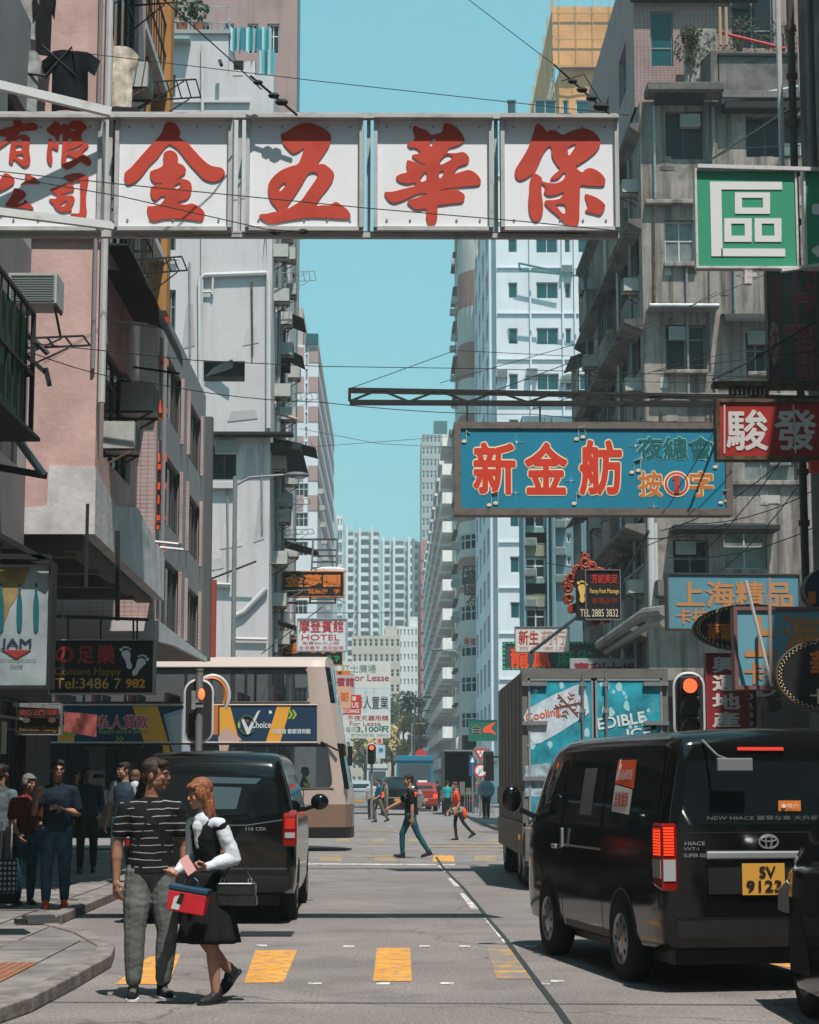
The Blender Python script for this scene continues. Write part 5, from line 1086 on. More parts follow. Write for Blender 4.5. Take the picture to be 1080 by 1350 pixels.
cx, cz = s.L(1021, 452); link('oval', MB().prism([(cx + .085 * math.cos(R(a)), cz + .38 * math.sin(R(a))) for a in range(0, 360, 15)], -.01, 0).mesh('oval', M('pale edge', 'ffffff')), s.o)
s.T('沐', 1015, 425, 1027, 480, pk, .02, y=-.012)
tag(MB().box(P(1066, 623, 30.6).x, 30.4, Zp(623, 30.6), P(1100, 607, 30.6).x, 30.6, Zp(608, 30.6)).build('red_sign', red_p), 'small bright red box sign below the weathered red one', 'sign')
# ---- Shanghai massage signs, ovals, the red estate agent strip
sb_ = M('faded sign blue', (.10, .25, .32), dirt=.4, ds=2, dcol=(.06, .12, .15)); so = M('faded sign orange', (.50, .22, .08), dirt=.3, ds=4, dcol=(.3, .2, .1))
s = Sign('shanghai_sign', 'faded blue sign with orange characters hanging behind the dark oval', 40, 879, 756, 1056, 831, .25, sb_, M('dark sign edge', (.08, .05, .04)), 2, tilt=R(4))
s.T('上海精品', 891, 766, 1046, 801, so, .04); s.T('卡拉OK', 890, 802, 968, 824, so, .04)
s = Sign('shanghai_sign', 'nearer pale blue sign with big orange characters in a brick-red frame', 28.4, 969, 800, 1110, 909, .25, M('nearer sign blue', (.13, .33, .42), dirt=.3, ds=2, dcol=(.08, .16, .2)), M('brick frame', (.2, .09, .08), dirt=.3), 5)
s.T('上', 982, 812, 1024, 866, so, .05); s.T('海', 1032, 810, 1082, 866, so, .05); s.T('卡拉', 982, 872, 1034, 902, so, .05)
bulb = M('bulb ring', (.75, .62, .35)); ovf = M('oval black', (.012, .011, .012))
def oval(label, Y, x0, y0, x1, y1, txts):
    s = Sign('oval_sign', label, Y, x0, y0, x1, y1, .3, ovf, M('oval rim', (.12, .07, .05)), 1.6, round_=True); g = MB(); n = 56
    for ring_ in (.955, .915):
        for i in range(n): a = 2 * math.pi * (i + (ring_ < .93) * .5) / n; g.ell((s.w / 2 * ring_ * math.cos(a), -.015, s.h / 2 * ring_ * math.sin(a)), .012 * Y / 30, 6)
    link('bulbs', g.mesh('bulbs', bulb), s.o)['kind'] = 'stuff'
    for t_ in txts: s.T(*t_)
    return s
oval('black oval sign ringed with bulbs behind the pale blue sign', 33, 916, 798, 1066, 858, [('華爾', 933, 821, 965, 845, orange_p, .04), ('茲', 972, 821, 990, 845, orange_p, .04)])
oval('black oval sign ringed with bulbs cut by the right edge', 26, 1025, 843, 1160, 938, [('華', 1068, 858, 1100, 892, orange_p, .05), ('卡', 1068, 908, 1090, 928, cream_p, .03)])
s = Sign('round_sign', 'dark blue round neon sign at the right edge above the ovals', 30, 1061, 744, 1150, 812, .3, M('night blue', (.01, .03, .06)), M('rim', (.25, .27, .3)), 1.2, round_=True); s.box('glow_tube', 1066, 780, 1075, 796, orange_p, -.03)
s = Sign('estate_sign', 'narrow red vertical sign with white block characters', 32, 932, 861, 986, 962, .2, M('estate red', (.26, .015, .018), dirt=.3, ds=2), M('estate edge', (.3, .05, .05)), 1)
for i, ch in enumerate('興運地產'): s.T(ch, 939, 866 + i * 24, 976, 887 + i * 24, wm, .05)
s2 = Sign('phone_number_sign', 'dark red vertical phone number strip beside the estate sign', 32.3, 979, 905, 1000, 962, .15, M('dark red', (.12, .01, .015)))
for i, ch in enumerate('0289'): s2.T(ch, 983, 914 + i * 12, 993, 923 + i * 12, wm, .05)
s = Sign('stone_sign', 'grey corrugated board low behind the black van', 31, 1001, 924, 1070, 962, .1, M('grey board', (.13, .125, .12), dirt=.6, ds=4))
# ---- massage sign with ornate crest
s = Sign('foot_massage_sign', 'small black foot massage sign with yellow footprint, hung by an ornate red crest', 40, 772, 751, 818, 817, .2, black_p, M('thin edge', (.2, .2, .2)), 1)
foot = lambda s, cx, cy, sc, m, mir=1, rot=0: [s.shape('footprint', [[(cx + mir * (x * math.cos(rot) - y * math.sin(rot)) * sc, cy + (x * math.sin(rot) + y * math.cos(rot)) * sc) for x, y in [(-.22, -.5), (.1, -.52), (.3, -.25), (.22, .1), (.14, .4), (.2, .75), (0, .98), (-.22, .8), (-.2, .4), (-.3, 0), (-.38, -.3)]]], m)] + [
    s.shape('toe', [[(cx + mir * (((tx) + r * math.cos(R(a))) * math.cos(rot) - (ty + r * math.sin(R(a))) * math.sin(rot)) * sc, cy + (((tx) + r * math.cos(R(a))) * math.sin(rot) + (ty + r * math.sin(R(a))) * math.cos(rot)) * sc) for a in range(0, 360, 60)]], m) for tx, ty, r in ((-.33, -.66, .13), (-.1, -.78, .09), (.08, -.76, .08), (.24, -.66, .075), (.36, -.52, .07))]
foot(s, 768, 785 - 6, 16, yellow_p)
s.T('芳妮美足', 780, 757, 814, 769, red_p, .02); s.T('Fanny Foot Massage', 778, 776, 816, 784, yellow_p, .02); s.T('香港正宗', 780, 788, 814, 796, M('dim red', (.25, .02, .02)), .01); s.T('TEL 2885 3832', 762 + 3, 803, 815, 813, cream_p, .0)
orn = thing('ornate_crest', 'rust red dragon-shaped crest wrapped round the small massage sign', 'ornament', P(765, 770, 40.3)); b = MB()
for px, py, r in ((771, 742, 7), (762, 752, 6), (753, 762, 7), (748, 776, 6), (750, 790, 6), (756, 803, 6), (768, 812, 6), (784, 818, 6), (780, 748, 6), (790, 753, 5), (771, 733, 4), (746, 768, 4), (800, 818, 4)):
    c = P(px, py, 40.3) - orn.location; b.ell(c, (r * .017, .05, r * .014), 10); b.tube([c + Vector(((.006 + .0012 * q) * r * math.cos(q * .8 + px), -.06, (.006 + .0012 * q) * r * math.sin(q * .8 + px))) for q in range(12)], [.02 + .003 * r] * 11 + [.006], 6)
link('scrollwork', b.mesh('scrollwork', M('crest red', (.30, .05, .02), dirt=.5, ds=8), smooth=True), orn)
# fix position of this sign's board so its left part holds the footprint
tag(MB().box(P(760, 820, 40.1).x, 40.02, Zp(817, 40), P(774, 750, 40.1).x, 40.2, Zp(751, 40)).build('sign_side_board', black_p), 'black side board carrying the yellow footprint', 'sign board')
# ---- medicine shop, mahjong, pawn, hotel
s = Sign('medicine_sign', 'white lath sign with faded red characters on a stand, over the mahjong sign', 60, 679, 826, 751, 860, .2, M('lath white', (.6, .56, .53), dirt=.4, ds=2, dcol=(.4, .25, .2)), M('thin edge', 'ffffff'), 1)
dr = M('brush red', (.42, .03, .02)); s.T('新生', 684, 831, 710, 850, dr, .03); s.T('药行', 714, 831, 746, 850, M('faint red', (.45, .25, .22)), .02); s.T('百年老店', 684, 852, 746, 857, M('faint red', 'ffffff'), 0)
s = Sign('mahjong_sign', 'dark sign with green bulb edging and orange characters above the ice truck', 62, 663, 846, 790, 883, .2, M('mahjong dark', (.06, .065, .075)), None, 0)
s.T('龍', 673, 853, 697, 881, M('orange red', (.8, .08, .02)), .04); s.T('鳳', 702, 853, 726, 881, M('orange red', 'ffffff'), .04); s.T('麻雀', 734, 856, 782, 880, M('leaf sign green', (.02, .28, .15)), .04)
b = MB()
for k in range(22): x, z = s.L(665 + k * 5.7, 882); b.box(x - .03, -.03, z - .02, x + .05, 0, z + .03); x, z = s.L(665 + k * 5.7, 848); b.box(x - .03, -.03, z - .02, x + .05, 0, z + .03)
for k in range(6): x, z = s.L(664.5, 850 + k * 6); b.box(x - .03, -.03, z - .04, x + .03, 0, z + .05)
link('green_bulbs', b.mesh('green_bulbs', M('bulb green', (.02, .45, .25))), s.o)['kind'] = 'stuff'
s = Sign('pawn_sign', 'grey-white sign with dark red characters behind the truck top', 58, 752, 868, 846, 900, .2, M('dull white', (.33, .31, .33)), None, 0); s.T('寶利大押', 757, 873, 840, 893, M('pawn red', (.22, .02, .035)), .04)
s = Sign('gold_shop_sign', 'dark green sign with a gold shop character and red swash', 100, 618, 949, 656, 977, .2, M('shop green', (.01, .12, .085)), M('green edge', (.05, .2, .15)), .7); s.T('金', 622, 956, 634, 968, black_p, .06, cream_p, .06); s.shape('swash', [[(637, 961), (643, 956), (654, 952), (648, 960), (655, 969), (646, 966), (638, 966)]], M('orange red', 'ffffff'))
s = Sign('guesthouse_sign', 'small white sign with red characters on the curved corner block', 159, 609, 839, 639, 852, .15, M('guest white', (.6, .55, .56)), None, 0); s.T('華賓館', 612, 841, 636, 851, red_p, .03)
s = Sign('dream_garden_sign', 'black and orange sign with bold orange characters, highest on the left', 62, 371, 753, 454, 787, .3, black_p, orange_p, 1.2); s.T('金夢園', 375, 757, 449, 774, orange_p, .06); s.T('電梯按   字', 406, 776, 448, 783, orange_p, .04)
tag(MB().ell(P(436, 752, 62.3), (.55, .3, .12), 10).build('sign_cover', farw), 'rounded white cover on top of the black and orange sign', 'cover')
s = Sign('hotel_sign', 'white hotel sign with red lettering and silver frame', 57, 391, 815, 458, 859, .25, M('hotel white', (.55, .55, .56)), M('silver frame', (.3, .3, .31)), 1.6); hr = M('hotel red', (.42, .02, .03))
s.T('摩登賓館', 394, 818, 453, 834, hr, .02); s.T('HOTEL', 398, 836.5, 448, 844, hr, .0); s.T('免費Wi-Fi上網', 399, 845.5, 447, 850, hr, .0); s.T('全港最平 酒店設備', 394, 851.5, 453, 856.5, hr, .0)
s = Sign('black_orange_sign', 'narrow black sign with orange characters tucked under the hotel sign', 64, 371, 842, 452, 877, .2, black_p, orange_p, 1); s.T('多來', 376, 847, 444, 862, orange_p, .06); s.T('樂 字', 430, 864, 448, 873, M('sign green', (.02, .3, .12)), .03)
# ---- lease boards stacked down the street
def small_sign(lab, Y, b, face, txts, name='shop_sign', frame=None):
    s = Sign(name, lab, Y, *b, .25, face, frame, .6 if frame else 0)
    for t_ in txts: s.T(*t_)
    return s
lw = M('lease white', (.55, .53, .5), dirt=.35, ds=1, dcol=(.4, .3, .25)); gn = M('grey green ink', (.2, .25, .22)); mr_ = M('maroon ink', (.33, .03, .05)); ink = M('black ink', (.02, .02, .022)); grn = M('green ink', (.02, .13, .09))
small_sign('weathered white For Lease board, topmost of the three', 110, (444, 872, 515, 907), lw, [('打士廣場', 450, 876, 496, 887, gn, .02), ('For Lease', 462, 889, 513, 898, mr_, .02)], 'lease_sign')
small_sign('white board with black brush characters, middle of the lease stack', 112, (455, 906, 515, 940), M('cool board', (.5, .53, .55), streak=.4), [('華人置業', 468, 918, 512, 935, ink, .01)], 'lease_sign')
small_sign('For Lease board with the green price, lowest of the three', 108, (452, 940, 515, 973), lw, [('不夜天廳用舖', 458, 943, 512, 950, mr_, .01), ('For Lease', 461, 951, 502, 957, mr_, .0), ('每呎', 456, 958, 470, 966, gn, .0), ('3,100呎', 470, 957, 513, 966, grn, .04), ('查詢請電 2802', 462, 967, 512, 971, gn, .0)], 'lease_sign')
small_sign('grey guesthouse sign with dark red characters left of the lease boards', 88, (441, 890, 468, 918), M('grey sign', (.42, .4, .42)), [('賓館', 444, 893, 467, 906, mr_, .05)])
small_sign('peach sign with one orange character left of the red exchange sign', 84, (441, 905, 463, 934), M('peach', (.62, .36, .25)), [('哥', 448, 913, 461, 925, orange_p, .04)])
small_sign('bright red money exchange sign with white letters', 86, (452, 916, 476, 942), red_p, [('香', 464, 918, 470, 924, wt, .04), ('US', 464, 926, 473, 933, wt, .03), ('EXCHANGE', 452, 935, 474, 940, wt, .03)])
small_sign('small pink paper sign hung under the lease boards', 106, (496, 973, 505, 981), M('pinkish', (.55, .4, .35)), [('租', 498, 974, 503, 980, red_p, .03)])
small_sign('white and blue framed poster low under the lease boards', 104, (495, 982, 508, 1000), M('pale blue', (.4, .5, .55)), [('押', 499, 986, 505, 993, M('ink blue', (.03, .1, .3)), .03)])
small_sign('orange topped sign peeking from behind the bus', 90, (443, 884, 462, 890), orange_p, [('貸', 445, 885, 451, 889, ink, .02)])
small_sign('pale green blue vertical strip sign above the bus front', 95, (425, 866, 436, 874), M('pale aqua', (.4, .55, .55)), [('匯', 427, 867, 434, 873, mr_, .02)])
# ---- left signs
s = Sign('foot_massage_sign', 'black foot massage sign with two white footprints and a phone number', 22.5, 64, 843, 204, 915, .22, black_p, M('steel edge', (.28, .28, .28)), 1.5)
s.T('の', 72, 852, 98, 874, M('worn red', (.30, .03, .025)), .05); s.T('足', 102, 852, 124, 875, M('worn red', 'ffffff'), .04); s.T('樂', 128, 850, 152, 876, M('worn red', 'ffffff'), .05)
s.T('Content Happy', 72, 880, 160, 893, M('dull gold', (.25, .16, .04)), .005); s.T('Tel:3486 7', 73, 894, 160, 908, M('gold', (.5, .3, .09)), .01); s.T('982', 166, 895, 192, 907, M('orange gold', (.6, .26, .04)), .05)
fw_ = M('foot white', (.55, .58, .65)); foot(s, 168, 866, 17, fw_, 1, R(-14)); foot(s, 184, 876, 17, fw_, -1, R(-30))
hg = MB()
o_ = s.c
for px in (90, 133, 176, 181): hg.bar(P(px, 844, 22.5) - o_, P(px, 814, 22.5) - o_, .02)
hg.bar(P(64, 812, 22.5) - o_, P(196, 817, 22.5) - o_, .035); hg.bar(P(155, 818, 22.5) - o_, P(155, 700, 22.5) - o_, .05)
link('hanger', hg.mesh('hanger', blk), s.o)
jf = mat('jam board', (.30, .36, .38), .5, var=.3, vs=1.5)
s = Sign('beer_sign', 'large pale poster sign with bottles and a red triangle at the left edge', 18.5, -60, 740, 70, 908, .25, jf, M('black edge', (.02, .02, .02)), 4)
oc = M('poster ochre', (.24, .17, .07), var=.5, vs=2); s.shape('ochre_stripe', [[(-56, 748), (40, 748), (30, 775), (14, 800), (0, 840), (-56, 850)]], oc, y=-.003, depth=.004, k=1)
bt_ = M('bottle teal', (.01, .10, .13))
for px in (2, 26, 48): s.shape('bottle_shape', [[(px - 3, 830), (px - 3.5, 795), (px - 1.5, 782), (px - 1.5, 770), (px + 1.5, 770), (px + 1.5, 782), (px + 3.5, 795), (px + 3, 830)]], bt_, y=-.008, depth=.006, k=2)
s.T('JAM', 1, 842, 42, 857, M('jam ink', (.02, .03, .06)), .03); s.shape('red_triangle', [[(4, 857), (41, 857), (22, 868)]], M('dull red', (.28, .03, .025)), k=1); s.T('JAM Holding Products', -2, 869, 48, 872, ink, .01); s.T('Co.Ltd', 14, 876, 30, 880, ink, .01)
tag(MB().bar(P(-10, 700, 18.4), P(66, 742, 18.4), .05).bar(P(-30, 733, 18.4), P(68, 735, 18.4), .05).build('sign_bracket', blk), 'black strut bracket holding the bottle poster sign', 'bracket')
s = Sign('massage_sign', 'small dark sign offering authentic massage, below the footprint sign', 23.5, 21, 927, 80, 969, .18, M('brown black', (.03, .02, .017)), M('steel edge', 'ffffff'), 1)
s.T('足心 上門 桑拿', 27, 935, 76, 943, M('worn red', 'ffffff'), .02); s.T('●      ●', 30, 946, 74, 953, cream_p, 0); s.T('Authentic Massage', 25, 956, 77, 966, M('dull gold', 'ffffff'), .01)
tag(MB().bar(P(18, 929, 23.4), P(82, 932, 23.4), .05).bar(P(-40, 938, 23), P(30, 948, 23.4), .03).build('sign_bracket', steel), 'pale steel bracket over the small dark massage sign', 'bracket')
f = MB(); f.grid([[P(84 + 44 * u, 938 + 4 * u + v * (26 + 4 * u) , 24.5) + Vector((0, .05 * math.sin(u * 9 + v * 3), 0)) for u in [k / 8 for k in range(9)]] for v in (0, .25, .5, .75, 1)]); tag(f.build('red_cloth', M('faded red cloth', (.26, .07, .06), var=.4, vs=6), smooth=True), 'faded red cloth hanging in front of the bus advert', 'cloth')
tag(MB().box(P(-40, 868, 23).x, 22.9, Zp(872, 23), P(30, 868, 23).x, 23.1, Zp(760, 23)).build('red_board', M('dull red dark', (.12, .015, .02))), 'dull red board behind the bottle poster', 'board')
# ================================================================== VEHICLES
car_black = mat('black car paint', (.004, .0045, .005), .10, spec=.5)
car_glass = mat('car glass', (.008, .012, .014), .03, spec=.6)
tyre_m = mat('tyre', (.018, .018, .018), .85); hub_m = mat('wheel silver', (.30, .30, .31), .35, metal=.7, dirt=.4, ds=8); chrome = mat('chrome', (.6, .62, .64), .28, metal=.75)
trim = mat('black trim', (.012, .012, .013), .5); lamp_red = mat('tail lamp red', (.22, .006, .005), .15, coat=.5); lamp_clear = mat('lamp clear', (.35, .36, .37), .12, coat=.8)
lamp_on = mat('tail lamp lit', (.9, .05, .012), .3, emit=.9); lamp_side = mat('side marker', (.6, .15, .03), .2, emit=.4); plate_y = mat('plate yellow', (.56, .28, .045), .5)
def ip(tab, y):
    if y <= tab[0][0]: return tab[0][1]
    for (a, b), (c, d) in zip(tab, tab[1:]):
        if y <= c: return b + (d - b) * (y - a) / (c - a)
    return tab[-1][1]
def car_body(ys, bot, top, wid, tumble=.12, belt=1.1, rc=.16, crown=.03):
    rows = []
    for y in ys:
        z0, z1, w = ip(bot, y), ip(top, y), ip(wid, y); zb = min(belt, z1 - .18); r = min(rc, (z1 - z0) * .3)
        tb = tumble * max(0, (z1 - zb)) / .85
        half = [(0, z0), (w * .5, z0), (w - .1, z0), (w - .03, z0 + .04), (w - .01, z0 + .14), (w, z0 + (zb - z0) * .45), (w, z0 + (zb - z0) * .8), (w - .01, zb)]
        zt = z1 - r
        for k in range(1, 5): t = k / 4; half.append((w - .01 - tb * t ** 1.3, zb + (zt - zb) * t))
        xe = w - .01 - tb
        for k in range(1, 5): a = R(90 * k / 4); half.append((xe - r + r * math.cos(a) if True else 0, zt + r * math.sin(a) - 0))
        half += [((xe - r) * .5, z1 + crown * .8), (0, z1 + crown)]
        rows.append([(x, y, z) for x, z in half] + [(-x, y, z) for x, z in half[-2:0:-1]])
    b = MB(); b.grid(rows, closed=True); n = len(rows[0]); b.f += [list(range(n)), [len(b.v) - n + i for i in range(n)][::-1]]; b.m += [0, 0]
    return b
_wh = {}
def wheel(parent, x, y, r, w, side):
    k = (r, w, side)
    if k not in _wh:
        t = MB(); prof = [(r * .62, -w / 2 + .01), (r * .9, -w / 2), (r, -w / 2 + .03), (r, w / 2 - .03), (r * .9, w / 2), (r * .62, w / 2 - .01)]
        t.grid([[(side * a, r_ * math.cos(R(q)), r_ * math.sin(R(q))) for q in range(0, 360, 12)] for r_, a in prof], closed=True)
        h = MB(); o = side * (w / 2 - .015); pr = [(r * .63, o), (r * .60, o + side * .012), (r * .55, o - side * .01), (r * .2, o + side * .01), (.02, o + side * .02)]
        h.grid([[(a, r_ * math.cos(R(q)), r_ * math.sin(R(q))) for q in range(0, 360, 15)] for r_, a in pr], closed=True)
        for q in range(0, 360, 45): h.add([(o + side * .004, r * f * math.cos(R(q + d)), r * f * math.sin(R(q + d))) for f, d in ((.35, -6), (.5, -7), (.5, 7), (.35, 6))], [(0, 1, 2, 3)], 1)
        _wh[k] = t.mesh('wheel', tyre_m, smooth=50), h.mesh('rim', [hub_m, dark], smooth=30)
    o = link('wheel', _wh[k][0], parent, (x, y, r)); link('rim', _wh[k][1], o); return o
class Car:
    def __init__(s, name, label, cat, loc, rz, body, paint, part='body', group=None, smooth=35):
        s.o = thing(name, label, cat, (*loc, 0), rz, group); s.me = body.mesh(part, paint, smooth=smooth); s.body = link(part, s.me, s.o)
        s.bvh = BVHTree.FromPolygons([v.co.copy() for v in s.me.vertices], [tuple(p.vertices) for p in s.me.polygons])
    def side(s, name, pts, m, sgn=-1, off=.004, k=1, par=None): return decal(name, pts, s.bvh, 'x', sgn, m, par or s.o, off, .09, k)
    def rear(s, name, pts, m, sgn=-1, off=.004, k=1, par=None): return decal(name, pts, s.bvh, 'y', sgn, m, par or s.o, off, .09, k)
    def seam(s, pts, sgn=-1, w=.012, ax='side', m=None, name='door_seam'):
        f = s.side if ax == 'side' else s.rear
        for (a, b), (c, d) in zip(pts, pts[1:]):
            L = math.hypot(c - a, d - b); nx, ny = -(d - b) / L * w / 2, (c - a) / L * w / 2
            f(name, [(a - nx, b - ny), (c - nx, d - ny), (c + nx, d + ny), (a + nx, b + ny)], m or dark, sgn, .003)
    def txt(s, t, m, x, y, z, w, h=None, rot=0, bold=0, rx=0, name='lettering', **k): return link(name, text_mesh(name, t, m, w, h, bold=bold, depth=.002, **k), s.o, (x, y, z), (rx, 0, rot))
    def wheels(s, ys, r=.33, w=.2, hx=.76, arch=1.15):
        for y in ys:
            for sd in (-1, 1):
                wheel(s.o, sd * hx, y, r, w, sd)
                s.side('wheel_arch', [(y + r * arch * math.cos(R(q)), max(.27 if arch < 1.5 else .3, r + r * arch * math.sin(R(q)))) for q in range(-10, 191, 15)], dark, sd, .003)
# ---------------- black van, right
ys = [-2.42, -2.40, -2.36, -2.3, -2.1, -1.6, -1, -.4, .3, .9, 1.2, 1.4, 1.55, 1.75, 1.95, 2.12, 2.25, 2.35, 2.4, 2.42]
bot = [(-2.42, .42), (-2.36, .34), (-2.0, .27), (2.2, .27), (2.42, .36)]
top = [(-2.42, 1.78), (-2.40, 1.86), (-2.36, 1.91), (-2.3, 1.94), (-2.1, 1.965), (0, 1.98), (.9, 1.965), (1.2, 1.93), (1.4, 1.86), (1.55, 1.75), (2.12, 1.2), (2.25, 1.06), (2.35, .96), (2.42, .8)]
wid = [(-2.42, .78), (-2.40, .82), (-2.36, .845), (-2.3, .855), (1.6, .855), (2.0, .84), (2.25, .78), (2.42, .66)]
V = Car('parked_van', 'black van with orange delivery sticker and yellow plate, largest vehicle at the right', 'van', (2.50, 17.6), R(9.4), car_body(ys, bot, top, wid, .11, 1.12, .13), car_black)
V.wheels((-1.28, 1.16), .33, .2, .775)
for y in (-1.28, 1.16): V.seam([(y + .4 * math.cos(R(q)), .33 + .4 * math.sin(R(q))) for q in range(0, 181, 20)], w=.025, m=trim, name='arch_lip')
for pts in ([(1.28, 1.2), (1.95, 1.2), (1.62, 1.5), (1.35, 1.74), (.72, 1.78), (.72, 1.2)], [(.62, 1.2), (.62, 1.78), (-.62, 1.79), (-.62, 1.2)], [(-.72, 1.2), (-.72, 1.79), (-2.2, 1.76), (-2.24, 1.22)]):
    for sg in (-1, 1): V.side('side_window', pts, car_glass, sg)
V.rear('rear_window', [(-.70, 1.26), (.70, 1.26), (.66, 1.74), (-.66, 1.74)], car_glass)
V.seam([(.67, .35), (.67, 1.85)]); V.seam([(1.3, .7), (1.9, 1.1), (1.95, 1.2)]); V.seam([(-.67, .35), (-.67, 1.85)]); V.seam([(.62, 1.02), (-.66, 1.02)], w=.018, m=mat('grey trim line', (.3, .3, .31), .3)); V.seam([(-2.3, .62), (-2.3, 1.9)]); V.seam([(.6, .30), (-.95, .30)], w=.03, m=trim)
V.seam([(-.95, .3), (.6, .3)], w=.14, m=trim, name='side_step')
V.seam([(-.78, .56), (.78, .56)], ax='rear', w=.02, m=mat('dull chrome', (.2, .2, .21), .3, metal=1), name='bumper_trim'); V.seam([(-.76, 1.2), (.76, 1.2)], ax='rear', w=.01)
V.rear('bumper', [(-.76, .42), (.76, .42), (.76, .55), (-.76, .55)], mat('bumper plastic', (.014, .014, .015), .4), off=.03)
for sx in (-1, 1):
    b = MB(); xs = .845
    b.prism([(-2.435, .76), (-2.435, 1.27), (-2.2, 1.27), (-2.17, 1.15), (-2.2, .80)], sx * .74, sx * .868, 'x', 0); o = link('tail_lamp', b.mesh('tail_lamp', lamp_red), V.o, bevel=.02)
    link('brake_light', MB().box(sx * .77, -2.442, 1.03, sx * .85, -2.436, 1.24).box(sx * .869, -2.41, 1.03, sx * .873, -2.24, 1.23).mesh('brake_light', lamp_on), o); rb__ = MB()
    for q in range(9): rb__.box(sx * .765, -2.447, 1.045 + q * .022, sx * .856, -2.4425, 1.052 + q * .022).box(sx * .8735, -2.415, 1.045 + q * .022, sx * .876, -2.235, 1.052 + q * .022)
    link('lens_ribs', rb__.mesh('lens_ribs', lamp_red), o)['kind'] = 'stuff'; link('reverse_light', MB().box(sx * .76, -2.443, .84, sx * .855, -2.436, 1.0).box(sx * .869, -2.42, .86, sx * .873, -2.22, 1.0).mesh('reverse_light', lamp_clear), o)
V.rear('roof_brake_light', [(-.25, 1.82), (.12, 1.82), (.12, 1.845), (-.25, 1.845)], mat('high brake lens', (.5, .03, .015), .3, emit=.35), off=.02)
cb = link('chrome_garnish', MB().box(-.52, -2.47, 1.0, .52, -2.43, 1.06).mesh('chrome_garnish', chrome), V.o, bevel=.012); link('plate_recess', MB().box(-.5, -2.435, .74, .5, -2.425, .985).mesh('plate_recess', trim), V.o)
np_ = link('number_plate', MB().box(-.24, -2.45, .73, .10, -2.437, .97).mesh('number_plate', plate_y), V.o, bevel=.004)
V.txt('SV', trim, -.04, -2.455, .905, .13, .085, bold=.03); V.txt('9123', trim, -.07, -2.455, .80, .28, .085, bold=.03)
link('emblem', MB().tube([(-.02 + .075 * math.cos(R(q)), -2.44, 1.13 + .05 * math.sin(R(q))) for q in range(0, 361, 15)], .008, 5, cap=False).tube([(-.02 + .025 * math.cos(R(q)), -2.445, 1.13 + .048 * math.sin(R(q))) for q in range(0, 361, 20)], .006, 5, cap=False).tube([(-.02 + .06 * math.cos(R(q)), -2.445, 1.15 + .018 * math.sin(R(q))) for q in range(0, 361, 20)], .006, 5, cap=False).mesh('emblem', chrome), V.o)
V.txt('HIACE', chrome, -.6, -2.425, 1.12, .16, .028, bold=.02); V.txt('VVT-i', chrome, -.63, -2.425, 1.08, .12, .022, bold=.01); V.txt('SUPER GL', chrome, -.60, -2.425, 1.03, .18, .028, bold=.02)
V.txt('NEW HIACE 豪華な車 大升級で絶対', mat('pale print', (.13, .13, .12), .6), .05, -2.43, 1.31, 1.1, .034)
st = V.rear('window_sticker', [(.07, 1.36), (.25, 1.36), (.25, 1.44), (.07, 1.44)], orange_p, off=.008); V.txt('●推介', cream_p, .16, -2.438, 1.40, .14, .04)
so_ = V.side('delivery_sticker', [(-.92, 1.57), (-1.5, 1.53), (-1.46, 1.76), (-.92, 1.76)], mat('delivery orange', (.70, .09, .02), .5), off=.009)
V.side('delivery_sticker', [(-.94, 1.34), (-1.46, 1.32), (-1.47, 1.52), (-.94, 1.56)], mat('sticker white', (.6, .58, .56), .5), off=.009)
def side_txt(t, m, y, z, w, h, x=-.862, lean=.0, **k):
    x = V.bvh.ray_cast(Vector((-5, y, z)), Vector((1, 0, 0)))[0].x - .012
    return link('lettering', text_mesh('lettering', t, m, w, h, depth=.002, **k), V.o, (x, y, z), (R(-lean), 0, R(-90)))
side_txt('LALAMOVE', wt, -1.24, 1.64, .36, .085, bold=.03, lean=8); side_txt('送貨搵我', M('orange ink', (.6, .07, .02)), -1.19, 1.44, .40, .12, bold=.03, lean=6)
link('bird_mark', outline_mesh('bird_mark', [[(-.05, -.06), (0, .05), (.03, .1), (.025, .02), (.06, .06), (.04, -.02), (.01, -.08)]], .002, wt, 2), V.o, (V.bvh.ray_cast(Vector((-5, -1.0, 1.67)), Vector((1, 0, 0)))[0].x - .012, -.99, 1.67), (R(-8), 0, R(-90)))
b = MB().bar((-.83, 1.75, 1.25), (-.98, 1.78, 1.32), .05).ell((-1.05, 1.8, 1.42), (.095, .06, .13), 14); link('wing_mirror', b.mesh('wing_mirror', car_black, smooth=True), V.o); b = MB().bar((.83, 1.75, 1.25), (.98, 1.78, 1.32), .05).ell((1.06, 1.8, 1.42), (.115, .09, .16), 14); link('wing_mirror', b.mesh('wing_mirror', car_black, smooth=True), V.o)
for y in (.53, .78): link('door_handle', MB().box(-.885, y, 1.0 if y < .6 else .98, -.862, y + .06 if y < .6 else y + .16, 1.17 if y < .6 else 1.02).mesh('door_handle', chrome), V.o, bevel=.008)
b = MB().bar((-.52, -2.40, 1.90), (-.45, -2.55, 1.78), .018).bar((-.45, -2.55, 1.78), (-.35, -2.56, 1.74), .018).box(-.46, -2.58, 1.66, -.18, -2.54, 1.76); link('rear_view_mirror', b.mesh('rear_view_mirror', mat('mirror back', (.16, .17, .18), .3)), V.o, bevel=.015)
link('exhaust', MB().cyl((.4, -2.38, .27), (.4, -2.1, .27), .03, 10).mesh('exhaust', steel), V.o); link('underbody', MB().box(-.7, -2.2, .2, .7, 2.1, .35).mesh('underbody', trim), V.o)
V.side('side_window_curtain', [(.1, 1.3), (-.3, 1.3), (-.3, 1.7), (.1, 1.7)], mat('greenish blind', (.10, .12, .12), .3), -1, .006)
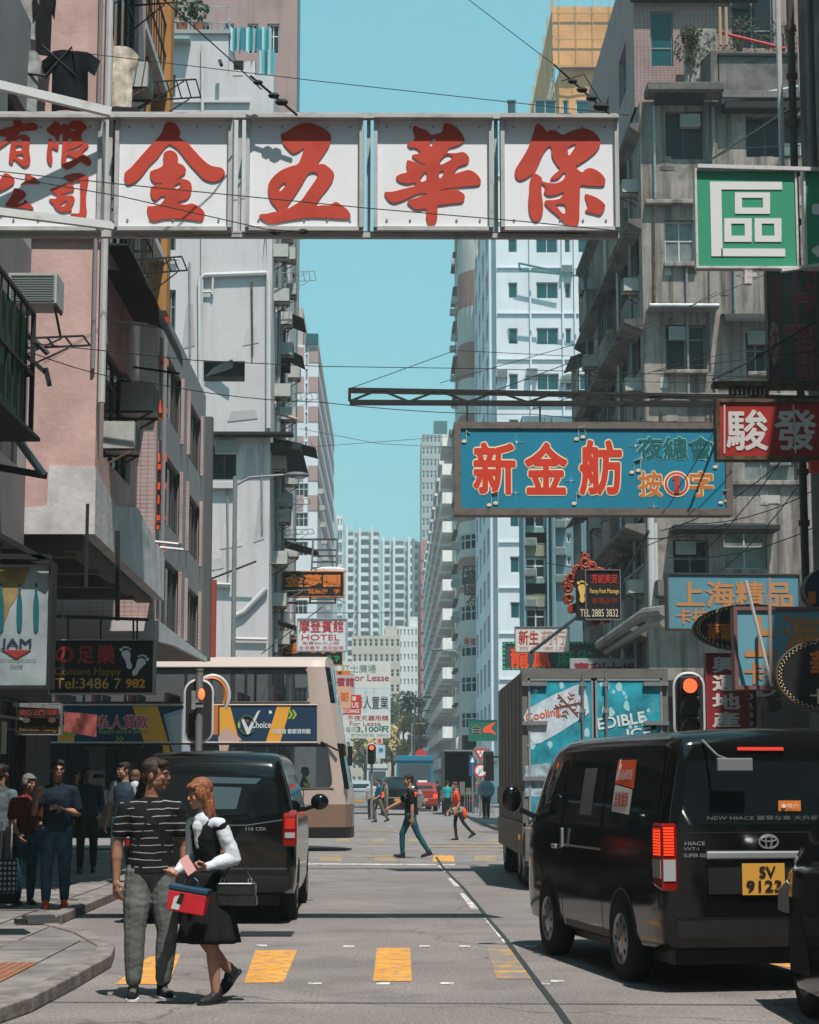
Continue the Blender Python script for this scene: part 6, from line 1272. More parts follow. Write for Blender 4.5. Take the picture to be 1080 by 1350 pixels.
# ---------------- black minibus-style van, left
ys = [-2.57, -2.55, -2.5, -2.42, -2.2, -1.7, -1, -.3, .5, 1.0, 1.25, 1.45, 1.65, 1.85, 2.1, 2.35, 2.5, 2.57]
bot = [(-2.57, .45), (-2.5, .36), (-2.1, .26), (2.3, .26), (2.57, .36)]
top = [(-2.57, 1.62), (-2.55, 1.72), (-2.5, 1.81), (-2.42, 1.87), (-2.2, 1.905), (0, 1.92), (1.0, 1.88), (1.25, 1.80), (1.85, 1.32), (2.1, 1.15), (2.35, 1.02), (2.57, .8)]
wid = [(-2.57, .86), (-2.55, .90), (-2.5, .93), (-2.42, .95), (1.8, .95), (2.3, .88), (2.57, .7)]
V = Car('parked_van', 'black passenger van seen from behind between the couple and the bus', 'van', (-2.03, 24.97), R(.4), car_body(ys, bot, top, wid, .17, 1.1, .13), car_black)
V.wheels((-1.6, 1.6), .33, .22, .83)
V.rear('rear_window', [(-.74, 1.22), (-.4, 1.17), (.4, 1.17), (.76, 1.24), (.74, 1.5), (.66, 1.66), (-.66, 1.66), (-.74, 1.5)], car_glass)
V.side('side_window', [(-2.3, 1.2), (-2.3, 1.65), (.9, 1.68), (1.5, 1.2)], car_glass, 1); V.side('side_window', [(-2.3, 1.2), (-2.3, 1.65), (.9, 1.68), (1.5, 1.2)], car_glass, -1)
V.seam([(-.8, 1.14), (-.4, 1.10), (.4, 1.10), (.8, 1.16)], ax='rear', w=.012, m=mat('crease glint', (.1, .13, .14), .2)); V.seam([(-.5, .62), (.86, .62)], ax='rear', w=.025, m=mat('dull chrome', 'ffffff')); V.seam([(-.88, .56), (.88, .56)], ax='rear', w=.012)  # the uppermost line is a glint painted along the body crease
V.rear('bumper', [(-.86, .40), (.86, .40), (.88, .55), (-.88, .55)], mat('bumper plastic', 'ffffff'), off=.03)
for sx in (-1, 1):
    b = MB(); b.prism([(-2.595, .86), (-2.595, 1.22), (-2.5, 1.27), (-2.32, 1.25), (-2.34, .9)], sx * .80, sx * .962, 'x'); o = link('tail_lamp', b.mesh('tail_lamp', lamp_red), V.o, bevel=.025)
    link('brake_light', MB().box(sx * .83, -2.603, 1.06, sx * .94, -2.594, 1.18).mesh('brake_light', mat('unlit brake lens', (.55, .03, .015), .15, coat=.5)), o); link('reverse_light', MB().box(sx * .83, -2.603, .96, sx * .94, -2.594, 1.02).mesh('reverse_light', lamp_clear), o)
    b = MB().bar((sx * .9, 1.5, 1.22), (sx * 1.02, 1.5, 1.26), .05).ell((sx * 1.1, 1.5, 1.32), (.12, .08, .11), 14); link('wing_mirror', b.mesh('wing_mirror', car_black, smooth=True), V.o)
link('number_plate', MB().box(-.02, -2.6, .73, .26, -2.58, .90).mesh('number_plate', plate_y), V.o); V.txt('TH\n382', trim, .12, -2.606, .815, .2, .13, bold=.02)
V.txt('116 CDI', chrome, .50, -2.575, 1.06, .22, .035, bold=.01); link('door_handle', MB().box(-.55, -2.6, .93, .5, -2.57, .96).mesh('door_handle', trim), V.o)
link('rear_wiper', MB().bar((-.1, -2.585, 1.2), (.4, -2.585, 1.24), .015).mesh('rear_wiper', trim), V.o)
V.rear('painted_reflection', [(-.1, 1.28), (.28, 1.28), (.34, 1.52), (.0, 1.53)], mat('painted window reflection', (.08, .13, .15), .25), off=.006)  # pale patches painted on the rear glass as its reflection
V.rear('painted_reflection', [(-.1, 1.57), (.5, 1.56), (.56, 1.62), (-.05, 1.64)], mat('painted window reflection', 'ffffff'), off=.006)
link('underbody', MB().box(-.75, -2.3, .2, .75, 2.2, .35).mesh('underbody', trim), V.o)
# ---------------- black people carrier cut by the right edge
ys = [-2.2, -2.17, -2.1, -1.5, -.5, .2, .5, .8, 1.1, 1.5, 1.85, 2.05, 2.15, 2.2]
V = Car('black_car', 'black car entering the frame at the bottom right corner', 'car', (3.70, 12.35), R(1), car_body(ys, [(-2.2, .3), (-2.1, .15), (2.0, .14), (2.2, .24)], [(-2.2, 1.2), (-2.1, 1.6), (-1.5, 1.78), (.4, 1.80), (.7, 1.7), (1.5, 1.22), (1.95, 1.08), (2.2, .8)], [(-2.2, .8), (-2.1, .9), (1.5, .9), (2.0, .84), (2.2, .68)], .16, .95, .14), mat('black car paint', 'ffffff'))
V.wheels((-1.35, 1.4), .33, .21, .76)
for sg in (-1, 1): V.side('side_window', [(-1.9, 1.05), (-1.6, 1.5), (.2, 1.54), (1.0, 1.1)], car_glass, sg)
for sg in (-1, 1): b = MB().prism([(1.7, .66), (2.12, .66), (2.1, .82), (1.8, .9), (1.68, .88)], sg * .7, sg * .872, 'x'); link('headlamp', b.mesh('headlamp', lamp_clear), V.o, bevel=.015)
V.rear('windscreen', [(-.7, 1.12), (.7, 1.12), (.6, 1.52), (-.6, 1.52)], car_glass, 1); V.seam([(.3, .35), (.35, 1.5)]); V.seam([(-.7, .35), (-.65, 1.5)])
# ---------------- double-decker bus crossing
champ = mat('champagne bus paint', (.45, .345, .305), .4, coat=.3, dirt=.2, ds=.8, dcol=(.3, .24, .2)); brown = mat('bronze bus band', (.20, .12, .085), .4, coat=.3)
BUS = thing('double_decker_bus', 'champagne double-decker bus with navy and yellow advert crossing the junction', 'bus', (-6.35, 47.3, 0), R(-91.2))
zs = [.30, .34, .55, 1.07, 1.42, 2.47, 3.40, 4.24, 4.40, 4.48]; xs = [1.18, 1.24, 1.25, 1.25, 1.25, 1.25, 1.25, 1.235, 1.16, 1.0]
ysb = [-5.5, -5.42, -5.2, -4, -3, -2, -1, 0, .93, 1.87, 2.8, 3.73, 4.66, 4.76, 4.95, 5.1, 5.2, 5.3, 5.4, 5.48]
def warp(x, y, z):
    t = max(0, (y - 4.0) / 1.5); return (x * (1 - .10 * max(0, t - .7) ** 1.2 * 2), y - t * (max(0, z - 1.3) * .17 + (abs(x) / 1.25) ** 4 * .15), z)
n = len(zs); bm_ = [MB(), MB(), MB()]
def q4(b, pts): b.add([warp(*p) for p in pts], [(0, 1, 2, 3)])
for i in range(len(ysb) - 1):
    y0, y1 = ysb[i], ysb[i + 1]; ym = (y0 + y1) / 2
    for sd in (-1, 1):
        for j in range(n - 1):
            hole = (j == 6 and -5.2 < ym < 4.76) or (j == 4 and -4 < ym < 5.2)
            if hole: continue
            q4(bm_[1 if j in (2,) else 2 if j in (0, 1) else 0], [(sd * xs[j], y0, zs[j]), (sd * xs[j], y1, zs[j]), (sd * xs[j + 1], y1, zs[j + 1]), (sd * xs[j + 1], y0, zs[j + 1])])
    for a, b_ in ((-1, -.5), (-.5, 0), (0, .5), (.5, 1)): q4(bm_[0], [(a, y0, 4.48 + .04 * (1 - abs(a))), (b_, y0, 4.48 + .04 * (1 - abs(b_))), (b_, y1, 4.48 + .04 * (1 - abs(b_))), (a, y1, 4.48 + .04 * (1 - abs(a)))])
    q4(bm_[2], [(-1.18, y0, .3), (1.18, y0, .3), (1.18, y1, .3), (-1.18, y1, .3)]); q4(bm_[2], [(-1.2, y0, 1.3), (1.2, y0, 1.3), (1.2, y1, 1.3), (-1.2, y1, 1.3)]); q4(bm_[2], [(-1.2, y0, 2.6), (1.2, y0, 2.6), (1.2, y1, 2.6), (-1.2, y1, 2.6)])
gl_ = MB()
for yy, fr in ((ysb[0], 0), (ysb[-1], 1)):
    for j in range(n - 1):
        for k in range(8):
            t0, t1 = -1 + k / 4, -1 + (k + 1) / 4; tgt = gl_ if fr and j in (4, 6) or (not fr and j == 6 and 0 < k < 7) else bm_[1 if j == 2 else 2 if j < 2 else 0]
            q4(tgt, [(t0 * xs[j], yy, zs[j]), (t1 * xs[j], yy, zs[j]), (t1 * xs[j + 1], yy, zs[j + 1]), (t0 * xs[j + 1], yy, zs[j + 1])])
for b, nm, m in zip(bm_, ('body', 'lower_band', 'skirt'), (champ, brown, trim)): link(nm, b.mesh(nm, m, smooth=30, recalc=False), BUS)
wglass = mat('bus window glass', (.02, .025, .03), .03, alpha=.62, spec=.6); link('windscreen', gl_.mesh('windscreen', car_glass, smooth=40, recalc=False), BUS)
for sd in (-1, 1):
    for (z0, z1, yl) in ((3.40, 4.24, [-5.2, -4, -2.6, -1.2, .2, 1.6, 3.0, 4.76]), (1.42, 2.47, [-4, -2.6, -1.2, .2, 1.6, 3.0, 3.73, 5.2])):
        for a, c in zip(yl, yl[1:]):
            b = MB(); b.grid([[warp(sd * (1.245 if z0 < 3 else 1.24), a + .02 + (c - a - .04) * k / 3, z) for k in range(4)] for z in (z0, z1)]); link('window', b.mesh('window', wglass, recalc=False), BUS)
            b = MB(); b.bar(warp(sd * 1.235, a + .01, z0), warp(sd * 1.225, a + .01, z1), .06); link('window_pillar', b.mesh('window_pillar', trim), BUS)
        b = MB(); b.tube([warp(sd * 1.245, y, z1 - .02) for y in (yl[0], 0, 4, yl[-1])], .025, 6).tube([warp(sd * 1.25, y, z0 + .01) for y in (yl[0], 0, 4, yl[-1])], .025, 6)
        link('window_surround', b.mesh('window_surround', trim), BUS)
# rounded corners at the front ends of both window rows
for z0, z1, ye in ((3.40, 4.24, 4.76), (1.42, 2.47, 5.2)):
    for sd in (-1, 1):
        for zc, s_ in ((z1, -1), (z0, 1)):
            r = .22; pts = [(ye, zc)] + [(ye - r + r * math.sin(R(a)), zc + s_ * (r - r * math.cos(R(a)))) for a in range(0, 91, 15)]
            b = MB(); b.add([warp(sd * 1.252, p[0], p[1]) for p in pts], [tuple(range(len(pts)))]); link('window_corner', b.mesh('window_corner', champ, recalc=False), BUS)
redseat = mat('bus seat red', (.22, .02, .025), .8)
sm_ = MB().box(-.21, -.2, .0, .21, .2, .1).box(-.21, -.24, .1, .21, -.16, .68).mesh('seat', redseat)
for zf, yr in ((2.62, [-4.6 + .85 * k for k in range(11)]), (1.32, [-3.4 + .85 * k for k in range(8)])):
    for y in yr:
        for x in (-.95, -.5, .5, .95): link('seat', sm_, BUS, (x, y, zf + .35))
b = MB()
for y in (-3, -1.3, .4, 2.1, 3.8): b.tube([(.25, y, 2.62), (.25, y, 4.4)], .018, 6)
for y in (-2, .5, 2.6): b.tube([(.3, y, 1.3), (.3, y, 2.6)], .018, 6)
link('handrails', b.mesh('handrails', mat('grab rail', (.5, .45, .3), .4)), BUS)['kind'] = 'stuff'
for y in (-3.4, 3.1):
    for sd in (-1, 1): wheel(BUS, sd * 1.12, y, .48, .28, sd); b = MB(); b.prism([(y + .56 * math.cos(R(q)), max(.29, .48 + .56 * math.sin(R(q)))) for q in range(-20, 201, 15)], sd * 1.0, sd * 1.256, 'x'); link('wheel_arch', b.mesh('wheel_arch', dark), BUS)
# advert on the near side (local +X), text reads along +Y reversed so it faces the camera
navy = M('advert navy', (.008, .035, .075)); ayel = M('advert yellow', (.72, .33, .04)); aw_ = M('advert white', (.6, .6, .62)); am = M('advert magenta', (.5, .03, .06)); agr = M('advert green', (.3, .42, .05)); aph = M('advert phone grey', (.3, .33, .4)); ask = M('advert skin', (.5, .32, .28))
AY = 46.05
def bl(px, py):
    p = P(px, py, AY); v = Vector((p.x, p.y, p.z)) - Vector((-6.35, 47.3, 0)); a = R(91.2); x, y = v.x * math.cos(a) - v.y * math.sin(a), v.x * math.sin(a) + v.y * math.cos(a); return y, p.z
def adv(name, pts, m, d):
    b = MB(); q = [bl(*p) for p in pts]; b.add([(1.256 + d, a, c) for a, c in q], [tuple(range(len(q)))]); return link(name, b.mesh(name, m, recalc=False), BUS)
adv('advert', [(-60, 978), (419, 978), (419, 930), (-60, 930)], navy, 0); adv('advert', [(216, 994), (226, 994), (222, 978), (214, 978)], ayel, .001)
for pts in ([(76, 978), (98, 978), (98, 958), (76, 958)], [(190, 978), (222, 978), (208, 931), (175, 931)], [(290, 978), (316, 978), (304, 931), (290, 931)], [(351, 978), (370, 978), (384, 931), (366, 931)]): adv('advert_stripe', pts, ayel, .002)
adv('advert_phone', [(228, 993), (252, 993), (244, 934), (216, 942)], aph, .004); adv('advert_screen', [(232, 984), (248, 984), (241, 940), (222, 946)], M('screen grey', (.4, .42, .46)), .006); adv('advert_hand', [(290, 992), (300, 992), (304, 978), (320, 976), (305, 962), (296, 960), (288, 972)], ask, .004)
def btxt(t, x0, y0, x1, y1, m, d=.006, **k):
    a, c = bl(x0, y1), bl(x1, y0); return link('lettering', text_mesh('lettering', t, m, abs(c[0] - a[0]), c[1] - a[1], depth=.001, **k), BUS, (1.256 + d, (a[0] + c[0]) / 2, (a[1] + c[1]) / 2), (0, 0, R(90)))
btxt('私人貸款', 128, 942, 197, 962, aw_, .004, bold=.09); btxt('私人貸款', 129, 943, 196, 961, am, .008, bold=.03); btxt('現生', 78, 955, 101, 970, M('advert lime', (.35, .5, .1)), .008, bold=.04); btxt('快捷批核 超低息率 即時申請', 130, 962.5, 197, 967.5, agr, .006, bold=.01)
btxt('Choice', 331, 951, 358, 960, aw_, .008, bold=.03); btxt('内服達 都都清到靚', 360, 961, 410, 967.5, aw_, .006, bold=.03); btxt('»', 380, 936, 392, 948, agr, .008, bold=.02); btxt('»', 182, 930.5, 196, 939, agr, .008); btxt('»', 152, 971, 164, 977, agr, .006)
rg = MB(); 
for q in range(20, 340, 12):
    for r0 in (10.5,):
        c0, c1 = bl(326 + r0 * math.cos(R(q)), 956 + r0 * 1.15 * math.sin(R(q))), bl(326 + r0 * math.cos(R(q + 12)), 956 + r0 * 1.15 * math.sin(R(q + 12))); rg.bar((1.262, *c0), (1.262, *c1), .05, .004)
link('advert_ring', rg.mesh('advert_ring', M('advert lime', 'ffffff')), BUS)
for pts, m in (([(318, 948), (321, 946), (328, 960), (340, 938), (344, 936), (329, 968), (326, 968)], aw_), ([(325, 949), (328, 949), (328, 952), (325, 952)], am), ([(355, 937), (359, 937), (359, 941), (355, 941)], aw_)): adv('advert_mark', pts[::-1], m, .008)
link('advert_frame', MB().tube([(1.262, *bl(-60, 929.5)), (1.262, *bl(419, 929.5))], .02, 4).tube([(1.262, *bl(-60, 979)), (1.262, *bl(419, 979))], .02, 4).tube([(1.262, *bl(419, 979)), (1.262, *bl(419, 929.5))], .015, 4).mesh('advert_frame', M('advert rail', (.45, .35, .3))), BUS)
b = MB().bar(warp(1.25, 5.0, 2.5), warp(1.4, 5.6, 2.3), .04).box(1.35, 5.4, 1.95, 1.5, 5.5, 2.4); link('wing_mirror', b.mesh('wing_mirror', trim), BUS)
link('seam', MB().box(1.25, 4.36, .5, 1.254, 4.38, 1.4).mesh('seam', dark), BUS)
# ---------------- ice delivery truck
TX0, TX1, TY0, TY1, TZ0, TZ1 = 1.98, 4.12, 29.5, 36.4, .98, 3.24
TK = thing('box_truck', 'box truck with blue ice advert on its rear doors, ahead of the black van', 'truck', ((TX0 + TX1) / 2, TY0, 0)); hw = (TX1 - TX0) / 2
bx = mat('truck box grey', (.17, .15, .13), .6, dirt=.6, ds=1.2, dcol=(.07, .06, .05), streak=.5, metal=.2); tfr = mat('truck frame metal', (.2, .19, .18), .5, metal=.4, dirt=.5, ds=4)
link('cargo_box', MB().box(-hw, .05, TZ0, hw, TY1 - TY0, TZ1).mesh('cargo_box', bx), TK, bevel=.015)
b = MB().box(-hw - .02, 0, TZ1 - .12, hw + .02, .08, TZ1 + .02).box(-hw - .02, 0, TZ0 - .05, -hw + .07, .08, TZ1 - .12).box(hw - .07, 0, TZ0 - .05, hw + .02, .08, TZ1 - .12).box(-hw + .07, 0, TZ0 - .05, hw - .07, .08, TZ0 + .04); link('rear_frame', b.mesh('rear_frame', tfr), TK)
for y in [.9 + .95 * k for k in range(6)]: link('side_post', MB().box(-hw - .008, y, TZ0, -hw + .001, y + .05, TZ1 - .02).mesh('side_post', bx), TK)
link('side_rail', MB().box(-hw - .03, 0, .5, -hw + .02, 6.6, .98).mesh('side_rail', bx), TK); link('side_guard', MB().box(-hw - .035, .1, 1.2, -hw - .005, 6.8, 1.5).mesh('side_guard', mat('guard wood', (.26, .2, .15), .8, dirt=.6, ds=3)), TK)
def tl(px, py): p = P(px, py, TY0); return p.x - (TX0 + TX1) / 2, p.z
icb = mat('ice advert blue', (.02, .26, .34), .4, var=.5, vs=2.5, dirt=.25, ds=3, dcol=(.3, .5, .55))
for a, c in ((-hw + .07, -.03), (.0, hw - .07)):
    d_ = link('rear_door', MB().box(a + .02, -.015, TZ0 + .05, c - .02, .049, TZ1 - .14).mesh('rear_door', icb), TK)
    link('door_frame', MB().box(a, -.03, TZ0 + .04, a + .03, .0, TZ1 - .13).box(c - .03, -.03, TZ0 + .04, c, .0, TZ1 - .13).box(a, -.03, TZ1 - .16, c, .0, TZ1 - .13).mesh('door_frame', mat('door frame silver', (.4, .42, .43), .4, metal=.5)), d_)
    for x in ((c - .16,) if a < -.5 else (a + .16,)):
        link('lock_bar', MB().tube([(x, -.06, TZ0), (x, -.06, TZ1 - .05)], .018, 8).box(x - .04, -.08, TZ1 - .25, x + .04, -.02, TZ1 - .18).box(x - .04, -.08, 2.6, x + .04, -.02, 2.66).mesh('lock_bar', steel), d_)
    for z in (3.0, 2.42, 1.6):
        x = a if a < -.5 else c; link('hinge', MB().box(x - .09, -.07, z, x + .28 if a < -.5 else x + .09, -.02, z + .06).mesh('hinge', steel) if a < -.5 else MB().box(x - .28, -.07, z, x + .09, -.02, z + .06).mesh('hinge', steel), d_)
sh_ = [tl(*p) for p in ((695, 935), (760, 903), (771, 908), (776, 935), (770, 945), (712, 980), (700, 975), (694, 955))]
link('ice_bag_print', outline_mesh('ice_bag_print', [sh_], .004, M('ice bag white', (.5, .58, .66), var=.2, vs=6), 2), TK, (0, -.018, 0))
def ttx(t, px, py, w, h, m, rot=0, **k): x, z = tl(px, py); return link('lettering', text_mesh('lettering', t, m, w, h, depth=.002, **k), TK, (x, -.022, z), (0, R(-rot), 0))
orr = M('ice orange', (.62, .13, .04)); ttx('Cooling', 716, 943, .52, .16, orr, 12, bold=.03); x, z = tl(749, 929); b = MB()
for q in range(6):
    a = R(q * 60 + 12); b.bar((x, -.026, z), (x + .22 * math.cos(a), -.026, z + .22 * math.sin(a)), .022, .003)
    for f in (.09, .15): b.bar((x + f * math.cos(a), -.026, z + f * math.sin(a)), (x + f * math.cos(a) + .06 * math.cos(a + .9), -.026, z + f * math.sin(a) + .06 * math.sin(a + .9)), .016, .003).bar((x + f * math.cos(a), -.026, z + f * math.sin(a)), (x + f * math.cos(a) + .06 * math.cos(a - .9), -.026, z + f * math.sin(a) + .06 * math.sin(a - .9)), .016, .003)
link('snowflake_print', b.mesh('snowflake_print', orr), TK); 
ttx('EDIBLE', 819, 950, .72, .17, M('ice lettering', (.62, .68, .7)), 9, bold=.035); ttx('ICE', 842, 966, .36, .14, M('ice lettering', 'ffffff'), 5, bold=.035)
q_ = random.Random(5); b = MB()
for _ in range(46):
    x = q_.uniform(-hw + .12, hw - .12); z = q_.uniform(1.3, 3.05); r = q_.uniform(.015, .06)
    if abs(x + .02) < .08: continue
    b.add([(x + r * q_.uniform(.6, 1.3) * math.cos(R(a)), -.0165, z + r * 1.6 * q_.uniform(.6, 1.2) * math.sin(R(a))) for a in range(0, 360, 45)], [tuple(range(8))])
link('ice_drops', b.mesh('ice_drops', M('ice drop', (.35, .6, .66)), recalc=False), TK)['kind'] = 'stuff'
b = MB(); pts = [tl(*p) for p in ((692, 1010), (720, 1006), (760, 1014), (778, 1008), (778, 1050), (692, 1050))]; b.add([(x, -.0175, z) for x, z in pts], [tuple(range(6))]); link('ice_heap_print', b.mesh('ice_heap_print', M('ice heap', (.32, .42, .48), var=.4, vs=9), recalc=False), TK)
link('tail_lift', MB().box(-hw, -.12, .42, hw, -.02, .92).mesh('tail_lift', tfr), TK, bevel=.01); link('bumper', MB().box(-hw + .05, -.2, .38, hw - .05, -.12, .5).mesh('bumper', trim), TK)
for sx in (-1, 1): link('tail_lamp', MB().box(sx * .72, -.15, .55, sx * 1.0, -.121, .66).mesh('tail_lamp', lamp_red), TK)
link('side_marker', MB().box(-hw - .05, .5, .72, -hw - .031, .62, .8).mesh('side_marker', lamp_side), TK); link('mudguard', MB().box(-hw + .02, .25, .12, -hw + .4, .28, .55).mesh('mudguard', blk), TK)
for y in (.95, 1.9, 5.9):
    for sd in (-1, 1): wheel(TK, sd * .87, y + .2, .42, .3, sd)
link('cab', car_body([0, .1, .3, 1.0, 1.3, 1.5, 1.6], [(0, .5), (1.6, .5)], [(0, 2.5), (.9, 2.5), (1.3, 2.2), (1.6, 1.3)], [(0, .95), (1.3, .95), (1.6, .85)], .1, 1.4, .12).mesh('cab', mat('cab white', (.5, .5, .5), .4), smooth=35), TK, (0, 7.0, 0)); link('chassis', MB().box(-.4, .2, .45, .4, 8.2, .75).mesh('chassis', trim), TK)
link('wing_mirror', MB().box(-1.25, 8.0, 1.6, -1.1, 8.06, 2.1).bar((-.95, 8.0, 2.05), (-1.2, 8.03, 2.05), .03).mesh('wing_mirror', blk), TK)
# ---------------- far traffic
def far_car(name, label, cat, x, Y, paint, H_=1.5, Wd=.85, L_=4.4, plate=None, rz=0):
    h = L_ / 2; V = Car(name, label, cat, (x, Y + h), rz, car_body([-h, -h + .04, -h + .15, -h + .6, -.3, .4, h - 1.3, h - .5, h], [(-h, .4), (-h + .15, .27), (h, .3)], [(-h, H_ * .68), (-h + .04, H_ * .74), (-h + .15, H_ * .78), (-h + .6, H_ * .97), (0, H_), (.4, H_ * .97), (h - 1.3, H_ * .66), (h, H_ * .5)], [(-h, Wd * .93), (-h + .15, Wd), (h - .5, Wd), (h, Wd * .8)], .15, H_ * .62, .12), paint)
    V.wheels((-h + .85, h - .85), .31, .2, Wd - .09); V.rear('rear_window', [(-Wd * .72, H_ * .66), (Wd * .72, H_ * .66), (Wd * .62, H_ * .90), (-Wd * .62, H_ * .90)], car_glass)
    for sg in (-1, 1): V.side('side_window', [(-h + .5, H_ * .64), (-h + .8, H_ * .9), (.4, H_ * .9), (h - 1.5, H_ * .64)], car_glass, sg)
    for sx in (-1, 1): link('tail_lamp', MB().box(sx * Wd * .68, -h - .02, H_ * .46, sx * Wd * .97, -h + .12, H_ * .60).mesh('tail_lamp', lamp_on), V.o)
    link('number_plate', MB().box(-.25, -h - .015, H_ * .36, .25, -h, H_ * .43).mesh('number_plate', plate_y), V.o); V.seam([(-Wd * .8, H_ * .45), (Wd * .8, H_ * .45)], ax='rear', w=.04, m=chrome, name='chrome_strip'); return V
far_car('black_people_carrier', 'black people carrier behind the walking pedestrian, brake lights on', 'car', Xp(527, 96, 1040), 96, car_black, 1.85, .9, 4.8)
far_car('silver_car', 'silver car just emerging past the front of the bus', 'car', Xp(472, 100, 1040), 100, mat('silver paint', (.45, .45, .46), .3, metal=.5), 1.65, .86)
t = far_car('taxi', 'red taxi beyond the black people carrier', 'taxi', Xp(558, 108, 1040), 108, mat('taxi red', (.25, .015, .012), .35), 1.55, .8); link('roof_light', MB().box(-.25, -.1, 1.55, .25, .1, 1.68).mesh('roof_light', white_p), t.o)
far_car('dark_suv', 'dark blue car leftmost of the far queue, by the signal pole', 'car', Xp(506, 118, 1040), 118, mat('dark blue paint', (.01, .015, .03), .3), 1.7, .85)
def far_truck(label, px0, px1, top, Y, L_, paint, inside=None, extra=None, z0=.9):
    x0, x1, z1 = P(px0, 1000, Y).x, P(px1, 1000, Y).x, Zp(top, Y, px0); t = thing('goods_truck', label, 'truck', ((x0 + x1) / 2, Y, 0)); w = (x1 - x0) / 2
    if inside:
        b = MB().box(-w, 0, z0, -w + .06, L_, z1).box(w - .06, 0, z0, w, L_, z1).box(-w + .06, 0, z1 - .06, w - .06, L_, z1).box(-w + .06, 0, z0, w - .06, L_, z0 + .06).box(-w + .06, L_ - .06, z0 + .06, w - .06, L_, z1 - .06); link('cargo_box', b.mesh('cargo_box', paint), t)
        for k in range(5): link('crate', MB().box(-w + .2 + k * .3, .4, z0 + .07, -w + .45 + k * .3, .9, z0 + .4 + (k % 3) * .15).mesh('crate', tfr), t)
        link('roof_rail', MB().box(-w, -.05, z1 - .02, w, 0, z1 + .05).mesh('roof_rail', steel), t)
    else:
        link('cargo_box', MB().box(-w, 0, z0, w, L_, z1).mesh('cargo_box', paint), t, bevel=.03); link('roof_lip', MB().box(-w - .04, -.05, z1 - .35, w + .04, 0, z1 - .28).mesh('roof_lip', M('truck shade blue', (.01, .05, .08))), t); link('rear_opening', MB().box(-w + .12, -.01, z0 + .1, w - .12, .0, z1 - .5).mesh('rear_opening', M('shutter', (.05, .07, .08))), t)
    link('bumper', MB().box(-w, -.1, .4, w, .05, .6).mesh('bumper', trim), t); link('chassis', MB().box(-.5, .2, .5, .5, L_ + 1.5, .89).mesh('chassis', trim), t); link('cab', MB().box(-w + .1, L_ + .1, .5, w - .1, L_ + 1.7, 2.3).mesh('cab', paint), t)
    for y in (1.2, L_ + .8):
        for sd in (-1, 1): wheel(t, sd * (w - .2), y, .42, .28, sd)
    for sx in (-1, 1): link('tail_lamp', MB().box(sx * (w - .35), -.13, .62, sx * (w - .05), -.02, .75).mesh('tail_lamp', lamp_red), t)
    return t
far_truck('blue tipper truck in the far queue with bright blue tailgate', 523, 571, 996, 114, 5, M('truck blue', (.015, .16, .26)))
far_truck('open-backed dark goods truck parked at the right kerb', 585, 627, 990, 97, 5, M('goods dark', (.05, .045, .04)), inside=1)
far_truck('white lorry far down the street left of the blue truck', 484, 511, 1008, 150, 5, M('lorry white', (.5, .5, .5)))
# ================================================================== PEOPLE
skin_a = mat('skin', (.36, .185, .125), .55, var=.08, vs=20); skin_b = mat('skin tanned', (.25, .12, .075), .55, var=.08, vs=20)
def hairmat(name, a, c):
    m = mat(name, a, .45); t = m.node_tree; g = t.nodes.new('ShaderNodeNewGeometry'); mp = t.nodes.new('ShaderNodeMapping'); mp.inputs['Scale'].default_value = (130, 130, 12); t.links.new(g.outputs[0], mp.inputs[0])
    n = t.nodes.new('ShaderNodeTexNoise'); n.inputs['Scale'].default_value = 1; n.inputs['Detail'].default_value = 4; t.links.new(mp.outputs[0], n.inputs[0]); x = t.nodes.new('ShaderNodeMapRange'); x.inputs[1].default_value = .35; x.inputs[2].default_value = .65; t.links.new(n.outputs[0], x.inputs[0])
    k = t.nodes.new('ShaderNodeMix'); k.data_type = 'RGBA'; k.inputs[6].default_value = (*a, 1); k.inputs[7].default_value = (*c, 1); t.links.new(x.outputs[0], k.inputs[0]); b = t.nodes['Principled BSDF']; t.links.new(k.outputs[2], b.inputs['Base Color'])
    u = t.nodes.new('ShaderNodeBump'); u.inputs['Strength'].default_value = .9; u.inputs['Distance'].default_value = .01; t.links.new(n.outputs[0], u.inputs['Height']); t.links.new(u.outputs[0], b.inputs['Normal']); b.inputs['Specular IOR Level'].default_value = .25; return m
hair_k = hairmat('black hair', (.006, .005, .005), (.025, .02, .018)); lens_m = mat('glasses', (.01, .01, .01), .3); lip_m = mat('lips', (.26, .09, .075), .5); eye_w = mat('eye white', (.5, .48, .46), .3)
def V3(*a): return Vector(a)
def cap(b, p0, p1, r0, r1, n=12):          # tapered limb piece with round ends
    p0, p1 = Vector(p0), Vector(p1); d = p1 - p0; L = d.length
    if L < 1e-5: b.ell(p0, r0, n); return
    d.normalize(); ps = []; rs = []
    for k in range(1, 4): a = R(90 * k / 3.2); ps.append(p0 - d * r0 * math.cos(a)); rs.append(r0 * math.sin(a))
    for k in range(0, 5): ps.append(p0 + d * L * k / 4); rs.append(r0 + (r1 - r0) * k / 4)
    for k in range(2, -1, -1): a = R(90 * (k + .2) / 3.2); ps.append(p1 + d * r1 * math.cos(a)); rs.append(r1 * math.sin(a) + .0005)
    b.tube(ps, rs, n)
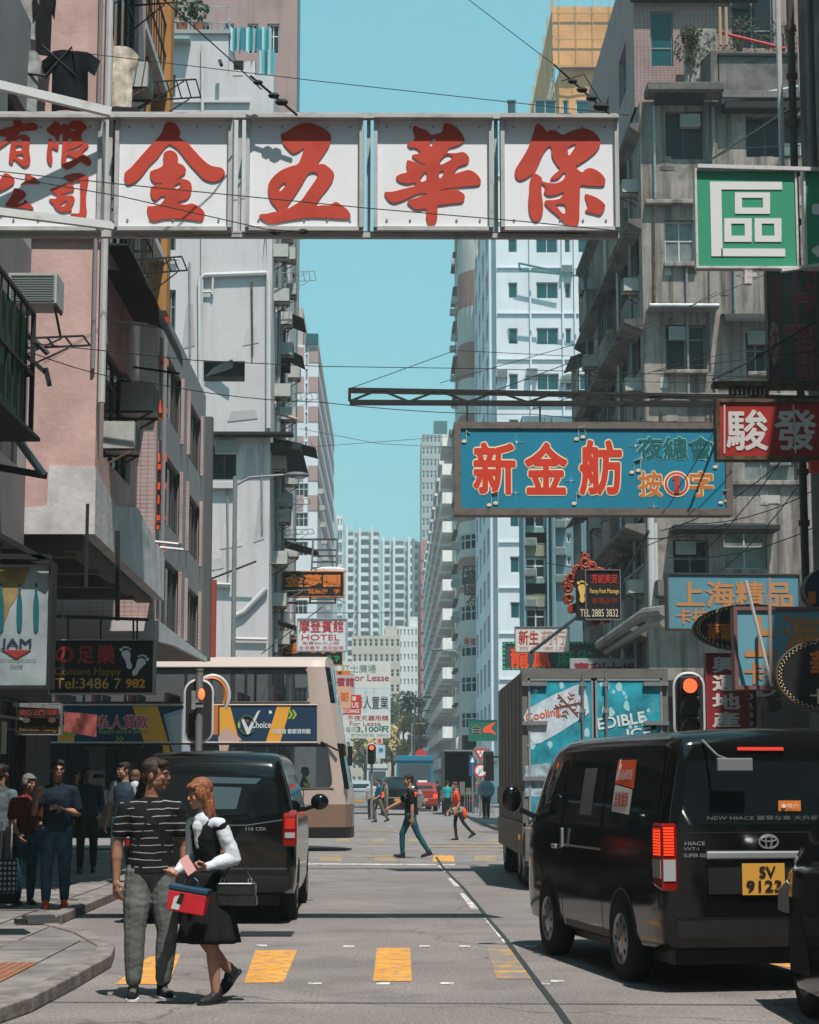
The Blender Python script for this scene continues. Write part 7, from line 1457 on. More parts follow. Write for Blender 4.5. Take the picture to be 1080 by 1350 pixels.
def organic(name, b, m, vox, it=3, wrinkle=0, wf=9, seed=0):
    me = b.mesh('t', m, recalc=True); o = bpy.data.objects.new('t', me); COL.objects.link(o)
    r = o.modifiers.new('r', 'REMESH'); r.mode = 'VOXEL'; r.voxel_size = vox; r.use_smooth_shade = True
    s = o.modifiers.new('s', 'SMOOTH'); s.iterations = it; s.factor = .5
    out = eval_mesh(o, name); bpy.data.objects.remove(o); bpy.data.meshes.remove(me)
    if wrinkle:
        out.update(); ns = [v.normal.copy() for v in out.vertices]; off = Vector((seed * 7.3, 0, 0))
        for v, nn in zip(out.vertices, ns):
            c = v.co; w = noise.noise(Vector((c.x * wf, c.y * wf, c.z * wf * 1.6)) + off) + .5 * noise.noise(Vector((c.x * wf * 2.2 + c.z * 9, c.y * wf * 2.2, c.z * wf * 2.6)) + off)
            v.co = c + nn * w * wrinkle
    out.materials.clear(); out.materials.append(m); out.polygons.foreach_set('use_smooth', [True] * len(out.polygons)); return out
def hand(b, w, d, pn, side, s=1, curl=35, grip=False):
    """palm and five bent fingers; w wrist, d pointing direction, pn palm normal (fingers close towards it)"""
    d = d.normalized(); pn = (pn - d * pn.dot(d)).normalized(); x = d.cross(pn).normalized() * side
    cap(b, w, w + d * .03 * s, .026 * s, .027 * s)
    for f in (-.026, -.009, .009, .026): cap(b, w + d * .02 * s + x * f * .7 * s, w + d * .082 * s + x * f * s, .015 * s, .0125 * s, 8)
    for i, (f, L) in enumerate(((-.030, .062), (-.010, .078), (.010, .086), (.030, .078))):
        base = w + d * .084 * s + x * f * s; a1 = R(curl * (.7 if not grip else 1.7)); a2 = R(curl * (1.6 if not grip else 3.6))
        d1 = d * math.cos(a1) + pn * math.sin(a1); d2 = d * math.cos(a2) + pn * math.sin(a2)
        m = base + d1 * L * .5 * s; cap(b, base, m, .0098 * s, .009 * s, 8); cap(b, m, m + d2 * L * .5 * s, .009 * s, .0075 * s, 8)
    t0 = w + d * .028 * s + x * .028 * s; t1 = t0 + (d * .6 + x * .75 + pn * .35).normalized() * .042 * s; t2 = t1 + (d * .85 + x * .1 + pn * .5).normalized() * .034 * s
    cap(b, t0, t1, .0145 * s, .011 * s, 8); cap(b, t1, t2, .011 * s, .0085 * s, 8)
def person(label, loc, rz, H=1.72, legs=None, arms=None, palms=None, head=(0, 0, 0), lean=0, outfit=None, hair='short', hair_m=None, skin=None, vox=.009, build=1.0, glasses=False, group=None, female=False, curl=30, grips=(False, False), name='person'):
    """faces local -Y; index 0 is the figure's right side (local -X)"""
    s = H / 1.72; skin = skin or skin_a; hair_m = hair_m or hair_k; O = outfit; hi = vox < .008
    t = thing(name, label, 'person', loc, rz, group)
    sw = (.165 if female else .185) * build ** .5; pel = V3(0, 0, .90); L_th, L_sh, L_ua, L_fa = .42, .40, .285, .245
    hips = [V3(-.085, 0, .90), V3(.085, 0, .90)]; LL = []
    for i in (0, 1):
        th, shn = [Vector(v).normalized() for v in legs[i][:2]]; k = hips[i] + th * L_th; a = k + shn * L_sh; LL.append((hips[i], k, a, legs[i][2] if len(legs[i]) > 2 else 0))
    low = min(a.z - .085 + (-.03 if p > 20 else 0) for _, _, a, p in LL); dz = V3(0, 0, -low)
    LL = [(h + dz, k + dz, a + dz, p) for h, k, a, p in LL]; pel = pel + dz
    lr = Matrix.Rotation(R(lean), 3, 'X'); T_ = lambda v: pel + lr @ (Vector(v) - V3(0, 0, .90))       # torso point, leaning forward
    nk = T_((0, .012, 1.455)); shs = [T_((-sw, .01, 1.37)), T_((sw, .01, 1.37))]; AA = []
    for i in (0, 1):
        u, f = [Vector(v).normalized() for v in arms[i][:2]]; e = shs[i] + u * L_ua; w = e + f * L_fa; AA.append((shs[i], e, w, f))
    S = lambda v: Vector(v) * s
    hd = Matrix.Rotation(R(head[2]), 3, 'Z') @ Matrix.Rotation(R(head[0]), 3, 'X') @ Matrix.Rotation(R(head[1]), 3, 'Y')
    hc = nk + lr @ V3(0, -.012, .0) + hd @ V3(0, -.02, .155); HP = lambda x, y, z: (hc + hd @ V3(x, y, z)) * s
    # ---- body: head, neck, arms, hands, legs as one skin
    b = MB(); e3 = lambda c, r, n=16: b.ell(HP(*c), [q * s for q in r], n, 0, hd)
    e3((0, .012, .03), (.074, .092, .085), 20); e3((0, -.035, -.035), (.058, .056, .07), 16); e3((0, -.062, -.085), (.030, .026, .024)); e3((0, -.01, -.055), (.062, .06, .05))
    e3((0, -.078, .022), (.048, .014, .014)); e3((0, -.096, -.022), (.015, .018, .013)); cap(b, HP(0, -.085, .018), HP(0, -.103, -.018), .0075 * s, .011 * s, 8)
    e3((.036, -.068, -.022), (.024, .018, .02)); e3((-.036, -.068, -.022), (.024, .018, .02)); e3((0, -.088, -.056), (.024, .010, .011))
    for sx in (-1, 1): e3((sx * .075, .012, -.008), (.010, .020, .032), 10)
    cap(b, nk * s, HP(0, .015, -.06), .056 * s * build ** .3, .052 * s); cap(b, S(T_((0, .01, 1.40))), nk * s, .08 * s, .058 * s)
    cap(b, S(T_((0, 0, .98))), S(T_((0, .0, 1.30))), .08 * s * build, .09 * s * build)
    for i, (a, e, w, f) in enumerate(AA):
        sd = -1 if i == 0 else 1
        cap(b, S(a + V3(0, 0, -.012)), S(e), .044 * s * build, .038 * s); cap(b, S(e), S(e.lerp(w, .35)), .038 * s, .040 * s * build); cap(b, S(e.lerp(w, .35)), S(w), .039 * s, .026 * s)
        cap(b, S(T_((sd * .06, .01, 1.35))), S(a + V3(0, 0, -.012)), .05 * s, .042 * s)
        pn = Vector(palms[i]) if palms else Vector((-sd, 0, 0)) ; thumb = Vector((0, -1, .1)); d = f; x = d.cross((pn - d * pn.dot(d)).normalized()); sg = 1 if x.dot(thumb) > 0 else -1
        hand(b, S(w), f, pn, sg, s, curl, grips[i])
    for h, k, a, p in LL:
        c_ = .7 * min(1, O.get('leg_w', 1)) if O.get('legs') else 1; cap(b, S(h), S(k), .078 * s * build * c_, .050 * s * c_); cap(b, S(k), S(k.lerp(a, .35)), .050 * s * c_, .054 * s * c_); cap(b, S(k.lerp(a, .35)), S(a), .054 * s * c_, .034 * s); cap(b, S(a), S(a - V3(0, 0, .04)), .034 * s, .03 * s)
    link('body', organic('body', b, skin, max(.006, vox * .8), 2), t)
    # ---- face details
    if vox < .012:
        b = MB(); c = MB()
        for sx in (-1, 1):
            c.ell(HP(sx * .030, -.083, .004), (.013 * s, .006 * s, .0055 * s), 8, 0, hd); b.ell(HP(sx * .030, -.0885, .004), (.0055 * s, .003 * s, .0055 * s), 8, 0, hd)
            b.tube([HP(sx * .014, -.092, .022), HP(sx * .032, -.091, .027), HP(sx * .050, -.080, .022)], [.003 * s, .004 * s, .002 * s], 5); b.tube([HP(sx * .017, -.0885, .008), HP(sx * .030, -.089, .011), HP(sx * .043, -.084, .007)], [.0015 * s, .002 * s, .0015 * s], 5)
        link('eyes', c.mesh('eyes', eye_w), t); link('brows_and_pupils', b.mesh('brows_and_pupils', hair_m if hair == 'short' else hair_k), t)
        link('mouth', MB().ell(HP(0, -.0975, -.055), (.020 * s, .004 * s, .0035 * s), 8, 0, hd).ell(HP(0, -.0965, -.062), (.016 * s, .004 * s, .004 * s), 8, 0, hd).mesh('mouth', lip_m), t)
    if glasses:
        b = MB()
        for sx in (-1, 1): b.tube([HP(sx * .031 + .022 * math.cos(R(q)), -.100, .003 + .015 * math.sin(R(q))) for q in range(0, 361, 30)], .0022 * s, 5, cap=False); b.tube([HP(sx * .053, -.099, .008), HP(sx * .078, -.04, .008), HP(sx * .078, .01, .004)], .002 * s, 5)
        b.tube([HP(-.009, -.101, .006), HP(.009, -.101, .006)], .002 * s, 5); link('glasses', b.mesh('glasses', lens_m), t)
    # ---- hair
    b = MB(); e3 = lambda c, r, n=16: b.ell(HP(*c), [q * s for q in r], n, 0, hd)
    if hair == 'short':
        e3((0, .024, .052), (.080, .092, .078), 20); e3((0, -.045, .088), (.062, .045, .030)); e3((.03, -.062, .078), (.04, .03, .022)); e3((-.035, -.055, .080), (.04, .03, .024)); e3((0, .075, -.01), (.062, .032, .055))
        for sx in (-1, 1): e3((sx * .068, .005, .03), (.014, .04, .035))
    elif hair == 'long':
        e3((0, .018, .05), (.088, .098, .086), 20); e3((0, -.062, .070), (.066, .038, .032)); e3((0, .062, -.06), (.076, .045, .11)); 
        for sx in (-1, 1): e3((sx * .076, .005, .0), (.018, .055, .06)); e3((sx * .062, .045, -.10), (.030, .042, .09)); e3((sx * .045, .055, -.19), (.032, .036, .12)); e3((sx * .07, .02, -.12), (.020, .034, .11))
        e3((-.066, -.045, .02), (.014, .025, .04)); e3((.066, -.045, .02), (.014, .025, .04)); e3((0, .07, -.21), (.055, .03, .12))
    elif hair == 'bob':
        e3((0, .02, .045), (.090, .10, .086), 20); e3((0, -.055, .07), (.07, .045, .03)); e3((0, .05, -.03), (.085, .06, .075))
        for sx in (-1, 1): e3((sx * .08, .0, .0), (.02, .05, .05))
    me = organic('hair', b, hair_m, max(.006, vox * .8), 2, .0025, 42, 3); link('hair', me, t)
    # ---- clothes
    if O.get('top'):
        b = MB(); g = .014 * s; k = build
        prof = [(.885, .168, .125), (.95, .163, .12), (1.05, .153, .115), (1.15, .154, .114), (1.25, .163, .118), (1.33, .165, .108), (1.375, .145, .09), (1.415, .10, .072), (1.45, .066, .062)]
        if female: prof = [(.93, .142, .10), (1.02, .125, .092), (1.10, .122, .092), (1.2, .140, .108), (1.27, .150, .118), (1.34, .158, .102), (1.385, .150, .085), (1.43, .095, .07), (1.45, .066, .06)]
        if O.get('hem'): prof = [(O['hem'], prof[0][1] * 1.04, prof[0][2] * 1.05)] + [q for q in prof if q[0] > O['hem'] + .03]
        b.grid([[S(T_((rx * k * math.cos(R(q)) * (1 if abs(math.cos(R(q))) < .9 else .98), .005 + ry * k * math.sin(R(q)), z))) for q in range(0, 360, 15)] for z, rx, ry in prof], closed=True); n = 24; b.f += [list(range(n)), [len(b.v) - n + i for i in range(n)][::-1]]; b.m += [0, 0]
        for i, (a, e, w, f) in enumerate(AA):
            sd = -1 if i == 0 else 1; cap(b, S(T_((sd * .07, .008, 1.365))), S(a + V3(0, 0, -.012)), .070 * s, .058 * s * k)
            sl = O.get('sleeve', .55)
            if sl <= 1: cap(b, S(a + V3(0, 0, -.012)), S(a.lerp(e, sl)), .060 * s * k, .063 * s * k ** .5)
            else: cap(b, S(a), S(e), .066 * s, .056 * s); cap(b, S(e), S(e.lerp(w, min(.95, sl - 1))), .060 * s, .040 * s)
        link(O.get('top_name', 'shirt'), organic('shirt', b, O['top'], vox, 3, .007 if hi else .005, 9, 1), t)
    if O.get('sleeves'):      # separate blouse under a vest
        b = MB()
        for i, (a, e, w, f) in enumerate(AA):
            sd = -1 if i == 0 else 1; cap(b, S(T_((sd * .09, .008, 1.37))), S(a), .062 * s, .056 * s); cap(b, S(a), S(a.lerp(e, .5)), .058 * s, .060 * s); cap(b, S(a.lerp(e, .5)), S(e), .060 * s, .058 * s); cap(b, S(e), S(e.lerp(w, .6)), .056 * s, .052 * s); cap(b, S(e.lerp(w, .6)), S(e.lerp(w, .9)), .05 * s, .034 * s); cap(b, S(e.lerp(w, .88)), S(e.lerp(w, .98)), .036 * s, .036 * s)
        cap(b, S(T_((0, -.01, 1.40))), nk * s, .088 * s, .070 * s); cap(b, S(T_((0, -.075, 1.36))), S(T_((0, -.07, 1.2))), .05 * s, .035 * s)
        link('blouse', organic('blouse', b, O['sleeves'], vox, 3, .007, 12, 5), t)
    if O.get('legs'):
        b = MB(); m = O.get('leg_w', 1.0); end = O.get('leg_end', .93)
        b.ell(S(pel + V3(0, .012, .0)), (.148 * s * build, .112 * s * build, .09 * s), 20); b.ell(S(pel + V3(0, .03, -.06)), (.14 * s * build, .105 * s, .09 * s), 16)
        for h, k, a, p in LL:
            cap(b, S(h), S(h.lerp(k, .5)), .098 * s * build, .086 * s * m * build); cap(b, S(h.lerp(k, .5)), S(k), .088 * s * m * build, .070 * s * m); cap(b, S(k), S(k.lerp(a, .45)), .070 * s * m, .066 * s * m); cap(b, S(k.lerp(a, .45)), S(k.lerp(a, end)), .066 * s * m, .052 * s * m)
        link('trousers', organic('trousers', b, O['legs'], vox, 2, .0028 if hi else .002, 17, 2), t)
    if O.get('skirt'):
        b = MB(); z1, z0 = 1.0 + dz.z, O['skirt_z'] / s; n = 40; rows = []
        kx = (LL[0][1] + LL[1][1]) / 2
        for k in range(13):
            u = k / 12; z = z1 + (z0 - z1) * u; rx = .128 + .135 * u ** .8; ry = .10 + .12 * u ** .8; cx = kx.x * u; cy = kx.y * u * .6
            rows.append([S((cx + rx * (1 + .09 * u * math.sin(q * 9 + 1)) * math.cos(q), cy + .005 + ry * (1 + .09 * u * math.sin(q * 9 + 1)) * math.sin(q), z)) for q in [2 * math.pi * j / n for j in range(n)]])
        b.grid(rows, closed=True); me = b.mesh('skirt', O['skirt'], smooth=70); o = link('skirt', me, t); sdm = o.modifiers.new('thick', 'SOLIDIFY'); sdm.thickness = .006
    # ---- shoes
    sm = O.get('shoes', mat('black shoe', (.015, .015, .016), .5)); sole = O.get('sole', mat('dark sole', (.02, .02, .02), .7))
    for (h, k, a, p), sx in zip(LL, (-1, 1)):
        fy = O.get('toe', [0, 0])[0 if sx < 0 else 1]; M3 = Matrix.Rotation(R(fy), 3, 'Z') @ Matrix.Rotation(R(p), 3, 'X'); FP = lambda x, y, z: (a + M3 @ V3(x, y, z)) * s
        b = MB(); cap(b, FP(0, .035, -.045), FP(0, -.08, -.052), .036 * s, .037 * s); cap(b, FP(sx * .006, -.08, -.055), FP(sx * .004, -.145, -.06), .040 * s, .030 * s); cap(b, FP(0, .01, -.01), FP(0, -.04, -.035), .040 * s, .036 * s); cap(b, FP(0, .02, .02), FP(0, .02, -.03), .038 * s, .038 * s)
        o = link('shoe', organic('shoe', b, sm, max(.006, vox * .8), 2), t)
        out = [(-.038, .07), (0, .082), (.038, .07), (.036, 0), (.047, -.09), (.038, -.16), (0, -.185), (-.038, -.16), (-.047, -.09), (-.036, 0)]
        b = MB(); b.prism([tuple(p_) for p_ in smoothpoly(out, 3)], -.088, -.070, 'z'); b.v = [(a + M3 @ v) * s for v in b.v]; link('sole', b.mesh('sole', sole, smooth=40), o)
        if hi and O.get('laces'):
            b = MB()
            for q in range(4): b.tube([FP(-.022, -.035 - q * .022, -.010 - q * .006), FP(0, -.04 - q * .022, -.001 - q * .006), FP(.022, -.035 - q * .022, -.010 - q * .006)], .0035 * s, 5)
            link('laces', b.mesh('laces', O['laces']), o)
    t['_h'] = 1; del t['_h']
    return t, dict(hands=[(S(w), f) for _, _, w, f in AA], S=S, T=T_, LL=LL, s=s, pel=pel, sh=shs)
denim = mat('blue denim', (.035, .085, .13), .85, var=.35, vs=7); denim_t = mat('teal denim', (.015, .075, .10), .85, var=.35, vs=7); blacktee = mat('black tee', (.012, .012, .014), .85, var=.2, vs=20)
navytee = mat('navy tee', (.012, .02, .032), .85, var=.2, vs=12); olive = mat('grey green chino', (.125, .132, .124), .8, var=.2, vs=9, dirt=.3, ds=5); blk_sh = mat('black shoe', (.015, .015, .016), .5); wsole = mat('white sole', (.6, .6, .6), .6)
# striped tee
stripe = mat('striped tee', (.010, .010, .012), .85); n_ = stripe.node_tree; tc = n_.nodes.new('ShaderNodeTexCoord'); sx_ = n_.nodes.new('ShaderNodeSeparateXYZ'); n_.links.new(tc.outputs['Object'], sx_.inputs[0])
def mth(op, a, b=None):
    m = n_.nodes.new('ShaderNodeMath'); m.operation = op
    for i, v in enumerate((a, b)):
        if v is None: continue
        if hasattr(v, 'links'): n_.links.new(v, m.inputs[i])
        else: m.inputs[i].default_value = v
    return m.outputs[0]
nz_ = n_.nodes.new('ShaderNodeTexNoise'); nz_.inputs['Scale'].default_value = 5; n_.links.new(tc.outputs['Object'], nz_.inputs[0])
zz = mth('ADD', sx_.outputs[2], mth('MULTIPLY', nz_.outputs[0], .05)); ln = mth('LESS_THAN', mth('MODULO', zz, .052), .0052)
nb_ = n_.nodes.new('ShaderNodeTexNoise'); nb_.inputs['Scale'].default_value = 9; n_.links.new(tc.outputs['Object'], nb_.inputs[0]); ln = mth('MULTIPLY', ln, mth('GREATER_THAN', nb_.outputs[0], .43))
mx_ = n_.nodes.new('ShaderNodeMix'); mx_.data_type = 'RGBA'; mx_.inputs[6].default_value = (.010, .010, .012, 1); mx_.inputs[7].default_value = (.34, .34, .33, 1); n_.links.new(ln, mx_.inputs[0]); n_.links.new(mx_.outputs[2], n_.nodes['Principled BSDF'].inputs['Base Color'])
down = (0, 0, -1)
def gp_(px, py, z=0): p = G(px, py, z); return (p.x, p.y, z)
# ---- man in the striped tee
g = gp_(196, 1317)
t, I = person('man in a white-striped black tee and grey-green trousers facing the woman beside him', g, R(12), 1.74,
    legs=[((-.06, -.03, -1), (-.0, .06, -1)), ((.10, -.02, -1), (-.06, .07, -1))], arms=[((-.20, .06, -1), (-.02, -.18, -1)), ((.20, .02, -1), (.05, -.22, -1))], palms=[(.8, .5, 0), (-.8, .5, 0)],
    head=(2, 0, 68), lean=1, outfit=dict(top=stripe, legs=olive, leg_w=1.12, leg_end=.86, sleeve=.62, shoes=blacktee, sole=wsole, laces=mat('grey lace', (.2, .2, .2)), toe=(-8, 14), hem=.90), glasses=True, vox=.0068, build=1.06, skin=skin_b, curl=40, hair_m=hairmat('dark brown hair', (.010, .007, .005), (.06, .038, .026)))
# ---- woman with vest, skirt and two bags
g = gp_(272, 1322)
white_bl = mat('white blouse', (.50, .53, .58), .8); ginger = hairmat('auburn hair', (.09, .03, .015), (.36, .14, .07))
t, I = person('woman with long auburn hair, white blouse and black pinafore dress in the foreground', g, R(-42), 1.60,
    legs=[((-.02, .10, -1), (-.05, .85, -.75), 42), ((.04, -.10, -1), (.02, .10, -1))], arms=[((-.12, .12, -1), (.25, -.95, -.35)), ((.30, .30, -1), (-.25, -.92, -.22))], palms=[(.2, .1, .9), (-.5, .2, .8)],
    head=(10, 0, -18), lean=4, female=True, hair='long', hair_m=ginger, outfit=dict(top=mat('black pinafore', (.010, .010, .011), .85), top_name='vest', sleeves=white_bl, sleeve=.05, skirt=mat('black skirt', (.010, .010, .011), .9), skirt_z=.43, shoes=mat('black trainer', (.014, .014, .015), .6), sole=mat('dark sole', 'ffffff'), laces=mat('dark lace', (.03, .03, .03)), toe=(0, 0)), vox=.0065, build=.92, curl=45, grips=(True, True))
woman = t; Rz = Matrix.Rotation(R(-42), 3, 'Z')
def wworld(v): return Rz @ Vector(v) + Vector(g)
hl = wworld(I['hands'][1][0] + I['hands'][1][1] * .08)
tag(link('phone', MB().box(-.035, -.007, -.075, .035, .007, .075).mesh('phone', mat('pink phone case', (.55, .28, .26), .4)), None, hl + Vector((-.06, -.06, .03)), (R(-30), R(-35), 0)), 'pink phone held in the woman\'s hand', 'phone')
bagc = hl + Vector((-.05, -.07, -.20)); bt = thing('red_handbag', 'small red and navy box bag hanging from the woman\'s hand', 'bag', bagc, R(-8))
rb_ = mat('red leather', (.50, .012, .02), .45, var=.15, vs=9); nv = mat('navy leather', (.008, .045, .085), .45)
def trap(b, w0, w1, d, z0, z1): return b.prism([(-w0, z0), (w0, z0), (w1, z1), (-w1, z1)], -d, d)
M_ = Matrix.Rotation(R(9), 4, 'Y')
def bagpart(nm, b, m, bev=.008): me = b.mesh(nm, m); me.transform(M_); return link(nm, me, bt, bevel=bev)
bagpart('pouch', trap(MB(), .135, .14, .06, -.10, .045), rb_); bagpart('lid', trap(MB(), .142, .145, .065, .047, .085), nv)
bagpart('print', MB().prism([(-.10, -.085), (-.045, -.085), (-.03, -.02), (-.05, .02), (-.09, 0)], -.0625, -.0602), mat('cream print', (.5, .5, .46)), 0); bagpart('print_shadow', MB().prism([(-.07, -.04), (-.03, -.05), (-.02, .03), (-.05, .035)], -.064, -.0626), mat('black print', (.01, .01, .01)), 0)
b = MB(); b.tube([(-.05, 0, .085), (-.045, 0, .13), (0, 0, .155), (.045, 0, .13), (.05, 0, .085)], .007, 6); bagpart('handle', b, nv, 0)
bc = wworld((.24, .06, .80)); bt = thing('black_handbag', 'black leather handbag with silver rings hanging behind the woman\'s elbow', 'bag', bc, R(-4)); bm2 = mat('black leather', (.014, .015, .016), .28, coat=.4)
link('pouch', organic('pouch', MB().box(-.14, -.05, -.10, .14, .05, .06).box(-.15, -.045, -.10, .15, .045, -.04), bm2, .007, 4, .004, 12), bt); link('flap', MB().box(-.13, -.058, -.02, .13, -.05, .062).mesh('flap', bm2), bt, bevel=.006); link('clasp', MB().tube([(-.12, -.062, .055), (.12, -.062, .055)], .005, 6).mesh('clasp', chrome), bt)
for sx in (-1, 1): link('ring', MB().tube([(sx * .10 + .014 * math.cos(R(q)), -.02, .075 + .018 * math.sin(R(q))) for q in range(0, 361, 30)], .004, 5, cap=False).mesh('ring', chrome), bt)
elb = I['sh'][1] * I['s']; e_w = wworld(I['S'](I['sh'][1] + Vector((.30, .30, -1)).normalized() * .285)) - bc
b = MB(); b.tube([(-.10, -.02, .09), e_w.lerp(Vector((-.1, -.02, .09)), .4) , e_w + Vector((0, -.03, .05)), e_w.lerp(Vector((.1, -.02, .09)), .4) + Vector((.03, .02, 0)), (.10, -.02, .09)], .008, 6); link('strap', b.mesh('strap', bm2, smooth=True), bt)
# ---- pedestrians crossing
g = gp_(541, 1131.5)
t, I = person('man in a black tee and blue jeans striding left across the far crossing', g, R(-88), 1.76, legs=[((.02, .40, -1), (0, .62, -1), 14), ((0, -.42, -1), (0, .02, -1), -12)][::-1], arms=[((0, -.75, -.8), (0, -.9, -.45)), ((.05, .12, -1), (0, .0, -1))],
    palms=[(0, 0, -1), (-1, 0, 0)], head=(0, 0, 0), lean=2, outfit=dict(top=blacktee, legs=denim_t, leg_w=.88, sleeve=.7, leg_end=.97, shoes=blk_sh), vox=.010, skin=skin_a)
bp = thing('backpack', 'grey backpack worn by the man crossing in black', 'backpack', (g[0] + .17, g[1], 1.22), R(-88)); link('pack', organic('pack', MB().ell((0, .03, 0), (.13, .09, .2), 14).box(-.12, -.03, -.2, .12, .06, .12), mat('grey canvas', (.16, .165, .17), .8), .012, 4, .006, 8), bp); link('pocket', organic('pocket', MB().ell((0, .11, -.07), (.09, .04, .09), 12), mat('grey canvas', 'ffffff'), .012, 2), bp)
for sx in (-.09, .09): link('strap', MB().tube([(sx, -.02, .17), (sx * 1.3, -.13, .22), (sx * 1.4, -.30, .08), (sx, -.12, -.15)], .012, 6).mesh('strap', mat('grey canvas', 'ffffff')), bp)
g = gp_(603, 1108); org_ = mat('orange red tee', (.68, .07, .02), .8, var=.15, vs=10)
t, I = person('person in an orange-red tee and black leggings walking left over the far crossing', g, R(-80), 1.58, legs=[((0, -.12, -1), (0, .10, -1)), ((0, .45, -1), (0, .9, -1), 30)], arms=[((0, -.1, -1), (0, -.55, -.8)), ((0, .2, -1), (0, -.4, -1))], palms=[(1, 0, 0), (-1, 0, 0)], lean=5, outfit=dict(top=org_, legs=mat('black leggings', (.012, .012, .013), .7), leg_w=.75, sleeve=.6, shoes=blk_sh, hem=.84), vox=.013, female=True, hair='short', hair_m=mat('reddish hair', (.06, .02, .02), .6))
tag(link('waist_wrap', organic('waist_wrap', MB().ell((0, -.03, 0), (.15, .14, .13), 14), mat('grey patterned cloth', (.22, .20, .16), .8, var=.5, vs=20), .014, 2, .008, 9), None, (g[0], g[1], .80)), 'grey patterned bundle tied at the orange pedestrian\'s waist', 'cloth')
tag(link('orange_bag', organic('orange_bag', MB().ell((0, 0, 0), (.07, .08, .16), 12), org_, .013, 2), None, (g[0] + .2, g[1] - .03, .72)), 'orange red bag behind the orange pedestrian', 'bag')
g = gp_(499, 1084)
person('man in a teal shirt, dark vest and khaki trousers walking left beyond the crossing', g, R(-75), 1.72, legs=[((0, -.35, -1), (0, .1, -1)), ((0, .4, -1), (0, .55, -1), 18)], arms=[((0, -.2, -1), (0, -.9, -.4)), ((0, .15, -1), (0, -.8, -.5))], palms=[(1, 0, 0), (-1, 0, 0)], outfit=dict(top=mat('teal shirt', (.01, .09, .14), .8), legs=mat('khaki', (.14, .12, .085), .85), sleeve=.9, shoes=blk_sh), vox=.014, skin=skin_a)
# ---- people at the far right kerb
def extra(label, px, py, rz, H, top, leg, grp='people at the far kerbs', legs=None, arms=None, **k):
    g = gp_(px, py, k.pop('z', 0.0))
    return person(label, g, R(rz), H, legs=legs or [((-.03, -.05, -1), (0, .05, -1)), ((.03, .05, -1), (0, .08, -1))], arms=arms or [((-.12, 0, -1), (0, -.1, -1)), ((.12, 0, -1), (0, -.1, -1))], palms=[(1, 0, 0), (-1, 0, 0)], outfit=dict(top=top, legs=leg, sleeve=k.pop('sleeve', .6), shoes=blk_sh), vox=.016, group=grp, **k)
darkc = mat('dark cloth', (.014, .014, .017), .9)
extra('person in a turquoise top just behind the orange pedestrian', 590, 1076, 160, 1.62, mat('turquoise tee', (.02, .30, .32), .8), darkc)
extra('person in pale blue standing by the traffic sign pole at the right kerb', 641, 1079, 190, 1.68, mat('pale blue tee', (.12, .26, .34), .8), darkc, z=.13)
extra('person in dark clothes beside the open-backed goods truck', 577, 1066, 170, 1.65, darkc, darkc)
extra('person with red jacket seen against the goods truck', 627, 1068, 180, 1.66, mat('red jacket', (.35, .03, .03), .8), darkc, z=.13)
extra('person in a tan jacket walking beside the man in the teal shirt', 509, 1076, -80, 1.66, mat('tan jacket', (.20, .16, .11), .8), mat('khaki', 'ffffff'), sleeve=1.9)
extra('person in a pale shirt between the far car queue and the silver car', 490, 1080, 170, 1.68, mat('pale shirt', (.42, .44, .46), .8), darkc)
b_ = BUS.matrix_basis @ Vector((.62, 4.35, .42)) if False else Vector(BUS.location) + Matrix.Rotation(R(-91.2), 3, 'Z') @ Vector((.62, 4.35, .42))
person('bus driver in a bright yellow vest behind the lower front window', b_, R(90), 1.6, legs=[((-.05, -.5, -.6), (0, .3, -1)), ((.05, -.5, -.6), (0, .3, -1))], arms=[((-.15, -.5, -.8), (.1, -.9, -.1)), ((.15, -.5, -.8), (-.1, -.9, -.1))], palms=[(1, 0, 0), (-1, 0, 0)], outfit=dict(top=mat('yellow vest', (.55, .50, .03), .8), legs=darkc, sleeve=.5, shoes=blk_sh), vox=.018)
# ---- people on the left pavement
gl = lambda px, py: gp_(px, py, PH)
person('man with glasses in a black polo, jeans and bright orange shoes, one arm raised', gl(72, 1196), R(12), 1.74, legs=[((-.05, -.22, -1), (0, .12, -1)), ((.06, .10, -1), (.02, .30, -1), 10)], arms=[((-.28, -.25, -1), (.15, -.55, .85)), ((.22, .1, -1), (-.85, -.55, .25))], palms=[(.3, .6, .2), (0, .5, -.5)], head=(4, 0, 6), outfit=dict(top=navytee, legs=denim, leg_w=1.05, sleeve=.75, leg_end=.97, shoes=mat('bright orange shoe', (.85, .07, .015), .6), sole=mat('orange sole', (.7, .08, .02)), laces=mat('orange lace', (.9, .2, .08))), vox=.0095, glasses=True, build=1.08, hair='short', grips=(True, False))
person('man in a navy and white football shirt and blue jeans, looking over his shoulder', gl(162, 1163), R(-14), 1.76, legs=[((-.05, -.18, -1), (0, .12, -1)), ((.04, .2, -1), (0, .3, -1), 12)], arms=[((-.20, .05, -1), (-.1, -.2, -1)), ((.2, .1, -1), (.05, -.1, -1))], palms=[(1, 0, 0), (-1, 0, 0)], head=(0, 0, -42), outfit=dict(top=mat('football navy', (.012, .03, .05), .7), legs=denim, leg_w=.95, sleeve=.12, shoes=blk_sh, sleeves=None), vox=.0105, build=1.05)
g = gl(162, 1163)
b = MB(); rr = Matrix.Rotation(R(-14), 3, 'Z')
for sx, u in ((-1, (-.20, .05, -1)), (1, (.2, .1, -1))):
    a = Vector((sx * .19, .01, 1.40)); cap(b, a + Vector((-sx * .03, 0, .02)), a + Vector(u).normalized() * .17, .073, .070)
tag(link('raglan_sleeves', organic('raglan_sleeves', b, mat('pale sleeve', (.42, .44, .46), .8), .011, 2), None, g, (0, 0, R(-14))), 'pale raglan sleeves of the football shirt', 'sleeves')
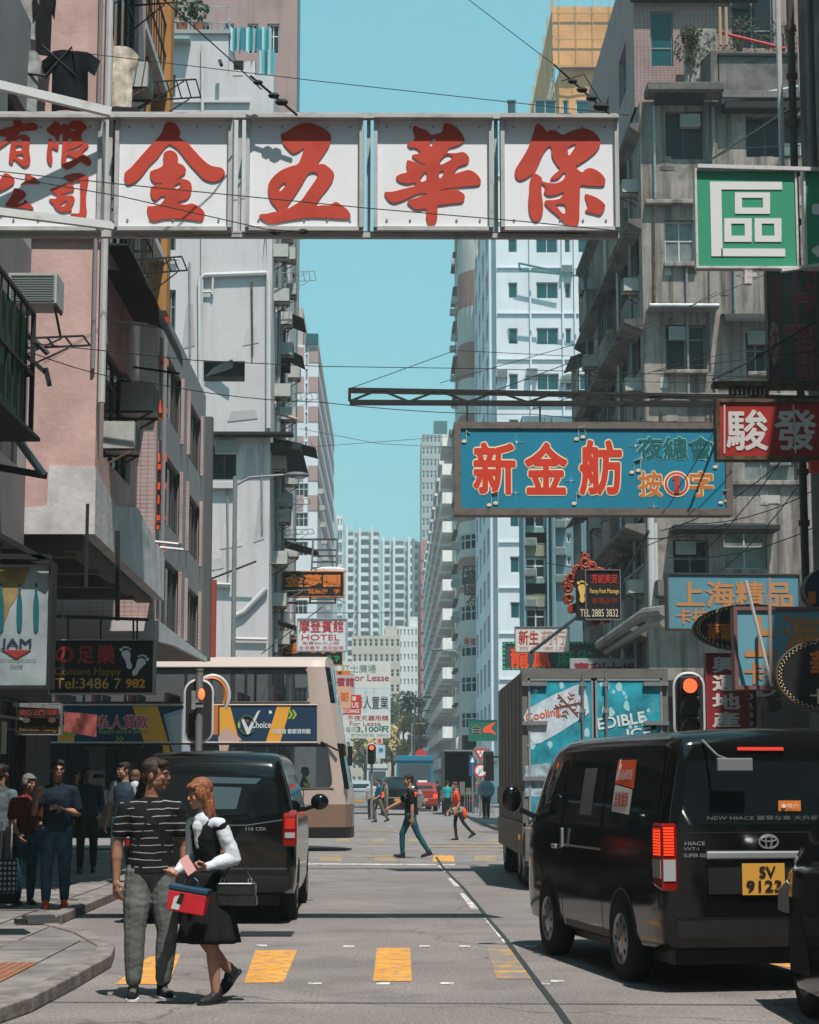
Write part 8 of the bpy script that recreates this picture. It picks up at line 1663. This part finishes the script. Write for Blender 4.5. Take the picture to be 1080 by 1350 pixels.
person('woman with grey hair in a maroon flowered top and jeans at the left edge', gl(32, 1193), R(30), 1.56, legs=[((-.04, -.08, -1), (0, .08, -1)), ((.04, .06, -1), (0, .1, -1))], arms=[((-.15, -.05, -1), (.2, -.7, -.7)), ((.15, .05, -1), (.05, -.25, -1))], palms=[(1, 0, 0), (-1, 0, 0)], head=(8, 0, 20), outfit=dict(top=mat('maroon flowered', (.12, .02, .018), .8, var=.6, vs=18), legs=denim_t, sleeve=.7, shoes=blk_sh), vox=.011, female=True, build=1.08, hair='bob', hair_m=hairmat('grey hair', (.04, .04, .042), (.22, .22, .23)))
person('person in a grey tee cut by the left edge, pulling a shopping trolley', gl(-3, 1190), R(160), 1.68, legs=[((-.04, -.08, -1), (0, .08, -1)), ((.04, .06, -1), (0, .1, -1))], arms=[((-.12, .1, -1), (-.05, .05, -1)), ((.12, .1, -1), (.05, -.1, -1))], palms=[(1, 0, 0), (-1, 0, 0)], outfit=dict(top=mat('grey tee', (.10, .125, .14), .85), legs=darkc, sleeve=.7, shoes=blk_sh), vox=.011, skin=skin_b)
person('man in a dark jacket walking in the arcade shade, second from the pavement edge', gl(114, 1150), R(8), 1.72, legs=[((-.05, -.15, -1), (0, .1, -1)), ((.05, .12, -1), (0, .2, -1))], arms=[((-.15, .05, -1), (0, -.3, -1)), ((.15, 0, -1), (-.1, -.8, -.5))], palms=[(1, 0, 0), (-1, 0, 0)], outfit=dict(top=mat('dark teal jacket', (.010, .03, .042), .85), legs=darkc, sleeve=1.9, shoes=blk_sh), vox=.011, skin=skin_b)
person('person in black directly behind the man with orange shoes', gl(97, 1146), R(0), 1.66, legs=[((-.05, -.1, -1), (0, .1, -1)), ((.05, .1, -1), (0, .2, -1))], arms=[((-.15, .05, -1), (0, -.3, -1)), ((.15, 0, -1), (0, -.3, -1))], palms=[(1, 0, 0), (-1, 0, 0)], outfit=dict(top=darkc, legs=darkc, sleeve=1.9, shoes=blk_sh), vox=.013, skin=skin_b)
person('brown haired person whose head shows behind the football shirt', gl(176, 1150), R(200), 1.66, legs=[((-.05, -.1, -1), (0, .1, -1)), ((.05, .1, -1), (0, .2, -1))], arms=[((-.15, .05, -1), (0, -.3, -1)), ((.15, 0, -1), (0, -.3, -1))], palms=[(1, 0, 0), (-1, 0, 0)], outfit=dict(top=mat('pale shirt', 'ffffff'), legs=darkc, sleeve=.7, shoes=blk_sh), vox=.013, hair='bob', hair_m=mat('brown hair', (.12, .06, .04), .6))
# trolley
tp = Vector(gl(6, 1196)); tt_ = thing('shopping_trolley', 'checked shopping trolley at the left edge of the pavement', 'trolley', tp, R(10)); chk = mat('checked cloth', (.5, .48, .46), .8, tile=(.06, .06, (.03, .03, .03)))
chk.node_tree.nodes['Brick Texture'].inputs['Mortar Size'].default_value = .014
link('bag', MB().box(-.14, -.12, .16, .14, .12, .56).mesh('bag', chk), tt_, bevel=.03); link('lower_bag', MB().box(-.145, -.125, .05, .145, .125, .158).mesh('lower_bag', darkc), tt_, bevel=.02)
link('handle', MB().tube([(-.06, .1, .5), (-.06, .1, 1.0), (.06, .1, 1.0), (.06, .1, .5)], .012, 6).mesh('handle', pipe_w), tt_)
for sx in (-1, 1): wheel(tt_, sx * .14, .1, .06, .03, sx)
# ================================================================== STREET FURNITURE
sig_on = mat('signal red lit', (1.0, .10, .035), .4, emit=1.5); sig_off = mat('signal lens off', (.02, .02, .02), .3); post_m = mat('grey post', (.22, .22, .22), .5, metal=.3, dirt=.3, ds=4); rim_w = mat('signal white rim', (.5, .5, .5), .5)
def signal(label, loc, h, hz, rz, lit=0, s=1, back=False):
    t = thing('traffic_light', label, 'traffic light', loc, rz); link('post', MB().cyl((0, .1, 0), (0, .1, h), .057, 12).cyl((0, .1, h), (0, .1, h + .03), .065, 12).mesh('post', post_m, smooth=40), t)
    w, hh = .225 * s, .48 * s
    pl = rrect(-w, hz - hh, w, hz + hh, .2 * s, 6); inn = rrect(-w + .03, hz - hh + .03, w - .03, hz + hh - .03, .17 * s, 6)
    y = .22 if back else 0
    link('backing_board', MB().prism(inn, y - .012, y + .01).mesh('backing_board', blk), t); b = MB(); b.grid([[(p[0], yy, p[1]) for p in q] for q, yy in ((pl, y), (inn, y - .014), (inn, y + .012), (pl, y), (pl, y))], closed=True); link('board_rim', b.mesh('board_rim', rim_w), t)
    for k in range(3):
        z = hz + (1 - k) * .28 * s; f = 1 if back else -1
        hs = link('signal_head', MB().box(-.14 * s, y + f * .015, z - .135 * s, .14 * s, y + f * .12, z + .135 * s).mesh('signal_head', blk), t, bevel=.02)
        link('lens', MB().cyl((0, y + f * .121, z), (0, y + f * .13, z), .10 * s, 20).mesh('lens', sig_on if k == lit else sig_off), hs)
        vz = MB(); vz.grid([[(.115 * s * math.cos(R(a)), y + f * yy, z + .115 * s * math.sin(R(a))) for a in range(-10, 191, 20)] for yy in (.12, .27)]); link('visor', vz.mesh('visor', blk, recalc=False), hs)
    if back: link('bracket', MB().box(-.06, .1, hz + .15, .06, .2, hz + .2).box(-.06, .1, hz - .2, .06, .2, hz - .15).mesh('bracket', steel), t)
    return t
p = P(910, 1000, 27.5); signal('traffic light glowing red beside the estate sign, above the black van', (p.x, p.y, PH), Zp(886, 27.5) - PH, Zp(931, 27.5) - PH, 0, 0, 1)
p = P(262, 1000, 30); t = signal('back of a traffic light on a grey post before the bus', (p.x, p.y, PH * 0), Zp(884, 30), Zp(937, 30), R(8), 0, 1.02, back=True)
# the amber edge of the lit lens shows past the board, and a second head turned to the right
link('side_lens', MB().ell((.03, -.02, .25 + Zp(937, 30)), (.05, .03, .085), 12).mesh('side_lens', mat('amber glow', (1, .14, .04), .4, emit=1.3)), t)
link('mount_bracket', MB().box(-.12, .0, Zp(937, 30) + .12, .06, .08, Zp(937, 30) + .17).box(-.12, -.02, Zp(937, 30) + .02, -.06, .05, Zp(937, 30) + .3).box(-.12, .0, Zp(937, 30) + .05, .06, .08, Zp(937, 30) + .09).mesh('mount_bracket', steel), t)
link('second_head', MB().box(.22, .3, Zp(937, 30) - .35, .30, .55, Zp(937, 30) + .1).mesh('second_head', mat('amber plastic', (.5, .16, .04), .5)), t)
b = MB(); zc = Zp(915, 30); b.tube([(.22 + .25 * math.cos(R(a)), .45, zc + .30 * math.sin(R(a))) for a in range(-40, 130, 12)], .035, 6); link('round_rim', b.mesh('round_rim', rim_w), t)
b = MB(); b.tube([(.20 + .22 * math.cos(R(a)), .42, zc + .26 * math.sin(R(a))) for a in range(-30, 120, 12)], .03, 6); link('orange_rim', b.mesh('orange_rim', mat('amber plastic', 'ffffff')), t)
p = P(490, 1040, 84); signal('small traffic light glowing red far down the street, left of the queue', (p.x, p.y, 0), 3.0, 2.75, 0, 0, .95)
p = P(645, 1040, 86); t = thing('traffic_light', 'dark traffic light seen from behind at the far right kerb', 'traffic light', (p.x, 86, PH)); link('post', MB().cyl((0, 0, 0), (0, 0, 2.9), .05, 8).mesh('post', post_m), t); link('signal_head', MB().box(-.25, -.1, 1.9, .2, .1, 2.8).mesh('signal_head', blk), t, bevel=.04)
def lamp_post(label, Y, px, top, arm_px, head_px, ztip, h0=.5, r=.06):
    p = P(px, 900, Y); z = Zp(top, Y, px); t = thing('street_lamp', label, 'street lamp', (p.x, Y, 0), 0, 'street lamps'); link('post', MB().tube([(0, 0, 0), (0, 0, z * .4), (0, 0, z)], [r * 1.5, r * 1.1, r], 10).mesh('post', post_m, smooth=40), t)
    xa = P(arm_px, top, Y).x - p.x; xh = P(head_px, top, Y).x - p.x; zt = Zp(ztip, Y, px); link('arm', MB().tube([(0, 0, z - .25), (xa * .3, 0, (z - .2 + zt) / 2 + .05), (xa, 0, zt)], r * .55, 8).mesh('arm', post_m, smooth=40), t)
    hd_ = MB(); s_ = xh - xa; hd_.ell((xa + s_ / 2, 0, zt), (abs(s_) / 2, .14, .09), 12); link('lamp_head', hd_.mesh('lamp_head', mat('lamp head', (.10, .105, .105), .5), smooth=60), t); link('lens', MB().ell((xa + s_ * .6, 0, zt - .05), (abs(s_) * .3, .11, .07), 10).mesh('lens', lamp_clear, smooth=60), t)
lamp_post('tall street lamp reaching right in front of the off-white block', 52, 307, 628, 374, 408, 626)
lamp_post('street lamp against the balcony building, arm to the left', 120, 607, 858, 584, 568, 857, r=.07)
lamp_post('slim distant street lamp before the trees, nearest of them', 170, 547, 918, 556, 570, 919, r=.08)
lamp_post('slim distant street lamp before the trees, further one', 240, 552, 936, 558, 568, 937, r=.1)
lamp_post('distant street lamp with its arm low beside the pink slab', 200, 543, 953, 552, 562, 954, r=.08)
# traffic signs on the right kerb
p = P(634, 1060, 88); t = thing('traffic_sign', 'give way and no-stopping signs on one post at the far right kerb', 'traffic sign', (p.x, 88, PH)); X_ = lambda px: P(px, 1000, 88).x - p.x; Zq = lambda py: Zp(py, 88) - PH
link('post', MB().cyl((0, .05, 0), (0, .05, Zq(976)), .045, 8).mesh('post', post_m), t)
disc = lambda b, x, z, r, y0, y1: b.prism([(x + r * math.cos(R(a)), z + r * math.sin(R(a))) for a in range(0, 360, 18)], y0, y1)
link('round_board', disc(MB(), 0, Zq(993), .36, -.01, .01).mesh('round_board', mat('sign grey', (.2, .2, .21), .6)), t)
tri = lambda r, y0, y1: MB().prism([(-r, Zq(993) + r * .62), (r, Zq(993) + r * .62), (0, Zq(993) - r * 1.05)], y0, y1)
link('triangle_red', tri(.30, -.02, -.011).mesh('triangle_red', red_p), t); link('triangle_white', tri(.18, -.026, -.021).mesh('triangle_white', white_p), t); put_text('讓\nGIVE', ink, t, 0, -.028, Zq(993) + .03, .16, .14, bold=.02)
link('ban_ring', disc(MB(), 0, Zq(1016), .31, -.015, .01).mesh('ban_ring', red_p), t); link('ban_face', disc(MB(), 0, Zq(1016), .23, -.02, -.0155).mesh('ban_face', white_p), t); link('ban_bar', MB().bar((-.16, -.024, Zq(1016) - .16), (.16, -.024, Zq(1016) + .16), .05, .004).bar((-.05, -.022, Zq(1016) - .12), (-.05, -.022, Zq(1016) + .14), .06, .003).mesh('ban_bar', ink), t)
p2_ = P(641, 1060, 82); t = thing('round_sign', 'pale blue back of a round sign at the right kerb', 'traffic sign', (p2_.x, 82, PH)); link('post', MB().cyl((0, .03, 0), (0, .03, Zp(1030, 82)), .04, 8).mesh('post', post_m), t); link('face', disc(MB(), 0, Zp(1041, 82) - PH, .37, -.01, .01).mesh('face', mat('sky blue sign', (.12, .32, .42), .5)), t); link('logo', MB().tube([(.2 * math.cos(R(a)), -.012, Zp(1041, 82) - PH + .2 * math.sin(R(a))) for a in range(0, 361, 30)], .015, 5, cap=False).bar((-.1, -.012, Zp(1041, 82) - PH), (.1, -.012, Zp(1041, 82) - PH), .03).mesh('logo', white_p), t)
p3_ = P(616, 1060, 92); t = thing('arrow_sign', 'narrow blue sign with a white upward arrow beside the goods truck', 'traffic sign', (p3_.x + .25, 92, PH)); link('post', MB().cyl((0, .03, 0), (0, .03, 2.6), .04, 8).mesh('post', post_m), t); link('face', MB().box(-.15, -.01, 1.75, .15, .01, 2.7).mesh('face', mat('road sign blue', (.015, .08, .2), .5)), t); link('arrow', MB().bar((0, -.014, 1.85), (0, -.014, 2.4), .06, .004).prism([(-.1, 2.38), (.1, 2.38), (0, 2.62)], -.016, -.012).mesh('arrow', white_p), t)
p4_ = P(555, 1000, 121); t = thing('round_sign', 'round red sign standing above the blue truck', 'traffic sign', (p4_.x, 121, 0)); link('post', MB().cyl((0, .03, 0), (0, .03, Zp(993, 121)), .04, 8).mesh('post', post_m), t); link('face', disc(MB(), 0, Zp(995, 121), .34, -.01, .01).mesh('face', red_p), t)
for i, (a, c) in enumerate(((613, 632), (633, 652))):
    x0, x1 = P(a, 1060, 84).x, P(c, 1060, 84).x; t = thing('railing', ['steel kerb railing left of the round blue sign', 'steel kerb railing right of the traffic signs'][i], 'railing', ((x0 + x1) / 2, 84 + i * .5, PH)); w = (x1 - x0) / 2
    link('rail', MB().bar((-w, 0, 1.0), (w, 0, 1.0), .05).bar((-w, 0, .2), (w, 0, .2), .04).mesh('rail', steel), t)
    for k in range(7): link('baluster', MB().bar((-w + 2 * w * k / 6, 0, 0 if k % 6 == 0 else .2), (-w + 2 * w * k / 6, 0, 1.0), .025).mesh('baluster', steel), t)
# folded metal legs lying on the pavement
c = Vector(gp_(52, 1217, PH)); t = thing('metal_bundle', 'bundle of grey folded metal bars lying on the kerb edge', 'metal bars', c, R(30))
for k in range(5): link('metal_bar', MB().box(-.16, -.09 + k * .05, .0 + (k % 2) * .035, .16, -.05 + k * .05, .04 + (k % 2) * .04).mesh('metal_bar', mat('grey aluminium', (.12, .13, .14), .4, metal=.6)), t)
link('metal_foot', MB().box(-.26, -.05, 0, -.17, .05, .05).mesh('metal_foot', blk), t)
# ================================================================== OVERHEAD CABLES
def cable(label, pts, r=.006, sag=0, knots=()):
    ps = [P(x, y, Y) for x, y, Y in pts]; out = []
    for i in range(len(ps) - 1):
        for k in range(6): t_ = k / 6; q = ps[i].lerp(ps[i + 1], t_); q.z -= sag * 4 * t_ * (1 - t_); out.append(q)
    out.append(ps[-1]); b = MB().tube(out, r, 5)
    o = b.build('cable', cable_m); tag(o, label, 'cable', 'cables strung over the street')
    for k, (f, rr) in enumerate(knots): q = out[int(f * (len(out) - 1))]; link('cable_joint', MB().ell((0, 0, 0), (rr * 1.8, rr, rr), 8).mesh('cable_joint', cable_m), o, q)
    return o
cable('cable sloping gently across the open sky above the banner', [(93, 68, 24), (420, 107, 25), (830, 152, 27)], .006)
cable('cable from the top left roof down to the banner', [(205, -10, 19), (300, 75, 19.6), (345, 118, 20.0)], .007)
cable('thick knotted cable ending above the third banner panel', [(330, 100, 19.9), (392, 152, 20.0)], .014, 0, ((.2, .03), (.5, .035), (.8, .04)))
cable('upper cable crossing the face of the banner', [(-20, 224, 19.9), (160, 243, 19.9), (490, 275, 19.9), (690, 292, 19.95), (820, 305, 20.0)], .006)
cable('lower cable crossing the banner\'s left panels', [(-20, 228, 19.85), (160, 259, 19.85), (350, 302, 19.9), (400, 306, 19.95)], .006)
cable('cable with insulators just under the banner', [(180, 312, 20.1), (400, 305, 20.0), (840, 308, 20.3)], .006, 0, ((.48, .03), (.52, .03), (.56, .025)))
cable('cable from the top of the frame to the orange tower corner', [(612, -5, 24), (730, 85, 24.6)], .005)
cable('knotted cable end above the last banner panel', [(730, 85, 20.1), (805, 152, 20.1)], .012, 0, ((.4, .03), (.6, .035), (.8, .035), (.95, .05)))
cable('small loose cable by the last banner panel', [(740, 107, 20.1), (770, 98, 20.1), (800, 148, 20.1)], .006)
cable('cable from the left cage across to the far right', [(38, 452, 21), (257, 475, 24), (420, 483, 27), (640, 486, 30), (1090, 500, 33)], .006)
cable('lower cable from the left cage across the street', [(45, 466, 21), (200, 505, 23), (420, 530, 26), (700, 546, 30), (950, 556, 33)], .006, .05)
cable('guy wire from the truss tip up to the right', [(462, 512, 33), (600, 462, 36), (760, 470, 45)], .007)
cable('guy wire from the truss to the concrete block wall', [(640, 520, 33), (800, 460, 38), (945, 385, 50)], .009)
cable('paired wire above the blue sign rising right', [(580, 505, 33), (860, 425, 33), (1085, 330, 33)], .006)
cable('pale rope crossing in front of the concrete block', [(860, 490, 33), (1010, 470, 33), (1090, 462, 33)], .008)
cable('thin wire low over the blue sign rising right', [(700, 540, 33), (900, 478, 33), (1090, 440, 33)], .006)
cable('second thin wire low over the blue sign', [(690, 500, 33), (930, 505, 33), (1090, 478, 33)], .006)
cable('thick cable bundle descending to the red sign', [(940, 500, 32), (985, 478, 33), (1085, 418, 33)], .018, 0, ((.3, .03), (.6, .03)))
cable('slack wire below the concrete parapet', [(925, 218, 40), (1000, 170, 42), (1090, 110, 44)], .02)
cable('wire behind the green sign', [(920, 220, 32), (965, 196, 36), (1085, 190, 44)], .01)
for i, (a, c_) in enumerate((((1060, 565), (890, 760)), ((1040, 600), (870, 700)), ((1080, 600), (940, 760)), ((1000, 560), (790, 690)), ((1085, 640), (900, 690)), ((960, 690), (790, 700)), ((1085, 690), (880, 735)))):
    cable(['steep service wire over the ledges, nearest the right edge', 'steep service wire second from the right edge', 'service wire ending over the blue Shanghai sign', 'long service wire falling left to the street side balconies', 'flat service wire above the black canopy', 'short flat service wire by the drain pipe', 'sagging service wire just above the Shanghai sign'][i], [(a[0], a[1], 40), (c_[0], c_[1], 46)], .012, .25)
cable('wire from the foot massage sign up to the balconies', [(720, 742, 45), (775, 752, 42), (900, 700, 40)], .01)
cable('faint wire across the sky over the far towers', [(395, 565, 60), (500, 585, 60), (600, 590, 60)], .008)
cable('faint wire low across the sky', [(400, 590, 60), (600, 575, 60)], .008)
cable('wire above the dream sign on the left', [(350, 740, 58), (455, 795, 60)], .012); cable('crossed wire beside the hotel sign', [(345, 862, 57), (425, 800, 60)], .016)
cable('level wire behind the hotel sign', [(330, 808, 58), (520, 808, 90)], .015)
b = MB()
for a, c_ in (((855, 700), (790, 820)), ((700, 860), (850, 745))): b.bar(P(*a, 46), P(*c_, 52), .06)
tag(b.build('sign_strut', blk), 'dark crossed struts behind the ice truck, under the concrete ledges', 'struts')
for i, (a, c_, m) in enumerate((((983, 765), (1018, 905), pipe_w), ((1014, 762), (1017, 905), mat('pinkish rod', (.4, .28, .25), .6)))):
    tag(MB().tube([P(*a, 28.0), P(*c_, 28.0)], .025, 6).build('hanging_rod', m), ['slanting pale rod in front of the big Shanghai sign', 'upright pinkish rod in front of the big Shanghai sign'][i], 'rod')
b = MB()
q_ = random.Random(2)
for k in range(14): b.ell(P(1018 + q_.uniform(-9, 9), 925 + q_.uniform(-14, 12), 29.5), (q_.uniform(.03, .1), .04, q_.uniform(.02, .06)), 8)
tag(b.build('wire_tangle', mat('tangle', (.07, .06, .055), .8)), 'tangle of fittings hanging from the two rods', 'fittings')

# ================================================================== THE AIR
hz = MB().box(-120, -12, -1.2, 120, 860, 118).mesh('haze', mat('haze air', 'ffffff'), recalc=True); hm = bpy.data.materials['haze air']; hm.node_tree.nodes.remove(hm.node_tree.nodes['Principled BSDF'])
pv = hm.node_tree.nodes.new('ShaderNodeVolumePrincipled'); pv.inputs['Color'].default_value = (.80, .93, .95, 1); pv.inputs['Density'].default_value = .0007; pv.inputs['Anisotropy'].default_value = .2
hm.node_tree.links.new(pv.outputs[0], hm.node_tree.nodes['Material Output'].inputs['Volume']); ho = link('haze', hz); ho['kind'] = 'stuff'
